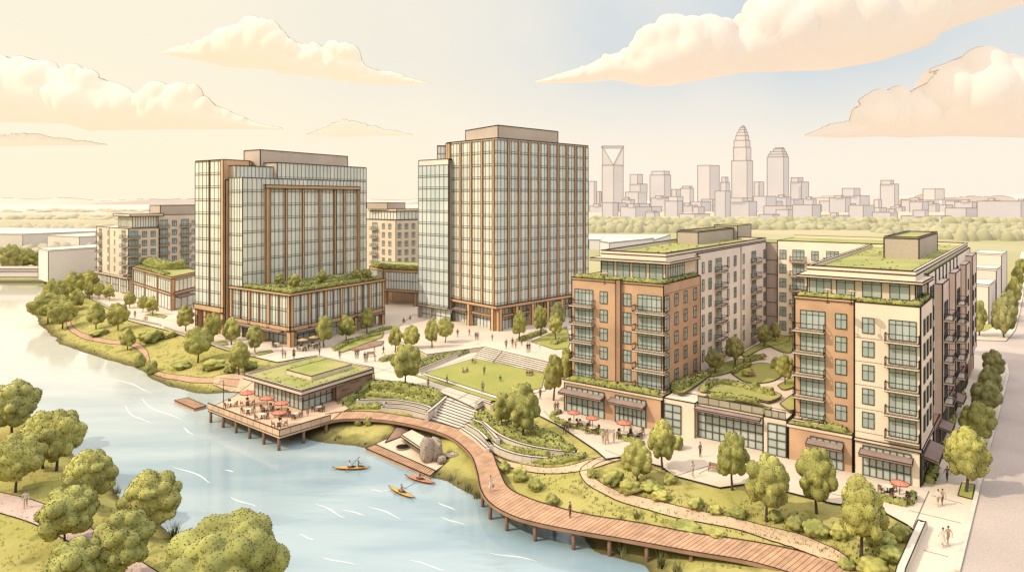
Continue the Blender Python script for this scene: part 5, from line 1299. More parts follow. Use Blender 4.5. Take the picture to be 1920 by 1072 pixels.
b = MB(); prism(b, [K0 + Vector((2, 6, 0)), K1 + Vector((2, 8, 0)), K2 + Vector((0, 8, 0)), Vector((-34, 280, 0)), Vector((-54, 282, 0))], 0, 5, BEIGE, None, .12); b.build('rear_wall', kb_)
hedge('', [(-54, 262), (-47.5, 254.5), (-35, 248.5)], 3, 1.6, zf=lambda x, y: 13.4, name='roof_hedge', parent=kb_, seed=71)
child_fix(kb_)

# ================================================================ BEIGE BLOCKS BEHIND
def wins(f, parent, us, zs, me=WINF, out=0.):
    for u in us:
        x = f.su(u)
        for z in zs: f.put('window', me, parent, x, z)
fb_ = empty('apartment_block', tuple(P(245, 556)), 'sandy corner apartment block with stacked balconies near the far river bend', 'apartment block')
A1 = Vector((-157, 273, 0)); AL_ = Vector((-185, 297, 0)); AR_ = A1 + Vector((7.97, 8.44, 0)) * 1.0
FA_l = Face(AL_, A1); FA_r = Face(A1, AR_)
dbk = (AR_ - A1).normalized(); dlf = (AL_ - A1).normalized()
b = MB(); prism(b, [AL_, A1, AR_, AR_ + dlf * 36, AL_ + dbk * 11.6], 0, 27.6, BEIGE2, PALEROOF, .24)
FA_l.box(b, -1, FA_l.L + .6, -.3, .6, 7.0, 7.8, BEIGE2, .16); FA_r.box(b, -.6, FA_r.L, -.3, .6, 7.0, 7.8, BEIGE2, .16)
FA_l.line(b, FA_l.L * .42, 8, FA_l.L * .42, 27.6, .16, .02); b.build('wall', fb_)
pp = [A1 + dlf * 17 + dbk * 2, A1 + dlf * 1.5 + dbk * 2, A1 + dlf * 1.5 + dbk * 12, A1 + dlf * 17 + dbk * 12]
b = MB(); prism(b, pp, 27.6, 32.6, BEIGE2, None, .2); prism(b, [tuple(p)[:2] for p in inset(pp, -1.5)], 32.6, 33.6, SLAB, PALEROOF, .22, True, True); b.build('penthouse', fb_)
g, m_ = MB(), MB(); ff = Face(pp[0], pp[1]); curtain(g, m_, ff, 0, ff.L, 28, 32.4, 12, 1, .06, TGLASS, .16, .16, False, 61); ff = Face(pp[1], pp[2]); curtain(g, m_, ff, 0, ff.L, 28, 32.4, 10, 1, .06, TGLASS, .16, .16, False, 62); o = g.build('penthouse_glazing', fb_); m_.build('glazing_bars', o)
zs = [9.2 + 3.7 * k for k in range(5)]
wins(FA_l, fb_, (203, 215), zs, WINT); wins(FA_r, fb_, (271, 287), zs)
for z in zs:
    FA_l.put('balcony_glazing', bay_mesh(3.2, 2.7, 3), fb_, FA_l.su(188.5), z); balcony(FA_l, fb_, FA_l.su(188), z - .3, 4.4, 1.5)
    FA_l.put('balcony_glazing', bay_mesh(4.2, 2.7, 4), fb_, FA_l.su(232), z); balcony(FA_l, fb_, FA_l.su(234.5), z - .3, 5.0, 1.5)
    FA_r.put('balcony_glazing', bay_mesh(3.6, 2.7, 3), fb_, FA_r.su(250), z); balcony(FA_r, fb_, FA_r.su(250.5), z - .3, 4.4, 1.5)
g, m_ = MB(), MB()
for k in range(4): curtain(g, m_, FA_l, 1.5 + k * 9, 8 + k * 9, 1, 6.4, 4, 2, .1, TGLASS, .16, .16, False, 63)
o = g.build('shop_glazing', fb_); m_.build('glazing_bars', o)
W0 = AR_ + dlf * -1 + dbk * 6; FW_ = Face(W0 + dlf * 8, W0 + dlf * -22 + dbk * 6)
W0 = AR_ + dlf * .8; W1 = W0 + dbk * 26; FW_ = Face(W0, W1)
b = MB(); prism(b, [W0, W1, W1 + dlf * 22, W0 + dlf * 22], 0, 33.0, BEIGE2, PALEROOF, .22); prism(b, [W0 + dbk * 2 + dlf * 3, W1 + dlf * 3, W1 + dlf * 14, W0 + dbk * 2 + dlf * 14], 33.0, 37.0, TAUPE, PALEROOF, .22); b.build('tall_wing', fb_)
zs2 = [9.2 + 3.8 * k for k in range(6)]
for z in zs2:
    for u in (327,): FW_.put('window', WINF, fb_, FW_.su(u), z)
    for u in (307, 347): FW_.put('balcony_glazing', bay_mesh(3.2, 2.8, 3), fb_, FW_.su(u), z); balcony(FW_, fb_, FW_.su(u), z - .3, 4.2, 1.4)
    FW_.put('window', WINT, fb_, FW_.su(362), z)
child_fix(fb_)
# low shops with a green roof
lb = empty('shop_building', tuple(P(322, 582)), 'low copper toned shop building with a grassy roof beside the sandy block', 'shop building')
Q0 = P(322, 583); Q0.z = 0; QL = P(250, 556); QL.z = 0; QR = P(372, 568); QR.z = 0
FQl = Face(QL, Q0); FQr = Face(Q0, QR); dq = (QR - Q0)
b = MB(); prism(b, [QL, Q0, QR, QR + (QL - Q0)], 0, 11.4, BEIGE2, ROOFG, .22); prism(b, [tuple(p)[:2] for p in inset([QL, Q0, QR, QR + (QL - Q0)], -.3)], 11.4, 12.2, COPPER, ROOFG, .22, True, True)
for k in range(4): FQl.box(b, FQl.L * k / 3 - .6, FQl.L * k / 3 + .6, -.1, .25, 0, 11.4, COPPER, .14)
FQr.box(b, 0, 1.5, -.1, .25, 0, 11.4, COPPER, .14); FQr.box(b, 0, FQr.L, -.1, .25, 5.6, 6.4, COPPER, .12); FQl.box(b, 0, FQl.L, -.1, .2, 5.4, 6.2, COPPER, .12); b.build('wall', lb)
SG = []
for k in range(3):
    a0, a1 = FQl.L * k / 3 + 1, FQl.L * (k + 1) / 3 - 1; SG += [(FQl, a0, a1, 6.4, 10.6, 5, TGLASS), (FQl, a0, a1, .2, 5.2, 4, TGLASSB)]
SG += [(FQr, 2, FQr.L, 6.6, 10.6, 6, TGLASS), (FQr, 2, FQr.L, .2, 5.2, 4, TGLASSB)]
for f_, x0, x1, z0, z1, nn_, gm_ in SG:
    g, m_ = MB(), MB(); curtain(g, m_, f_, x0, x1, z0, z1, nn_, 1, .05, gm_, .12, .14, False, 66); o = g.build('facade_glazing', lb); m_.build('glazing_bars', o)
canopy(FQr, lb, 2, 12, 4.6, 2.)
mid = (QL + QR) / 2
hedge('', [tuple(QL + dq * .45)[:2], tuple(mid + (Q0 - QL) * .05)[:2], tuple(QR + (QL - Q0) * .3)[:2]], 5, 3.4, zf=lambda x, y: 12.1, name='roof_hedge', parent=lb, seed=81)
hedge('', [tuple(QL + dq * .1 + (Q0 - QL) * .1)[:2], tuple(Q0 + dq * .06 + (QL - Q0) * .15)[:2]], 2.5, 1., zf=lambda x, y: 12.1, name='roof_hedge', parent=lb, seed=82)
child_fix(lb)
# distant corner block between the towers
db_ = empty('apartment_block', (-52, 300, 0), 'distant sandy corner block seen between the two glass offices', 'apartment block')
M0 = Vector((-52.3, 300, 0)); ML = M0 + Vector((-18, 14, 0)); MR = M0 + Vector((17, 16, 0)); FM_l = Face(ML, M0); FM_r = Face(M0, MR)
b = MB(); prism(b, [ML, M0, MR, MR + Vector((-18, 14, 0))], 0, 30.2, BEIGE2, PALEROOF, .24); b.build('wall', db_)
pm = inset([ML, M0, MR, MR + Vector((-18, 14, 0))], 2.2); b = MB(); prism(b, pm, 30.2, 34.2, BEIGE2, PALEROOF, .2); prism(b, inset(pm, -.6), 34.2, 35.2, SLAB, PALEROOF, .2, True, True)
prism(b, [Vector((-68, 312, 0)), Vector((-57, 305, 0)), Vector((-50, 312, 0)), Vector((-62, 320, 0))], 35.2, 38, TAUPE, PALEROOF, .2); b.build('penthouse', db_)
g, m_ = MB(), MB(); ff = Face(pm[0], pm[1]); curtain(g, m_, ff, 0, ff.L, 30.4, 34, 9, 1, .05, TGLASS, .16, .16, False, 71); ff = Face(pm[1], pm[2]); curtain(g, m_, ff, 0, ff.L, 30.4, 34, 9, 1, .05, TGLASS, .16, .16, False, 72); o = g.build('penthouse_glazing', db_); m_.build('glazing_bars', o)
zs3 = [10.5 + 3.9 * k for k in range(5)]
wins(FM_l, db_, (719, 731), zs3); wins(FM_r, db_, (749, 762, 775), zs3)
for z in zs3: FM_l.put('balcony_glazing', bay_mesh(3.6, 2.8, 3), db_, FM_l.su(703), z); balcony(FM_l, db_, FM_l.su(703), z - .3, 4.8, 1.4)
child_fix(db_)
def pale_block(label, pts, z1, m=PALE, top=PALEROOF, ink=.22, inkm=INK, name='warehouse', cat='warehouse'):
    root = empty(name, (pts[0][0], pts[0][1], 0), label, cat); b = MB(); prism(b, pts, -.5, z1 - .6, m, None, ink)
    b.build('wall', root); b = MB(); prism(b, inset(pts, -.15), z1 - .6, z1, m, top, ink * .8, True); b.build('roof', root); child_fix(root); return root
a = P(100, 528); q = P(126, 527)
pale_block('white cube shaped warehouse on the bank beside the far bridge', [Vector((-238, 335, 0)), Vector((-224, 322, 0)), Vector((-200, 372, 0)), Vector((-214, 390, 0))], 15, PALE)
pale_block('long pale flat warehouse behind the trees at the left edge', [Vector((-560, 560, 0)), Vector((-400, 545, 0)), Vector((-345, 640, 0)), Vector((-520, 660, 0))], 11, PALE)
pale_block('second pale flat warehouse with a corner toward the river', [Vector((-352, 505, 0)), Vector((-318, 490, 0)), Vector((-268, 560, 0)), Vector((-330, 580, 0))], 12, PALE)
pale_block('pale low shed behind the right tower', [Vector((58, 440, 0)), Vector((62, 425, 0)), Vector((100, 470, 0)), Vector((70, 500, 0))], 12, HAZE, ink=.3)
pale_block('long pale flat hall behind the brick wing roof', [Vector((60, 520, 0)), Vector((105, 505, 0)), Vector((140, 590, 0)), Vector((60, 600, 0))], 8, HAZE, ink=.3)
for lab, u0, u1, vb, hh, dep in (('nearest white boxy house beside the far street', 1822, 1862, 603, 12.5, 16), ('middle white boxy house beside the far street', 1828, 1876, 575, 14.5, 14), ('farthest white boxy house beside the far street', 1838, 1886, 545, 16.5, 18)):
    p = P(u0 - 10, vb); q = P(u1 - 8, vb + 4); p.z = q.z = 0; dd_ = Vector((.67, .74, 0))
    pale_block(lab, [p, q, q + dd_ * dep, p + dd_ * dep], hh, PALE, name='house', cat='house', ink=.2)
# far bridge
br = empty('river_bridge', (-290, 343, 0), 'plain pale bridge crossing the river at the left edge', 'bridge')
b = MB(); y0 = P(0, 512).y
b.box(-560, -238, 336, 350, .6, 3.2, PALE); b.box(-560, -238, 335.4, 336.0, .4, 4.6, PALE); b.box(-560, -238, 350, 350.5, .4, 4.4, PALE)
for z in (4.6, 3.3, .4): b.bar((-560, 335.3, z), (-238, 335.3, z), .28)
b.bar((-238, 335.3, .4), (-238, 335.3, 4.6), .28); b.build('deck', br)
for x in (-350, -310, -272): b = MB(); b.box(x - 1, x + 1, 337, 349, -5, .6, PALE); b.build('pier', br)
child_fix(br)

# ================================================================ FAR COUNTRY AND SKYLINE
def treeline(label, u0, u1, vb, hpx, m, seed, n=60, depth=40):
    r = np.random.default_rng(seed); mb = MB(); Y = 50000 / (vb - V0); k = Y / F
    V, Fs = ICO3
    for i in range(n):
        u = u0 + (u1 - u0) * (i + r.uniform(-.3, 1.3)) / n; w_ = r.uniform(12, 26) * k * .6; h_ = hpx * k * r.uniform(.5, 1.05); y = Y + r.uniform(0, depth); x = (u - U0) * Y / F
        nzv = np.array([1 + .14 * mnoise.noise(Vector((a * 2.6 + i * 7).tolist() if hasattr(a, 'tolist') else a)) + .07 * mnoise.noise(Vector((a * 6 + i).tolist())) for a in V])
        P_ = V * nzv[:, None] * np.array([w_, w_ * .8, h_]); P_[:, 2] = np.maximum(P_[:, 2], -.1 * h_)
        mb.mesh(P_ + np.array([x, y, 0]), Fs.tolist(), m, r.uniform(.3, .7), True)
    o = mb.build('treeline', kind='stuff'); o['label'] = label; return o
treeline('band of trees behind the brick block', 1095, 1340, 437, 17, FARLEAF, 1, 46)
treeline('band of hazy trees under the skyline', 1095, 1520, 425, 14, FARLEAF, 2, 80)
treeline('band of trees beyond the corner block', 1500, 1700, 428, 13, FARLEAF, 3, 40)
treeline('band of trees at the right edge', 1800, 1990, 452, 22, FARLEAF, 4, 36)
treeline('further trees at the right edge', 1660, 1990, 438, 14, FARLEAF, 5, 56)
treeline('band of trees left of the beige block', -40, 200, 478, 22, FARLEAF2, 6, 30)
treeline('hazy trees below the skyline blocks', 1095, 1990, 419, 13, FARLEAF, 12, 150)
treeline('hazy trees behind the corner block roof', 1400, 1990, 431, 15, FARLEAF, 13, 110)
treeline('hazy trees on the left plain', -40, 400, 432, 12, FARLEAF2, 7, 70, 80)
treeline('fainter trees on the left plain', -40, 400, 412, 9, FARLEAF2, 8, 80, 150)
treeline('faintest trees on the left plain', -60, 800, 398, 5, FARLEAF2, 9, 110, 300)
def hills(name, u0, u1, Y, prof, seed):
    mb = MB(); n = 120; r = np.random.default_rng(seed); V = []; Fs = []
    for i in range(n + 1):
        u = u0 + (u1 - u0) * i / n; x = (u - U0) * Y / F; h = prof * (.55 + .45 * mnoise.noise(Vector((i * .13, seed, 0))) + .1 * mnoise.noise(Vector((i * .7, seed, 0))))
        V += [(x, Y, -5), (x, Y + 60, max(4, h)), (x, Y + 500, max(2, h * .7))]
    for i in range(n):
        for j in range(2): Fs.append((i * 3 + j, (i + 1) * 3 + j, (i + 1) * 3 + j + 1, i * 3 + j + 1))
    mb.mesh(V, Fs, HILL, .5, True)
    for i in range(n):
        if r.random() < .75: mb.bar(V[i * 3 + 1], V[i * 3 + 4], 2.6, FARLINE)
    mb.build(name, kind='structure')
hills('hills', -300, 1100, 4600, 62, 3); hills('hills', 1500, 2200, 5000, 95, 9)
for (u0, u1, v) in [(20, 95, 380), (130, 190, 389), (60, 120, 397), (225, 300, 392), (300, 360, 384), (706, 760, 386)]: pass

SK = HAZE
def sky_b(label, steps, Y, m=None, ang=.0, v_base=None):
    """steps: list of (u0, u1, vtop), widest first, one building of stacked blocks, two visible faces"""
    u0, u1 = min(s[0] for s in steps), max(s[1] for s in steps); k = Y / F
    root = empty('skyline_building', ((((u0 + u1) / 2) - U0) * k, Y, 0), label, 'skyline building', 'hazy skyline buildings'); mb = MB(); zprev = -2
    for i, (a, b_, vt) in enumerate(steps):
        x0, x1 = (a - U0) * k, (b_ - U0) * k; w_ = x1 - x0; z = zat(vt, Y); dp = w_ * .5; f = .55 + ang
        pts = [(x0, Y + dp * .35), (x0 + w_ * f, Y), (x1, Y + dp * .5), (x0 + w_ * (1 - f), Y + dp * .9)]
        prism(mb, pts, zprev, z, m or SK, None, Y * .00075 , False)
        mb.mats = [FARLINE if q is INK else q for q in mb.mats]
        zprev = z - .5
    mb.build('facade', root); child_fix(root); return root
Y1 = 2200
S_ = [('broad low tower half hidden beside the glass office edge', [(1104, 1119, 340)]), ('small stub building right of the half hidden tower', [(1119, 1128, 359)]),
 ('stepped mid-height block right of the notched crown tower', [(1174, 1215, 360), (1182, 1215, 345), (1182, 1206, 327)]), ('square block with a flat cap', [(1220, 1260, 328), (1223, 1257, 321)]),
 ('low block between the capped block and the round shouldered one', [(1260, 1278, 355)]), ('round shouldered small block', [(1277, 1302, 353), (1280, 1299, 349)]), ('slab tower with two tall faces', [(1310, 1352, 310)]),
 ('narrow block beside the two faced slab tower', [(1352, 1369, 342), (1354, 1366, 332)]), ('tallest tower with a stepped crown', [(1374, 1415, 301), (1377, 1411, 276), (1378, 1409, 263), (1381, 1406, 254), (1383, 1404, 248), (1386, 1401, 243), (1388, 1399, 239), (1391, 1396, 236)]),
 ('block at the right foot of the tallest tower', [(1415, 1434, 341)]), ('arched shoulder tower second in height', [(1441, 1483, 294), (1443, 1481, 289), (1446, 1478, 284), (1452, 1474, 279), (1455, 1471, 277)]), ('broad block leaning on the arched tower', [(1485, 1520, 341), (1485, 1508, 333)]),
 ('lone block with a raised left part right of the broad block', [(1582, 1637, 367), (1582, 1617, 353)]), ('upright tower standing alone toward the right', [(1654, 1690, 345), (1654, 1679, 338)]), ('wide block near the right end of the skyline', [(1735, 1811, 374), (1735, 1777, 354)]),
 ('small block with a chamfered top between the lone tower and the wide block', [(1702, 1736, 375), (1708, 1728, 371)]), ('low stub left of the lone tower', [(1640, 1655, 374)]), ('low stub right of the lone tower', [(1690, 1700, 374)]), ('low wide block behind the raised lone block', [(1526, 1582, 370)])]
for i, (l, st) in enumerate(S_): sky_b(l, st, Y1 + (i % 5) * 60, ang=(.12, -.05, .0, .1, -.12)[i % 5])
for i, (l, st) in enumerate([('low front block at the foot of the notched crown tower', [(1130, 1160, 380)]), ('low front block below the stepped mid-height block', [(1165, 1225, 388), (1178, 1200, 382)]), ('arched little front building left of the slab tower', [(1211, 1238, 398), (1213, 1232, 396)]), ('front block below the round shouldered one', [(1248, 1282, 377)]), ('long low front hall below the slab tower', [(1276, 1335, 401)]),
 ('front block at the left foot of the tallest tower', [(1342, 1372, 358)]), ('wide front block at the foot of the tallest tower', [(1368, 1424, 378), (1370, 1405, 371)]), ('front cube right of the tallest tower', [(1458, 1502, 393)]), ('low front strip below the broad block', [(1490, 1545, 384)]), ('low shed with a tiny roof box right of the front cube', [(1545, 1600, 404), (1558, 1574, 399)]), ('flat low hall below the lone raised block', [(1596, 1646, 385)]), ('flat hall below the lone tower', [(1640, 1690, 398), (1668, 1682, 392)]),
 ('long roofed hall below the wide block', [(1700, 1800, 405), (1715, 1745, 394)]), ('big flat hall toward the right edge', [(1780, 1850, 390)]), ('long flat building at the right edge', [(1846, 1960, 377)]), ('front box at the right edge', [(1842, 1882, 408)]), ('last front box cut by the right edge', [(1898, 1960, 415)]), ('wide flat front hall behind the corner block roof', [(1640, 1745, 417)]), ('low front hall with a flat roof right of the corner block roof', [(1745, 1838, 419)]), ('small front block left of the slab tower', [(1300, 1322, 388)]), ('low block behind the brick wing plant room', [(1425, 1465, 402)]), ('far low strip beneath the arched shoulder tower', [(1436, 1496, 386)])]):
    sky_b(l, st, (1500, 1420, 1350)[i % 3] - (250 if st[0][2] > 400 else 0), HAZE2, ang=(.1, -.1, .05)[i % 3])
RS = random.Random(11)
LW = ['pale low block', 'tiny low block', 'boxy low block', 'squat block']
for i in range(44):
    u = 1106 + i * 19 + RS.uniform(-6, 6); wdt = RS.uniform(22, 48); vt = RS.uniform(368, 388) if u < 1560 else RS.uniform(374, 392)
    near_ = [q for q in S_ ]; ref = min(S_, key=lambda q: abs((q[1][0][0] + q[1][0][1]) / 2 - u)); side = 'left' if u < (ref[1][0][0] + ref[1][0][1]) / 2 else 'right'
    st = [(u, u + wdt, vt)] if i % 3 else [(u, u + wdt, vt), (u + wdt * .2, u + wdt * .6, vt - 4)]
    l = '%s %s behind %s of the %s' % (LW[i % 4], 'with a roof box' if not i % 3 else 'plain', side, ref[0])
    sky_b(' '.join(l.split()[:16]), st, 1900 + (i % 4) * 55, HAZE2, ang=(.1, -.08, .0)[i % 3])
# notched crown tower
root = empty('skyline_building', (310, Y1, 0), 'slim tower with a deep V notch in its crown', 'skyline building', 'hazy skyline buildings'); k = Y1 / F
b = MB(); x0, x1, xm = (1129 - U0) * k, (1169 - U0) * k, (1150 - U0) * k; zt, zb = zat(274, Y1), zat(310, Y1); zt2 = zat(278, Y1)
dpp = 30
prism(b, [(x0, Y1), (xm, Y1 - 6), (x1, Y1 + 4), (x1 - 8, Y1 + dpp), (x0 + 4, Y1 + dpp)], -2, zb, HAZE, None, 1.7); 
def tri_leg(a, b1, c):      # the two leaning legs of the crown
    f_ = [Vector((q[0], Y1 - 1, q[1])) for q in (a, b1, c)]; g_ = [Vector((q[0], Y1 + dpp * .8, q[1])) for q in (a, b1, c)]
    b.face(f_, HAZE); b.face(g_[::-1], HAZE)
    for i in range(3): j = (i + 1) % 3; b.face([f_[i], g_[i], g_[j], f_[j]], HAZE); b.bar(f_[i], f_[j], 1.7, INK2)
tri_leg((x0, zb), (xm, zb), (x0, zt)); tri_leg((x1, zb), (x1, zt), (xm, zb)); b.box(x0, x1, Y1 - 1.5, Y1 + dpp * .8, zt2, zt, HAZE); b.bar((x0, Y1 - 2, zt), (x1, Y1 - 2, zt), 1.7, INK2); b.bar((x0 + 6, Y1 - 2, zt2), (x1 - 6, Y1 - 2, zt2), 1.5, INK2)
b.mats = [FARLINE if q in (INK, INK2) else q for q in b.mats]; b.build('facade', root); child_fix(root)

# ================================================================ CLOUDS
def cloud(label, top, bot, D, m, seed):
    """a flat-bottomed body with rounded puffs grown out of its top and front"""
    r = np.random.default_rng(int(seed * 10) + 3); k = D / F; n, K = 260, 44; us = np.linspace(top[0][0], top[-1][0], n); vt = np.interp(us, *zip(*top)); vb = np.maximum(np.interp(us, *zip(*bot)), vt + .8)
    W = us[-1] - us[0]; th = (vb - vt); C = []
    for i in range(int(26 + W / 16)):
        u = r.uniform(us[0] + W * .03, us[-1] - W * .03); t_, b_ = np.interp(u, us, vt), np.interp(u, us, vb); h = b_ - t_
        if h < 5: continue
        q = r.uniform(0, 1) ** 1.4; rad = np.clip(h * r.uniform(.16, .34), 3, 46); a = r.uniform(-1.0, 1.0)
        C.append((u, -math.cos(a) * h * .42 * (.5 + q * .5), t_ + rad * .8 + q * max(0, h - 1.9 * rad) * .8, rad))
    C = np.array(C); V = []; Fs = []
    A = 2 * np.pi * np.arange(K) / K; dz, dy = np.sin(A), -np.cos(A)
    for i, u in enumerate(us):
        c = vb[i] - th[i] * .38; up, dn = (c - vt[i]) * .93, (vb[i] - c)
        rad = 1 / np.sqrt((dy / (th[i] * .5 + .5)) ** 2 + (dz / np.where(dz > 0, up, dn)) ** 2)
        du = u - C[:, 0]; q = C[:, 3] ** 2 - du ** 2; ok = q > 0
        for (cy, cv, qq) in zip(C[ok, 1], C[ok, 2], q[ok]):
            pb = dy * cy + dz * (c - cv); disc = pb * pb - (cy * cy + (c - cv) ** 2 - qq); g_ = disc > 0
            ex = np.where(g_, pb + np.sqrt(np.maximum(disc, 0)), 0); rad = np.maximum(rad, ex)
        z_ = np.maximum(-dn, rad * dz); y_ = rad * dy
        for j in range(K): V.append(((u - U0) * k, D + y_[j] * k, H - (c - z_[j] - V0) * k))
    for i in range(n - 1):
        for j in range(K): Fs.append((i * K + j, (i + 1) * K + j, (i + 1) * K + (j + 1) % K, i * K + (j + 1) % K))
    mb = MB(); mb.mesh(V, Fs, m, .5, True); VV = np.array(V).reshape(n, K, 3)
    for col in (VV[np.arange(n), VV[:, :, 2].argmax(1)],): mb.tube([tuple(q) for q in col], 2.2, CLOUDLINE, 5, True)
    return mb.build('cloud', None, label, 'cloud', 'clouds')
D_ = 4200
def puff_profile(pts, seed, amp):
    """add scallops along the top outline"""
    us = np.linspace(pts[0][0], pts[-1][0], 90); v = np.interp(us, *zip(*pts)); L_ = pts[-1][0] - pts[0][0]
    s = np.abs(np.sin(us / (L_ / 18.) + seed)) + .5 * np.abs(np.sin(us / (L_ / 31.) + seed * 2)); env = np.clip(np.minimum(us - us[0], us[-1] - us) / (L_ * .12), 0, 1)
    return list(zip(us, v - amp * env * s + amp * .5 * env))
CL = [('long cloud with a tall middle hump high on the left', [(303, 98), (345, 85), (395, 78), (410, 55), (470, 38), (520, 45), (555, 85), (580, 90), (625, 82), (665, 95), (685, 125), (740, 140), (805, 156)], [(303, 101), (360, 112), (420, 125), (515, 131), (520, 138), (600, 145), (680, 157), (805, 158)], CLOUD),
 ('big hazy cloud bank cut by the left picture edge', [(-80, 125), (0, 118), (60, 105), (105, 118), (112, 130), (160, 128), (205, 152), (240, 165), (265, 182), (290, 165), (340, 155), (380, 170), (405, 200), (440, 215), (470, 228), (530, 241)], [(-80, 230), (0, 228), (125, 232), (165, 245), (300, 243), (450, 242), (530, 243)], CLOUD),
 ('thin low cloud strip at the left edge', [(-60, 260), (60, 250), (100, 258), (200, 271)], [(-60, 275), (100, 273), (200, 273)], CLOUD), ('small flat cloud just left of the tall tower roof', [(575, 252), (610, 240), (650, 226), (690, 235), (720, 243), (775, 253)], [(575, 253), (640, 257), (700, 255), (775, 254)], CLOUD),
 ('largest peach cloud sweeping across the upper right', [(1003, 153), (1050, 140), (1095, 125), (1130, 105), (1190, 95), (1205, 60), (1250, 38), (1310, 33), (1345, 45), (1375, 55), (1395, 20), (1440, -15), (1500, -40), (1700, -60), (1900, -45), (2020, -30)], [(1003, 156), (1100, 155), (1150, 150), (1215, 162), (1260, 160), (1400, 135), (1560, 130), (1650, 115), (1735, 88), (1742, 70), (1800, 48), (1920, 8), (2020, -20)], CLOUDP),
 ('rounded peach cloud above the right end of the skyline', [(1510, 253), (1550, 238), (1590, 228), (1610, 190), (1650, 170), (1700, 172), (1735, 160), (1745, 125), (1790, 107), (1850, 108), (1900, 125), (1960, 120), (2020, 170)], [(1510, 256), (1580, 258), (1655, 256), (1700, 258), (1790, 255), (1920, 258), (2020, 250)], CLOUDP)]
for i, (l, t, b_, m) in enumerate(CL): cloud(l, puff_profile(t, i * 1.3, 5 if i in (0, 1, 4, 5) else 2), b_, D_ + i * 60, m, i * 5.)
# ================================================================ RIVERSIDE PAVILION, DECK, BOARDWALK, DOCK
pv = empty('riverside_pavilion', tuple(P(590, 740, DZ)), 'low riverside pavilion with a grassy flat roof and a stone side wall', 'pavilion')
RZ = 2.8
rF, rL, rR = P(565, 734, RZ), P(457, 703, RZ), P(700, 692, RZ)
for q in (rF, rL, rR): q.z = 0
rB = rL + rR - rF; a1 = (rL - rF).normalized(); a2 = (rR - rF).normalized()
WL, WR = (rL - rF).length, (rR - rF).length
b = MB(); prism(b, [rF, rL, rB, rR], RZ - .75, RZ, SLAB, ROOFG, .15, True, True); parapet(b, [rF, rL, rB, rR], RZ, RZ + .25, .5, SLAB, .11)
b.build('roof', pv)
ri = inset([rF, rL, rB, rR], 2.2); b = MB(); prism(b, [rF + a1 * 4.5 + a2 * 6.0, rF + a1 * 13 + a2 * 6.0, rF + a1 * 13 + a2 * 17.5, rF + a1 * 4.5 + a2 * 17.5], RZ, RZ + .9, SLAB, ROOFG, .13); b.build('raised_green_roof', pv)
roof_tufts([tuple(q)[:2] for q in inset([rF, rL, rB, rR], 1.0)], RZ + .02, 90, pv, .3, 8)
g0 = rF + a1 * 1.6 + a2 * 1.6
wl = [g0, g0 + a1 * (WL - 3.4), g0 + a1 * (WL - 3.4) + a2 * (WR - 3), g0 + a2 * (WR - 3)]
b = MB(); prism(b, inset(wl, .15), DZ, RZ - .7, TAUPE, None, 0); b.build('core_wall', pv)
Fg1 = Face(wl[1], wl[0]); Fg2 = Face(wl[0], wl[0] + a2 * 7.5)
g, m_ = MB(), MB(); curtain(g, m_, Fg1, 0, Fg1.L, DZ, RZ - .75, 12, 1, .03, GLASS, .13, .14, False, 91); curtain(g, m_, Fg2, 0, Fg2.L, DZ, RZ - .75, 5, 2, .03, GLASS, .13, .14, False, 92)
o = g.build('facade_glazing', pv); m_.build('glazing_bars', o)
b = MB(); s0 = rF + a2 * 9.2 + a1 * .35; prism(b, [s0, s0 + a1 * 3, rR + a1 * 3 + a2 * -.1, rR + a1 * .3 + a2 * -.1], DZ, RZ - .74, STONE, None, .15); 
Fs_ = Face(s0, rR + a1 * .3); 
for x, z, l in ((1.5, .3, 2.2), (4., 1.2, 3.), (6.5, -.2, 2.), (3, -.7, 1.8), (9, .8, 2.)): Fs_.line(b, x, z, x + l, z, .06, .03)
b.build('stone_wall', pv)
b = MB(); b.bar(rF + a2 * -.5 + Vector((0, 0, RZ - 1.0)), rF + a2 * 11 + Vector((0, 0, RZ - 1.0)), .35, CANOPY, .2); b.build('awning_rail', pv)
child_fix(pv)
b = MB(); 
hedge_px('rough planting at the foot of the stone pavilion wall', [(628, 768), (650, 752), (684, 730), (700, 718)], 1.6, 1.0, seed=91)

dk = empty('timber_deck', tuple(P(524, 818, DZ)), 'timber terrace deck on posts over the water in front of the pavilion', 'deck')
DK = [tuple(P(u, v, DZ))[:2] for u, v in [(390, 766), (524, 818), (620, 789), (640, 773), (655, 765), (600, 730), (475, 715), (440, 742)]]
b = MB(); prism(b, DK, DZ - .45, DZ, DECKF, None, .1, True); 
e0, e1_, e2_ = (Vector((*DK[i], 0)) for i in (0, 1, 2))
for p, q in ((e0, e1_), (e1_, e2_)): b.bar((p.x, p.y, DZ - .45), (q.x, q.y, DZ - .45), .14); b.bar((p.x, p.y, DZ + .02), (q.x, q.y, DZ + .02), .12)
b.build('floor', dk)
def rail_run(pts, z, h, parent, panel=DECKF, step=2.1):
    for i in range(len(pts) - 1):
        p, q = pts[i], pts[i + 1]; L_ = (q - p).length; n = max(1, round(L_ / step)); b = MB()
        d = (q - p).normalized(); nn = Vector((d.y, -d.x, 0)) * .05
        b.hexa([p + nn + Vector((0, 0, z + .08)), q + nn + Vector((0, 0, z + .08)), q - nn + Vector((0, 0, z + .08)), p - nn + Vector((0, 0, z + .08)), p + nn + Vector((0, 0, z + h)), q + nn + Vector((0, 0, z + h)), q - nn + Vector((0, 0, z + h)), p - nn + Vector((0, 0, z + h))], panel)
        b.bar((p.x, p.y, z + h), (q.x, q.y, z + h), .14)
        for k in range(n + 1): c = p.lerp(q, k / n); b.bar((c.x, c.y, z), (c.x, c.y, z + h), .11)
        b.build('railing', parent)
rail_run([e0, e1_, e2_], DZ, 1.15, dk)
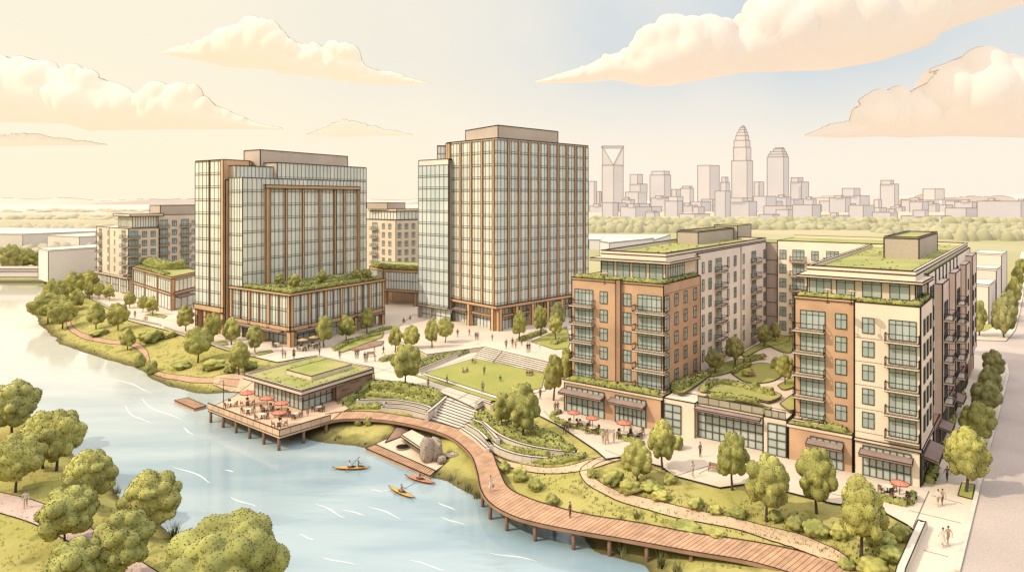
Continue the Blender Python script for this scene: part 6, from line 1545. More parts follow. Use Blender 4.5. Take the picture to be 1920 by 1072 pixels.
pm_ = MB(); pm_.tube([(0, 0, -3.2), (0, 0, -.4)], .27, POST, 9); pm_.tube([(.0, 0, -2.6), (0, 0, -2.45)], .29, INK, 9); pm_ = pm_.data('post')
for i in range(6): p = e0.lerp(e1_, .04 + .95 * i / 5); inst('post', pm_, dk, (p.x, p.y + .15, DZ))
for t in (.45, .9): p = e1_.lerp(e2_, t); inst('post', pm_, dk, (p.x, p.y + .15, DZ))
for i in range(4): p = e0.lerp(e1_, .15 + .25 * i) + Vector((2.2, 4.2, 0)); inst('post', pm_, dk, (p.x, p.y, DZ))
child_fix(dk)

bw = empty('boardwalk', (BC[60][0], BC[60][1], DZ), 'long curving timber boardwalk on posts along the river shore', 'boardwalk')
n = len(BN); b = MB(); um = MB()
seglen = np.r_[0, np.cumsum(np.linalg.norm(np.diff(BC, axis=0), axis=1))]; NP = int(seglen[-1] / .62)
def at_t(A, s): return np.array([np.interp(s, seglen, A[:, 0]), np.interp(s, seglen, A[:, 1])])
rr = random.Random(3)
for i in range(NP):
    s0, s1 = i * .62, i * .62 + .54; c = [at_t(BN, s0), at_t(BN, s1), at_t(BF, s1), at_t(BF, s0)]
    lo = [Vector((q[0], q[1], DZ - .12)) for q in c]; hi = [Vector((q[0], q[1], DZ + rr.uniform(-.008, .008))) for q in c]
    b.hexa(lo + hi, WOOD, rr.random())
b.build('decking', bw)
for i in range(n - 1):
    c = [BN[i], BN[i + 1], BF[i + 1], BF[i]]; um.hexa([Vector((q[0], q[1], DZ - .2)) for q in c] + [Vector((q[0], q[1], DZ - .125)) for q in c], INK)
um.build('underside', bw)
for A in (BN, BF):
    e = MB()
    for i in range(n - 1): e.bar((*A[i], DZ - .16), (*A[i + 1], DZ - .16), .22, WOODD, .42); e.bar((*A[i], DZ + .06), (*A[i + 1], DZ + .06), .16, INK, .08); e.bar((*A[i], DZ - .38), (*A[i + 1], DZ - .38), .2, INK, .06)
    e.build('edge_beam', bw)
for u in (902, 918, 949, 1004, 1074, 1144, 1214, 1294, 1372, 1445, 1520):
    i = int(np.argmin([abs(U0 + F * q[0] / q[1] - u) + (0 if 45 < j else 999) for j, q in enumerate(BN)])); p = BN[i] * .93 + BF[i] * .07
    inst('post', pm_, bw, (p[0], p[1], DZ), 0, (.95, .95, 1.1))
    p = BN[i] * .12 + BF[i] * .88; inst('post', pm_, bw, (p[0], p[1], DZ), 0, (.95, .95, 1.1))
child_fix(bw)

# small floating dock by the deck and the timber dock with its sand pad
fd = empty('floating_dock', tuple(P(356, 755, WZ + .5)), 'small floating timber dock left of the deck', 'dock')
b = MB(); fp = [tuple(P(u, v, WZ + .55))[:2] for u, v in [(327, 750), (364, 766), (387, 760), (352, 745)]]; prism(b, fp, WZ - .1, WZ + .55, WOOD, None, .13)
f4 = [Vector((*q, WZ + .56)) for q in fp]
for i in range(1, 14): b.bar(f4[0].lerp(f4[1], i / 14), f4[3].lerp(f4[2], i / 14), .05)
b.build('planks', fd); child_fix(fd)
td = empty('timber_dock', tuple(P(745, 865, -3.5)), 'stepped timber dock edging the pale play beach on the shore', 'dock')
tp = [tuple(P(u, v, -3.5))[:2] for u, v in [(686, 840), (806, 892), (818, 881), (706, 832)]]
b = MB(); prism(b, tp, -4.3, -3.5, WOOD, None, .13, base=True); t4 = [Vector((*q, -3.49)) for q in tp]
for i in range(1, 34): b.bar(t4[0].lerp(t4[1], i / 34), t4[3].lerp(t4[2], i / 34), .05)
b.build('planks', td); child_fix(td)
sheet('beach_pad', [tuple(P(u, v, -3.42))[:2] for u, v in [(704, 832), (818, 882), (836, 868), (826, 838), (800, 808), (768, 808), (730, 820)]], -3.42, SAND, .6, .1, ROCK)
# carved rocks of the play beach
def rock(label, u, v, w_, d_, h_, seed, z=-3.45, rz=0.):
    V, Fs = ICO4; r = np.random.default_rng(seed); p = P(u, v, z); mb = MB()
    nzv = np.array([1 + .30 * mnoise.noise(Vector((q * 1.1 + seed).tolist())) + .12 * mnoise.noise(Vector((q * 3.2 + seed).tolist())) for q in V]); Q = V * nzv[:, None]
    Q = np.sign(Q) * np.abs(Q) ** .75 * np.array([w_ / 2, d_ / 2, h_ / 2]); Q[:, 2] += h_ * .42; mb.mesh(Q, Fs.tolist(), ROCK, .5, True)
    nn = Q / (np.linalg.norm(Q, axis=1)[:, None] + 1e-9); k = r.choice(len(Q), 200); add_fins(mb, Q[k], nn[k], 130, .3, .05, r)
    o = mb.build('rock', None, label, 'rock', 'play beach rocks'); o.location = p; o.rotation_euler = (0, 0, rz); return o
rock('tall notched sandstone boulder at the right end of the play beach', 800, 864, 2.2, 2.2, 4.4, 3, rz=.4); rock('second tall sandstone boulder behind the notched one', 817, 860, 2.2, 2.4, 3.8, 9)
rock('low rounded stone right of the tall boulders', 828, 868, 1.5, 1.6, 1.3, 12); rock('flat pale stone slab lying in the grass beside the boardwalk', 846, 856, 2.6, 1.6, .7, 15, z=-3.0)
ps = empty('beach_shelter', tuple(P(758, 838, -3.42)), 'low pale curved shelter with a round table mouth on the play beach', 'shelter')
b = MB(); q = [P(u, v, -1.9) for u, v in [(752, 815), (792, 842), (812, 826), (772, 806)]]
q = [Vector((p.x, p.y, 0)) for p in q]; prism(b, q, -2.2, -1.8, SAND, None, .12, True, True); b.build('roof', ps)
b = MB(); qi = inset(q, .4); prism(b, qi, -3.45, -2.2, MATS['asphalt_road'], None, 0)
ff = Face(q[0], q[1]) if True else None
for k in range(3): b.bar(q[0].lerp(q[1], .02) + Vector((0, 0, -2.4 - .25 * k)), q[0].lerp(q[1], .98) + Vector((0, 0, -2.4 - .25 * k)), .06)
b.build('curved_bench', ps)
b = MB(); p = P(754, 840, -3.4); b.tube([(p.x, p.y, -3.4), (p.x, p.y, -3.05)], 1.0, ROCK, 20); b.tube([(p.x, p.y, -3.07), (p.x, p.y, -3.03)], 1.04, INK, 20); b.build('table', ps); child_fix(ps)
wg = MB(); q = [P(u, v, -3.0) for u, v in [(722, 826), (742, 806), (775, 798), (760, 812)]]; wg.hexa([Vector((p.x, p.y, -3.6)) for p in q] + [Vector((q[i].x, q[i].y, (-3.3, -2.5, -2.5, -3.3)[i])) for i in range(4)], STONE); 
for i in range(4): wg.bar(Vector((q[i].x, q[i].y, (-3.3, -2.5, -2.5, -3.3)[i])), Vector((q[(i + 1) % 4].x, q[(i + 1) % 4].y, (-3.3, -2.5, -2.5, -3.3)[(i + 1) % 4])), .1)
wg.build('ramp', None, 'brown sloping slab behind the play beach shelter', 'ramp')

# ================================================================ UMBRELLAS, TABLES, CHAIRS, BENCHES
def canopy_mesh(m):
    mb = MB(); n = 8; R = 1.0; top = Vector((0, 0, .42)); ring = [Vector((math.cos(2 * math.pi * k / n), math.sin(2 * math.pi * k / n), 0)) for k in range(n)]
    for k in range(n):
        a, c = ring[k], ring[(k + 1) % n]; m1 = (a + top) / 2 - Vector((0, 0, .03)); m2 = (c + top) / 2 - Vector((0, 0, .03))
        mb.face([a, c, m2, m1], m, k / 8); mb.face([m1, m2, top], m, k / 8); mb.face([a, c, c - Vector((0, 0, .1)), a - Vector((0, 0, .1))], m)
        mb.bar(a, c, .045); mb.bar(a, m1, .022); mb.bar(m1, top, .022)
    mb.tube([(0, 0, .4), (0, 0, .5)], .03, INK, 6); return mb.data('canopy')
CAN = {'red': canopy_mesh(REDC), 'tan': canopy_mesh(TANC)}
pole = MB(); pole.tube([(0, 0, 0), (0, 0, 1)], .05, INK, 6); pole.tube([(0, 0, 0), (0, 0, .03)], .28, INK, 10); pole = pole.data('pole')
def umbrella(u, v, z, label, wpx, h=2.5, kind='red', group=None):
    """(u, v): middle of the canopy's rim"""
    p = P(u, v, z + h); k = p.y / F; root = empty('parasol', (p.x, p.y, z), label, 'parasol', group); R = wpx * k / 2
    inst('canopy', CAN[kind], root, (0, 0, h), .3, (R, R, R * .9)); inst('pole', pole, root, (0, 0, 0), 0, (1, 1, h + .3)); return p
def table_mesh():
    mb = MB(); mb.tube([(0, 0, .70), (0, 0, .76)], .55, SLAB, 14, False); mb.tube([(0, 0, .715), (0, 0, .725)], .57, INK, 14, False); mb.tube([(0, 0, 0), (0, 0, .7)], .05, INK, 6); mb.tube([(0, 0, 0), (0, 0, .04)], .3, INK, 10); return mb.data('cafe_table')
def chair_mesh(m=FURN):
    mb = MB(); mb.box(-.24, .24, -.24, .24, .42, .48, m)
    for x in (-.22, .22):
        for y in (-.22, .22): mb.bar((x, y, 0), (x, y, .45 if y < 0 else .98), .06, INK)
        mb.bar((x, -.22, .68), (x, .22, .68), .05, INK)
    mb.box(-.24, .24, .2, .25, .62, .98, m); mb.bar((-.24, .22, .98), (.24, .22, .98), .06, INK); return mb.data('cafe_chair')
TBL, CHR = table_mesh(), chair_mesh()
def set_(x, y, z, nch, tlabel, clabel, a0=.3, sc=1.15, group='terrace tables and chairs'):
    inst('cafe_table', TBL, None, (x, y, z), 0, (sc,) * 3, tlabel, 'table', group)
    for i in range(nch):
        a = a0 + 2 * math.pi * i / nch; inst('cafe_chair', CHR, None, (x + math.cos(a) * .95 * sc, y + math.sin(a) * .95 * sc, z), a - math.pi / 2, (sc,) * 3, clabel, 'chair', group)
deck_u = [(464, 736, 'red parasol farthest left on the deck'), (501, 746, 'second red parasol from the left on the deck'), (528, 755, 'red parasol closest to the pavilion glass'), (524, 773, 'red parasol nearest the deck rail')]
for i, (u, v, l) in enumerate(deck_u):
    p = umbrella(u, v, DZ, l, 29, 2.5, 'red', 'deck parasols'); w_ = ['farthest left', 'second', 'pavilion side', 'rail side'][i]
    set_(p.x, p.y, DZ, 4, 'table under the %s deck parasol' % w_, 'one of four chairs under the %s deck parasol' % w_, .4 + i)
for i, (u, v, w_) in enumerate([(432, 762, 'left end of the deck rail'), (465, 775, 'middle of the long deck rail'), (491, 784, 'long deck rail near its front corner'), (553, 783, 'short deck rail'), (598, 770, 'deck end by the boardwalk')]):
    p = P(u, v, DZ); set_(p.x, p.y, DZ, 3, 'uncovered table by the %s' % w_, 'chair at the uncovered table by the %s' % w_, .9 * i)
for (u, v, l, w_) in [(1076, 773, 'red parasol left of the brick block shop', 25), (1111, 783, 'middle red parasol under the brick block canopy', 26), (1170, 792, 'red parasol before the second brick shop window', 30)]:
    p = umbrella(u, v, PZ, l, w_, 2.5, 'red', 'cafe parasols'); n_ = {'r': 'left of the brick block shop', 'm': 'in the middle of the brick block cafe'}[l[0]] if 'second' not in l else 'before the second brick shop window'
    set_(p.x, p.y, PZ, 4, 'cafe table of the parasol ' + n_, 'one of the chairs at the parasol ' + n_, .5)
p = P(1092, 800, PZ); set_(p.x, p.y, PZ, 3, 'open cafe table between the left and middle parasols', 'one chair of the open cafe table between two red parasols', .2)
p = P(1196, 818, PZ); set_(p.x, p.y, PZ, 3, 'open cafe table right of the second shop parasol', 'one of the chairs at the open table before the second shop', .7)
p = umbrella(1687, 905, PZ, 'single red parasol at the cream corner shop', 33, 2.4, 'red'); set_(p.x, p.y, PZ, 4, 'table under the corner shop parasol', 'one of the chairs under the corner shop parasol', .3)
p = P(1664, 922, PZ); set_(p.x, p.y, PZ, 2, 'small open table left of the corner shop parasol', 'one of two chairs left of the corner shop parasol', .3)
for (u, v, l) in [(568, 637, 'wider tan parasol by the office podium column'), (589, 632, 'smaller tan parasol behind the wider one at the office podium')]:
    p = umbrella(u, v, PZ, l, 21, 2.8, 'tan', 'podium cafe parasols'); set_(p.x, p.y, PZ, 4, 'table under the %s tan parasol at the podium' % l.split()[0], 'one of the chairs under the %s tan podium parasol' % l.split()[0], .6, 1.3)
p = P(518, 650, PZ); set_(p.x, p.y, PZ, 3, 'table in front of the podium corner shop window', 'one of the chairs before the podium corner shop window', .3, 1.3)
for (u, v, l) in [(1134, 512, 'tan parasol on the brick block roof terrace'), (1552, 543, 'small tan parasol on the corner block roof terrace'), (1596, 546, 'wider tan parasol on the corner block roof terrace')]:
    umbrella(u, v, 25.05, l, 17, 1.9, 'tan')
def bench_mesh():
    mb = MB()
    for y in (-.2, 0, .2): mb.box(-.8, .8, y - .08, y + .08, .42, .48, WOODD)
    for z in (.6, .75, .9): mb.box(-.8, .8, .26, .31, z - .06, z + .06, WOODD)
    for x in (-.65, .65): mb.bar((x, -.25, 0), (x, -.25, .45), .07); mb.bar((x, .28, 0), (x, .28, .95), .07); mb.bar((x, -.25, .42), (x, .28, .42), .06)
    return mb.data('park_bench')
BEN = bench_mesh()
for u, v, rz, z, l in [(272, 600, -.6, PZ, 'dark park bench on the promenade below the planted pair of trees'), (696, 668, .4, PZ, 'park bench beside the small hedge left of the planter walls'), (1340, 884, -.6, PZ, 'park bench in front of the glass hall')]:
    p = P(u, v, z); inst('park_bench', BEN, None, p, rz, (1.2,) * 3, l, 'bench')
lp = MB(); lp.tube([(0, 0, 0), (0, 0, 4.2)], [.09, .05], INK, 7); lp.tube([(0, 0, 4.2), (0, 0, 4.5)], .16, SLAB, 8); lp.tube([(0, 0, 4.5), (0, 0, 4.55)], .2, INK, 8); lp = lp.data('lamp_post')
p = P(419, 755, DZ); inst('lamp_post', lp, None, p, 0, None, 'thin lamp post standing at the left end of the deck', 'lamp post')
sg = empty('entrance_sign', (0, 0, 0)); 
bpy.data.objects.remove(sg)
# ================================================================ KAYAKS AND PEOPLE
def kayak_mesh(m):
    mb = MB(); n = 24; V = []; Fs = []; K = 10
    for i in range(n + 1):
        t = i / n * 2 - 1; w_ = .40 * max(.02, (1 - abs(t) ** 2.2)); hgt = .20 + .16 * abs(t) ** 3
        for k in range(K):
            a = 2 * math.pi * k / K; V.append((t * 2.5, math.cos(a) * w_, .12 + (math.sin(a) * (.14 if math.sin(a) > 0 else .2)) * max(.15, (1 - abs(t) ** 3)) + .12 * abs(t) ** 3))
    for i in range(n):
        for k in range(K): Fs.append((i * K + k, i * K + (k + 1) % K, (i + 1) * K + (k + 1) % K, (i + 1) * K + k))
    mb.mesh(V, Fs, m, .5, True)
    for i in range(n):
        for k in (0, K // 2): mb.bar(V[i * K + k], V[(i + 1) * K + k], .055)
    h = mb.data('hull'); c = MB(); pts = [(.55 * math.cos(a), .27 * math.sin(a), .27) for a in np.linspace(0, 2 * math.pi, 17)]; c.tube(pts, .035, INK, 5, cap=False); c.face([(q[0], q[1], .262) for q in pts[:-1]], FURN); return h, c.data('cockpit')
KY = kayak_mesh(KYEL); KO = kayak_mesh(KORA)
pad = MB(); pad.tube([(0, -1.15, 0), (0, 1.15, 0)], .03, INK, 6)
for s_ in (-1, 1): pad.hexa([Vector((x, s_ * y, z)) for x, y, z in ((-.09, 1.1, -.01), (.09, 1.1, -.01), (.11, 1.5, -.01), (-.11, 1.5, -.01), (-.09, 1.1, .01), (.09, 1.1, .01), (.11, 1.5, .01), (-.11, 1.5, .01))], FURN)
pad = pad.data('paddle')
def skin_mesh(name, joints, edges, groups):
    """continuous body grown over a skeleton; groups: function(face centre) -> material slot"""
    me = bpy.data.meshes.new(name + '_bones'); me.from_pydata([j[:3] for j in joints], edges, []); o = bpy.data.objects.new(name + '_bones', me); COL.objects.link(o)
    md = o.modifiers.new('s', 'SKIN'); md.use_smooth_shade = True
    if not me.skin_vertices: 
        bpy.context.view_layer.objects.active = o
    for i, j in enumerate(joints):
        sv = me.skin_vertices[0].data[i]; rx, ry = (j[3], j[3]) if len(j) == 4 else (j[3], j[4]); sv.radius = (rx, ry); sv.use_root = (i == 0)
    o.modifiers.new('u', 'SUBSURF').levels = 1
    dg = bpy.context.evaluated_depsgraph_get(); ev = bpy.data.meshes.new_from_object(o.evaluated_get(dg)); bpy.data.objects.remove(o)
    V = [tuple(v.co) for v in ev.vertices]; Fs = [tuple(p.vertices) for p in ev.polygons]; bpy.data.meshes.remove(ev); return V, Fs
TOPS = list(CLOTH.values())
def person_mesh(name, pose, top, bottom, hair=HAIR, skirt=False):
    # metres, standing 1.72 tall, facing -y
    if pose in ('stand', 'walk'):
        st = .0 if pose == 'stand' else .26
        hipL, hipR = (-.09, 0, .92), (.09, 0, .92); kL, kR = (-.10, -st * .7, .50), (.10, st * .25, .49); aL, aR = (-.10, -st, .08), (.10, st * 1.25, .12)
        tL, tR = (-.11, -st - .16, .035), (.11, st * 1.25 - .12, .04)
        eL, eR = (-.27, .04 + st * .3, 1.14), (.27, .04 - st * .3, 1.14); hL, hR = (-.26, -.06 + st * .7, .90), (.26, -.06 - st * .6, .90); ck = .0; base = .95
    elif pose == 'sit':      # on the ground, legs forward
        hipL, hipR = (-.10, 0, .14), (.10, 0, .14); kL, kR = (-.14, -.40, .34), (.14, -.42, .28); aL, aR = (-.12, -.70, .08), (.14, -.80, .08); tL, tR = (-.12, -.82, .10), (.14, -.92, .12)
        eL, eR = (-.30, -.08, .40), (.30, .10, .38); hL, hR = (-.22, -.32, .36), (.34, .20, .10); base = .16
    else:                    # kayak / chair: legs straight ahead, arms forward on the paddle
        hipL, hipR = (-.10, 0, .12), (.10, 0, .12); kL, kR = (-.12, -.42, .22), (.12, -.42, .22); aL, aR = (-.10, -.80, .10), (.10, -.80, .10); tL, tR = (-.10, -.86, .2), (.10, -.86, .2)
        eL, eR = (-.34, -.18, .42), (.34, -.18, .40); hL, hR = (-.36, -.42, .46), (.36, -.42, .40); base = .14
    b = base; J = [(0, 0, b, .135, .10), (0, .01, b + .22, .125, .09), (0, .01, b + .42, .15, .10), (0, .01, b + .52, .07), (0, 0, b + .58, .05),
         (-.17, .01, b + .47, .06), (*eL, .042), (*hL, .03), (.17, .01, b + .47, .06), (*eR, .042), (*hR, .03),
         (*hipL, .085), (*kL, .06), (*aL, .042), (*tL, .03), (*hipR, .085), (*kR, .06), (*aR, .042), (*tR, .03), (0, -.01, b + .66, .075, .085), (0, -.005, b + .76, .06, .075)]
    E = [(0, 1), (1, 2), (2, 3), (3, 4), (2, 5), (5, 6), (6, 7), (2, 8), (8, 9), (9, 10), (0, 11), (11, 12), (12, 13), (13, 14), (0, 15), (15, 16), (16, 17), (17, 18), (4, 19), (19, 20)]
    V, Fs = skin_mesh(name, J, E, None); mb = MB()
    Va = np.array(V); cc = np.array([Va[list(f)].mean(0) for f in Fs]); hands = [np.array(hL), np.array(hR)]
    for f, c in zip(Fs, cc):
        if c[2] > b + .53 or min(np.linalg.norm(c - q) for q in hands) < .09: m = SKIN
        elif c[2] > b + .02 and abs(c[0]) < .60 and not (c[1] < -.25 and pose != 'stand' and c[2] < b + .2): m = top
        elif pose != 'stand' and pose != 'walk' and c[2] < b + .02 and c[1] > -.1: m = bottom
        else: m = FURN if (c[2] < .07 and pose in ('stand', 'walk')) else bottom
        mb.mesh([V[i] for i in f], [tuple(range(len(f)))], m, .5, True)
    if skirt:
        ring = lambda z, r_: [(r_ * math.cos(a), r_ * .8 * math.sin(a), z) for a in np.linspace(0, 2 * math.pi, 13)[:-1]]
        V2 = ring(b + .05, .15) + ring(b - .2, .20) + ring(b - .48, .26); mb.mesh(V2, [(i * 12 + k, i * 12 + (k + 1) % 12, (i + 1) * 12 + (k + 1) % 12, (i + 1) * 12 + k) for i in range(2) for k in range(12)], top, .5, True)
    # face and five fingers a hand
    hz = b + .69
    mb.tube([(0, -.075, hz + .02), (0, -.115, hz - .015)], [.012, .018], SKIN, 5); mb.tube([(-.022, -.085, hz - .055), (.022, -.085, hz - .055)], .007, REDC, 4)
    for s_ in (-1, 1): mb.tube([(s_ * .03, -.078, hz + .03), (s_ * .03, -.088, hz + .03)], .010, INK, 5); mb.tube([(s_ * .075, 0, hz + .02), (s_ * .088, .012, hz - .01)], .016, SKIN, 5)
    V3, F3 = ICO3; hh = V3 * np.array([.088, .098, .085]) + np.array([0, .022, hz + .055]); keep = [f for f in F3.tolist() if not (hh[f][:, 1].mean() < -.03 and hh[f][:, 2].mean() < hz + .07)]; mb.mesh(hh, keep, hair, .5, True)
    for hd, el_ in ((np.array(hL), np.array(eL)), (np.array(hR), np.array(eR))):
        d = hd - el_; d /= np.linalg.norm(d); sd = np.cross(d, [0, 1, .2]); sd /= np.linalg.norm(sd); cu = np.cross(d, sd)
        mb.tube([hd, hd + d * .05, hd + d * .09], [.03, .036, .03], SKIN, 6)
        for k in range(4): o_ = sd * (k - 1.5) * .018; l = (.065, .078, .074, .055)[k]; mb.tube([hd + d * .08 + o_, hd + d * (.08 + l * .55) + o_, hd + d * (.08 + l * .9) + o_ - cu * .02], [.009, .008, .006], SKIN, 5)
        mb.tube([hd + d * .03 + sd * .03, hd + d * .07 + sd * .055 - cu * .01, hd + d * .095 + sd * .055 - cu * .02], [.010, .009, .007], SKIN, 5)
    return mb.data('person')
PCACHE = {}
def person(u, v, z, label, pose='stand', top='tan', bottom='dark', rz=0., sc=1.12, skirt=False, group=None, xyz=None):
    k = (pose, top, bottom, skirt)
    if k not in PCACHE: PCACHE[k] = person_mesh('person', pose, CLOTH[top], CLOTH[bottom], HAIR, skirt)
    p = xyz or (P(u, v, z) if z is not None else G(u, v)); return inst('person', PCACHE[k], None, p, rz, (sc,) * 3, label, 'person', group)
PP = [
 (920, 920, DZ, 'person in a pale coat carrying a bag on the boardwalk bend', 'walk', 'white', 'tan', .4, 1.25, True), (1069, 970, DZ, 'person in dark clothes walking on the straight boardwalk', 'stand', 'brown', 'dark', .9, 1.2),
 (1759, 948, PZ, 'left walker of the pair at the corner crossing', 'walk', 'white', 'tan', 3.0, 1.25), (1767, 947, PZ, 'right walker of the pair at the corner crossing', 'walk', 'tan', 'brown', 3.0, 1.25),
 (1768, 1024, PZ, 'left person of the pair nearest the parapet wall', 'walk', 'white', 'tan', 3.1, 1.25, True), (1778, 1022, PZ, 'taller right person of the pair nearest the parapet wall', 'walk', 'tan', 'tan', 3.1, 1.3),
 (1776, 902, PZ, 'person walking in the shade of the side road', 'walk', 'brown', 'dark', 2.9, 1.25), (1313, 856, PZ, 'person standing alone before the glass hall', 'stand', 'grey', 'dark', .6, 1.3), (1299, 893, PZ, 'person with a pale shirt at the paving edge near the grass', 'walk', 'white', 'tan', .4, 1.25),
 (1131, 830, PZ, 'left member of the group of three before the cafe', 'stand', 'white', 'tan', .5, 1.3), (1138, 832, PZ, 'middle member of the group of three before the cafe', 'walk', 'tan', 'brown', -.5, 1.3, True), (1151, 829, PZ, 'right member of the group of three before the cafe', 'stand', 'tan', 'tan', -1.2, 1.2),
 (1058, 814, PZ, 'left walker of the pair beside the clipped cafe hedge', 'walk', 'dark', 'dark', 2.8, 1.2), (1064, 813, PZ, 'right walker of the pair beside the clipped cafe hedge', 'walk', 'brown', 'dark', 2.8, 1.15),
 (1041, 772, PZ, 'left person of the pair at the corner of the brick block', 'stand', 'brown', 'dark', 0, 1.1), (1046, 771, PZ, 'right person of the pair at the corner of the brick block', 'stand', 'grey', 'brown', .4, 1.1), (1183, 815, PZ, 'person with a round hat beside the third cafe parasol', 'stand', 'white', 'brown', 0, 1.2),
 (948, 808, None, 'person half hidden in the curved hedge bed', 'stand', 'olive', 'dark', .3, 1.2), (905, 735, PZ, 'person standing in the grass strip near the lawn corner', 'stand', 'grey', 'dark', 0, 1.3), (838, 721, PZ, 'person walking on the grass strip along the lawn', 'walk', 'olive', 'dark', 1.3, 1.2), (803, 727, PZ, 'person at the top of the terraced hedges', 'stand', 'brown', 'dark', .4, 1.2), (1013, 748, PZ, 'person on the paving at the right end of the lawn', 'stand', 'brown', 'dark', .6, 1.3),
 (908, 703, PZ + .1, 'person standing in the middle of the lawn', 'stand', 'olive', 'dark', .4, 1.2),
 (858, 632, TZ, 'person near the copper pier of the right tower', 'stand', 'dark', 'brown', 0, 1.35), (880, 630, TZ, 'person close to the right tower entrance', 'walk', 'brown', 'dark', 1., 1.2), (892, 637, TZ, 'left person of the pair by the right tower entrance', 'stand', 'dark', 'dark', 0, 1.3), (896, 637, TZ, 'right person of the pair by the right tower entrance', 'stand', 'grey', 'dark', 0, 1.3), (923, 639, TZ, 'person in a red top in front of the right tower corner', 'walk', 'red', 'dark', .6, 1.1),
 (949, 654, TZ, 'leftmost of the row of people at the head of the broad stairs', 'walk', 'brown', 'dark', .4, 1.45), (961, 651, TZ, 'tall person second in the row at the head of the broad stairs', 'stand', 'dark', 'dark', .2, 1.45), (967, 653, TZ, 'short person beside the tall one at the head of the broad stairs', 'stand', 'tan', 'brown', .2, 1.2), (978, 648, TZ, 'person behind the row at the head of the broad stairs', 'stand', 'brown', 'dark', .2, 1.3), (989, 661, TZ, 'left person of the close pair right of the stairs row', 'stand', 'dark', 'brown', .2, 1.45), (993, 660, TZ, 'right person of the close pair right of the stairs row', 'stand', 'brown', 'dark', .2, 1.4), (1012, 655, TZ, 'pale figure alone at the right of the upper plaza', 'stand', 'white', 'white', .2, 1.3),
 (530, 671, PZ, 'left person of the pair on the plaza behind the pavilion', 'walk', 'tan', 'brown', .5, 1.4), (535, 671, PZ, 'child sized person of the pair on the plaza behind the pavilion', 'walk', 'brown', 'brown', .5, 1.), (551, 672, PZ, 'person in a long dress on the plaza behind the pavilion', 'stand', 'dark', 'dark', .3, 1.5, True), (599, 666, PZ, 'person under the street tree beside the cafe parasols', 'walk', 'grey', 'dark', .8, 1.3), (637, 673, PZ, 'person alone behind the pavilion roof on the plaza', 'stand', 'brown', 'dark', .6, 1.3),
 (667, 672, PZ, 'left person of the plaza pair near the flower bed', 'stand', 'brown', 'dark', 0, 1.4), (671, 672, PZ, 'right person of the plaza pair near the flower bed', 'stand', 'dark', 'dark', 0, 1.4), (684, 679, PZ, 'taller person of the front plaza pair right of the pavilion', 'stand', 'dark', 'brown', 0, 1.5), (688, 678, PZ, 'shorter person of the front plaza pair right of the pavilion', 'stand', 'tan', 'dark', 0, 1.35), (703, 678, PZ, 'short figure alone beside the small end hedge', 'walk', 'tan', 'brown', 1.2, 1.1), (719, 665, PZ, 'person in dark clothes walking toward the tree pair', 'walk', 'dark', 'dark', 1.2, 1.35), (702, 660, PZ, 'stooping figure near the reddish flower bed', 'walk', 'grey', 'brown', 1.5, 1.),
 (757, 611, PZ, 'person in the passage between the two glass offices', 'walk', 'dark', 'dark', 1, 1.5), (769, 605, PZ, 'second person farther back in the passage between the offices', 'stand', 'brown', 'dark', 1, 1.4), (253, 596, PZ, 'person standing by the kerb wall on the far promenade', 'stand', 'brown', 'dark', 0, 1.5), (577, 779, DZ, 'person in a long pale dress by the pavilion glass on the deck', 'stand', 'grey', 'grey', .3, 1.15, True), (48, 952, None, 'lone person on the pink path at the left edge', 'walk', 'white', 'tan', .6, 1.35)]
for a in PP: person(a[0], a[1], a[2], a[3], a[4], a[5], a[6], a[7], a[8], a[9] if len(a) > 9 else False)
for u, v, l, t, rz in [(886, 680, 'left sitter of the pair at the far side of the lawn', 'olive', .4), (891, 680, 'right sitter of the pair at the far side of the lawn', 'tan', -.6), (868, 698, 'person lounging alone at the left part of the lawn', 'olive', 1.3), (876, 697, 'person leaning back beside the lawn lounger', 'brown', -1.), (938, 713, 'person sitting with crossed knees at the front of the lawn', 'olive', .2), (988, 703, 'left sitter of the group at the right end of the lawn', 'red', .6), (993, 703, 'middle sitter of the group at the right end of the lawn', 'olive', .1), (998, 703, 'right sitter of the group at the right end of the lawn', 'brown', -.5)]:
    person(u, v, PZ + .1, l, 'sit', t, 'tan', rz, 1.25)
for i, (u, v) in enumerate([(1409, 704), (1412, 705)]): person(u, v, GZ_ + .06, ('left', 'right')[i] + ' sitter of the pair on the oval courtyard lawn', 'sit', 'tan', 'brown', .3 - i, 1.3)
b = MB(); q = P(923, 920, DZ); b.box(-.16, .16, -.07, .07, 0, .3, STONE); b.bar((-.1, 0, .3), (0, 0, .5), .03); b.bar((.1, 0, .3), (0, 0, .5), .03); o = b.build('hand_bag', None, 'brown bag carried by the person on the boardwalk bend', 'bag'); o.location = (q.x + .12, q.y - .05, DZ + .52)
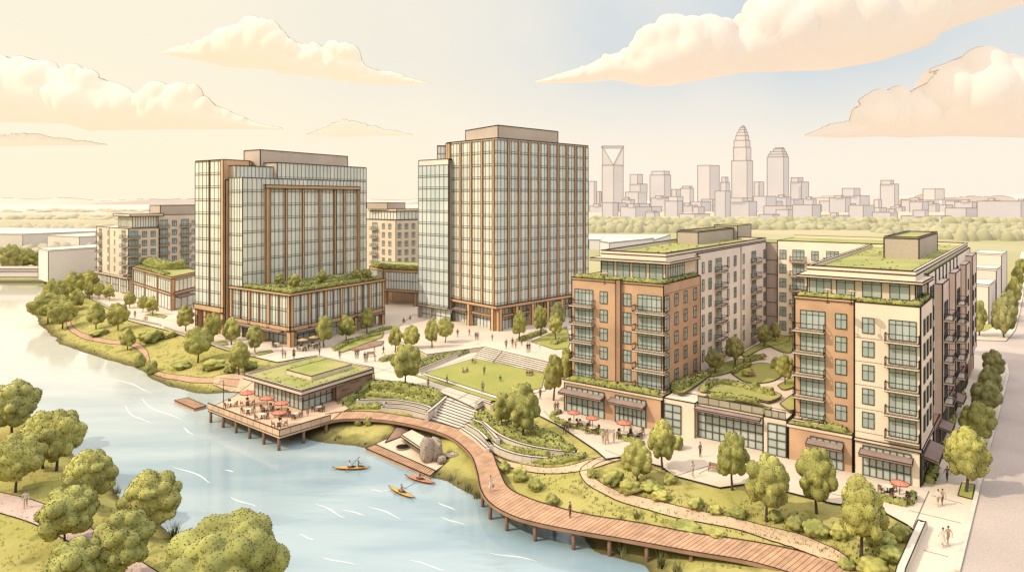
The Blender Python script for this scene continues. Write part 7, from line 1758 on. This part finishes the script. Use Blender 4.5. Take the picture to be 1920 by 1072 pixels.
for u, v, ln, rz, kind, col_, nm in [(659, 878, 60, .02, 'y', 'white', 'left amber kayak with two paddlers below the deck'), (787, 900, 54, -.55, 'o', 'red', 'orange kayak nearest the timber dock'), (753, 924, 60, -.72, 'y', 'tan', 'amber kayak in front of the orange one')]:
    p = P(u, v, WZ + .1); k = p.y / F; m = KY if kind == 'y' else KO
    root = empty('kayak', p, nm, 'kayak', 'kayaks on the river', rz); s_ = 1.22 if nm[0] != 'l' else 1.25
    root.scale = (s_,) * 3; inst('hull', m[0], root); inst('cockpit', m[1], root)
    c, sn = math.cos(rz), math.sin(rz)
    seats = [(0., rz + math.pi / 2)] if nm[0] != 'l' else [(-.25, rz + math.pi / 2), (.9, rz + math.pi / 2)]
    for j, (dx, ra) in enumerate(seats):
        who = 'paddler of the ' + nm.replace(' with two paddlers', '') if len(seats) == 1 else ('upright' if j == 0 else 'leaning') + ' paddler in the left amber kayak'
        person(0, 0, 0, who, 'kayak', col_ if j == 0 else 'brown', 'dark', ra, 1.25, xyz=(p.x + c * dx * s_, p.y + sn * dx * s_, p.z + .16))
        if j == 0:
            o = inst('paddle', pad, None, (p.x + c * (dx * s_ + .5), p.y + sn * (dx * s_ + .5), p.z + .75), ra - math.pi / 2 - .5, (1.1,) * 3, 'dark paddle held across the ' + nm.replace(' with two paddlers', '').replace(' below the deck', ''), 'paddle'); o.rotation_euler = (.42, 0, rz - .6)
# foam streaks
fo = MB(); rr = np.random.default_rng(12)
ST = [((200, 708), (290, 735)), ((260, 745), (340, 792)), ((228, 760), (280, 795)), ((340, 800), (365, 815)), ((560, 775), (600, 800)), ((325, 872), (400, 905)), ((430, 930), (480, 950)), ((590, 943), (650, 970)), ((690, 948), (756, 972)), ((826, 968), (872, 984)), ((820, 940), (855, 957)), ((915, 1034), (1010, 1052)), ((760, 1048), (845, 1070)), ((600, 1042), (670, 1060)), ((740, 915), (716, 920)), ((695, 916), (718, 922)), ((190, 660), (240, 678)), ((20, 690), (80, 705)), ((30, 625), (60, 640)), ((420, 880), (440, 884)), ((640, 955), (690, 966)), ((420, 1000), (470, 1022)), ((300, 690), (330, 704)), ((560, 1000), (590, 1012))]
for (a, c_) in ST:
    p, q = P(*a, WZ + .015), P(*c_, WZ + .015); d = q - p; s_ = Vector((-d.y, d.x, 0)).normalized(); n = 14; L1_, L2_ = [], []
    for i in range(n + 1):
        t = i / n; c = p.lerp(q, t) + s_ * (d.length * .03 * math.sin(t * 6 + a[0])); w_ = .15 * math.sin(math.pi * t) ** .7 * (1 + .5 * mnoise.noise(Vector((t * 5, a[0], 0)))) * p.y / 110
        L1_.append(c + s_ * w_); L2_.append(c - s_ * w_)
    for i in range(n): fo.face([L1_[i], L1_[i + 1], L2_[i + 1], L2_[i]], FOAM)
fo.build('foam_streaks', kind='stuff')['label'] = 'thin white ripples scattered over the river'
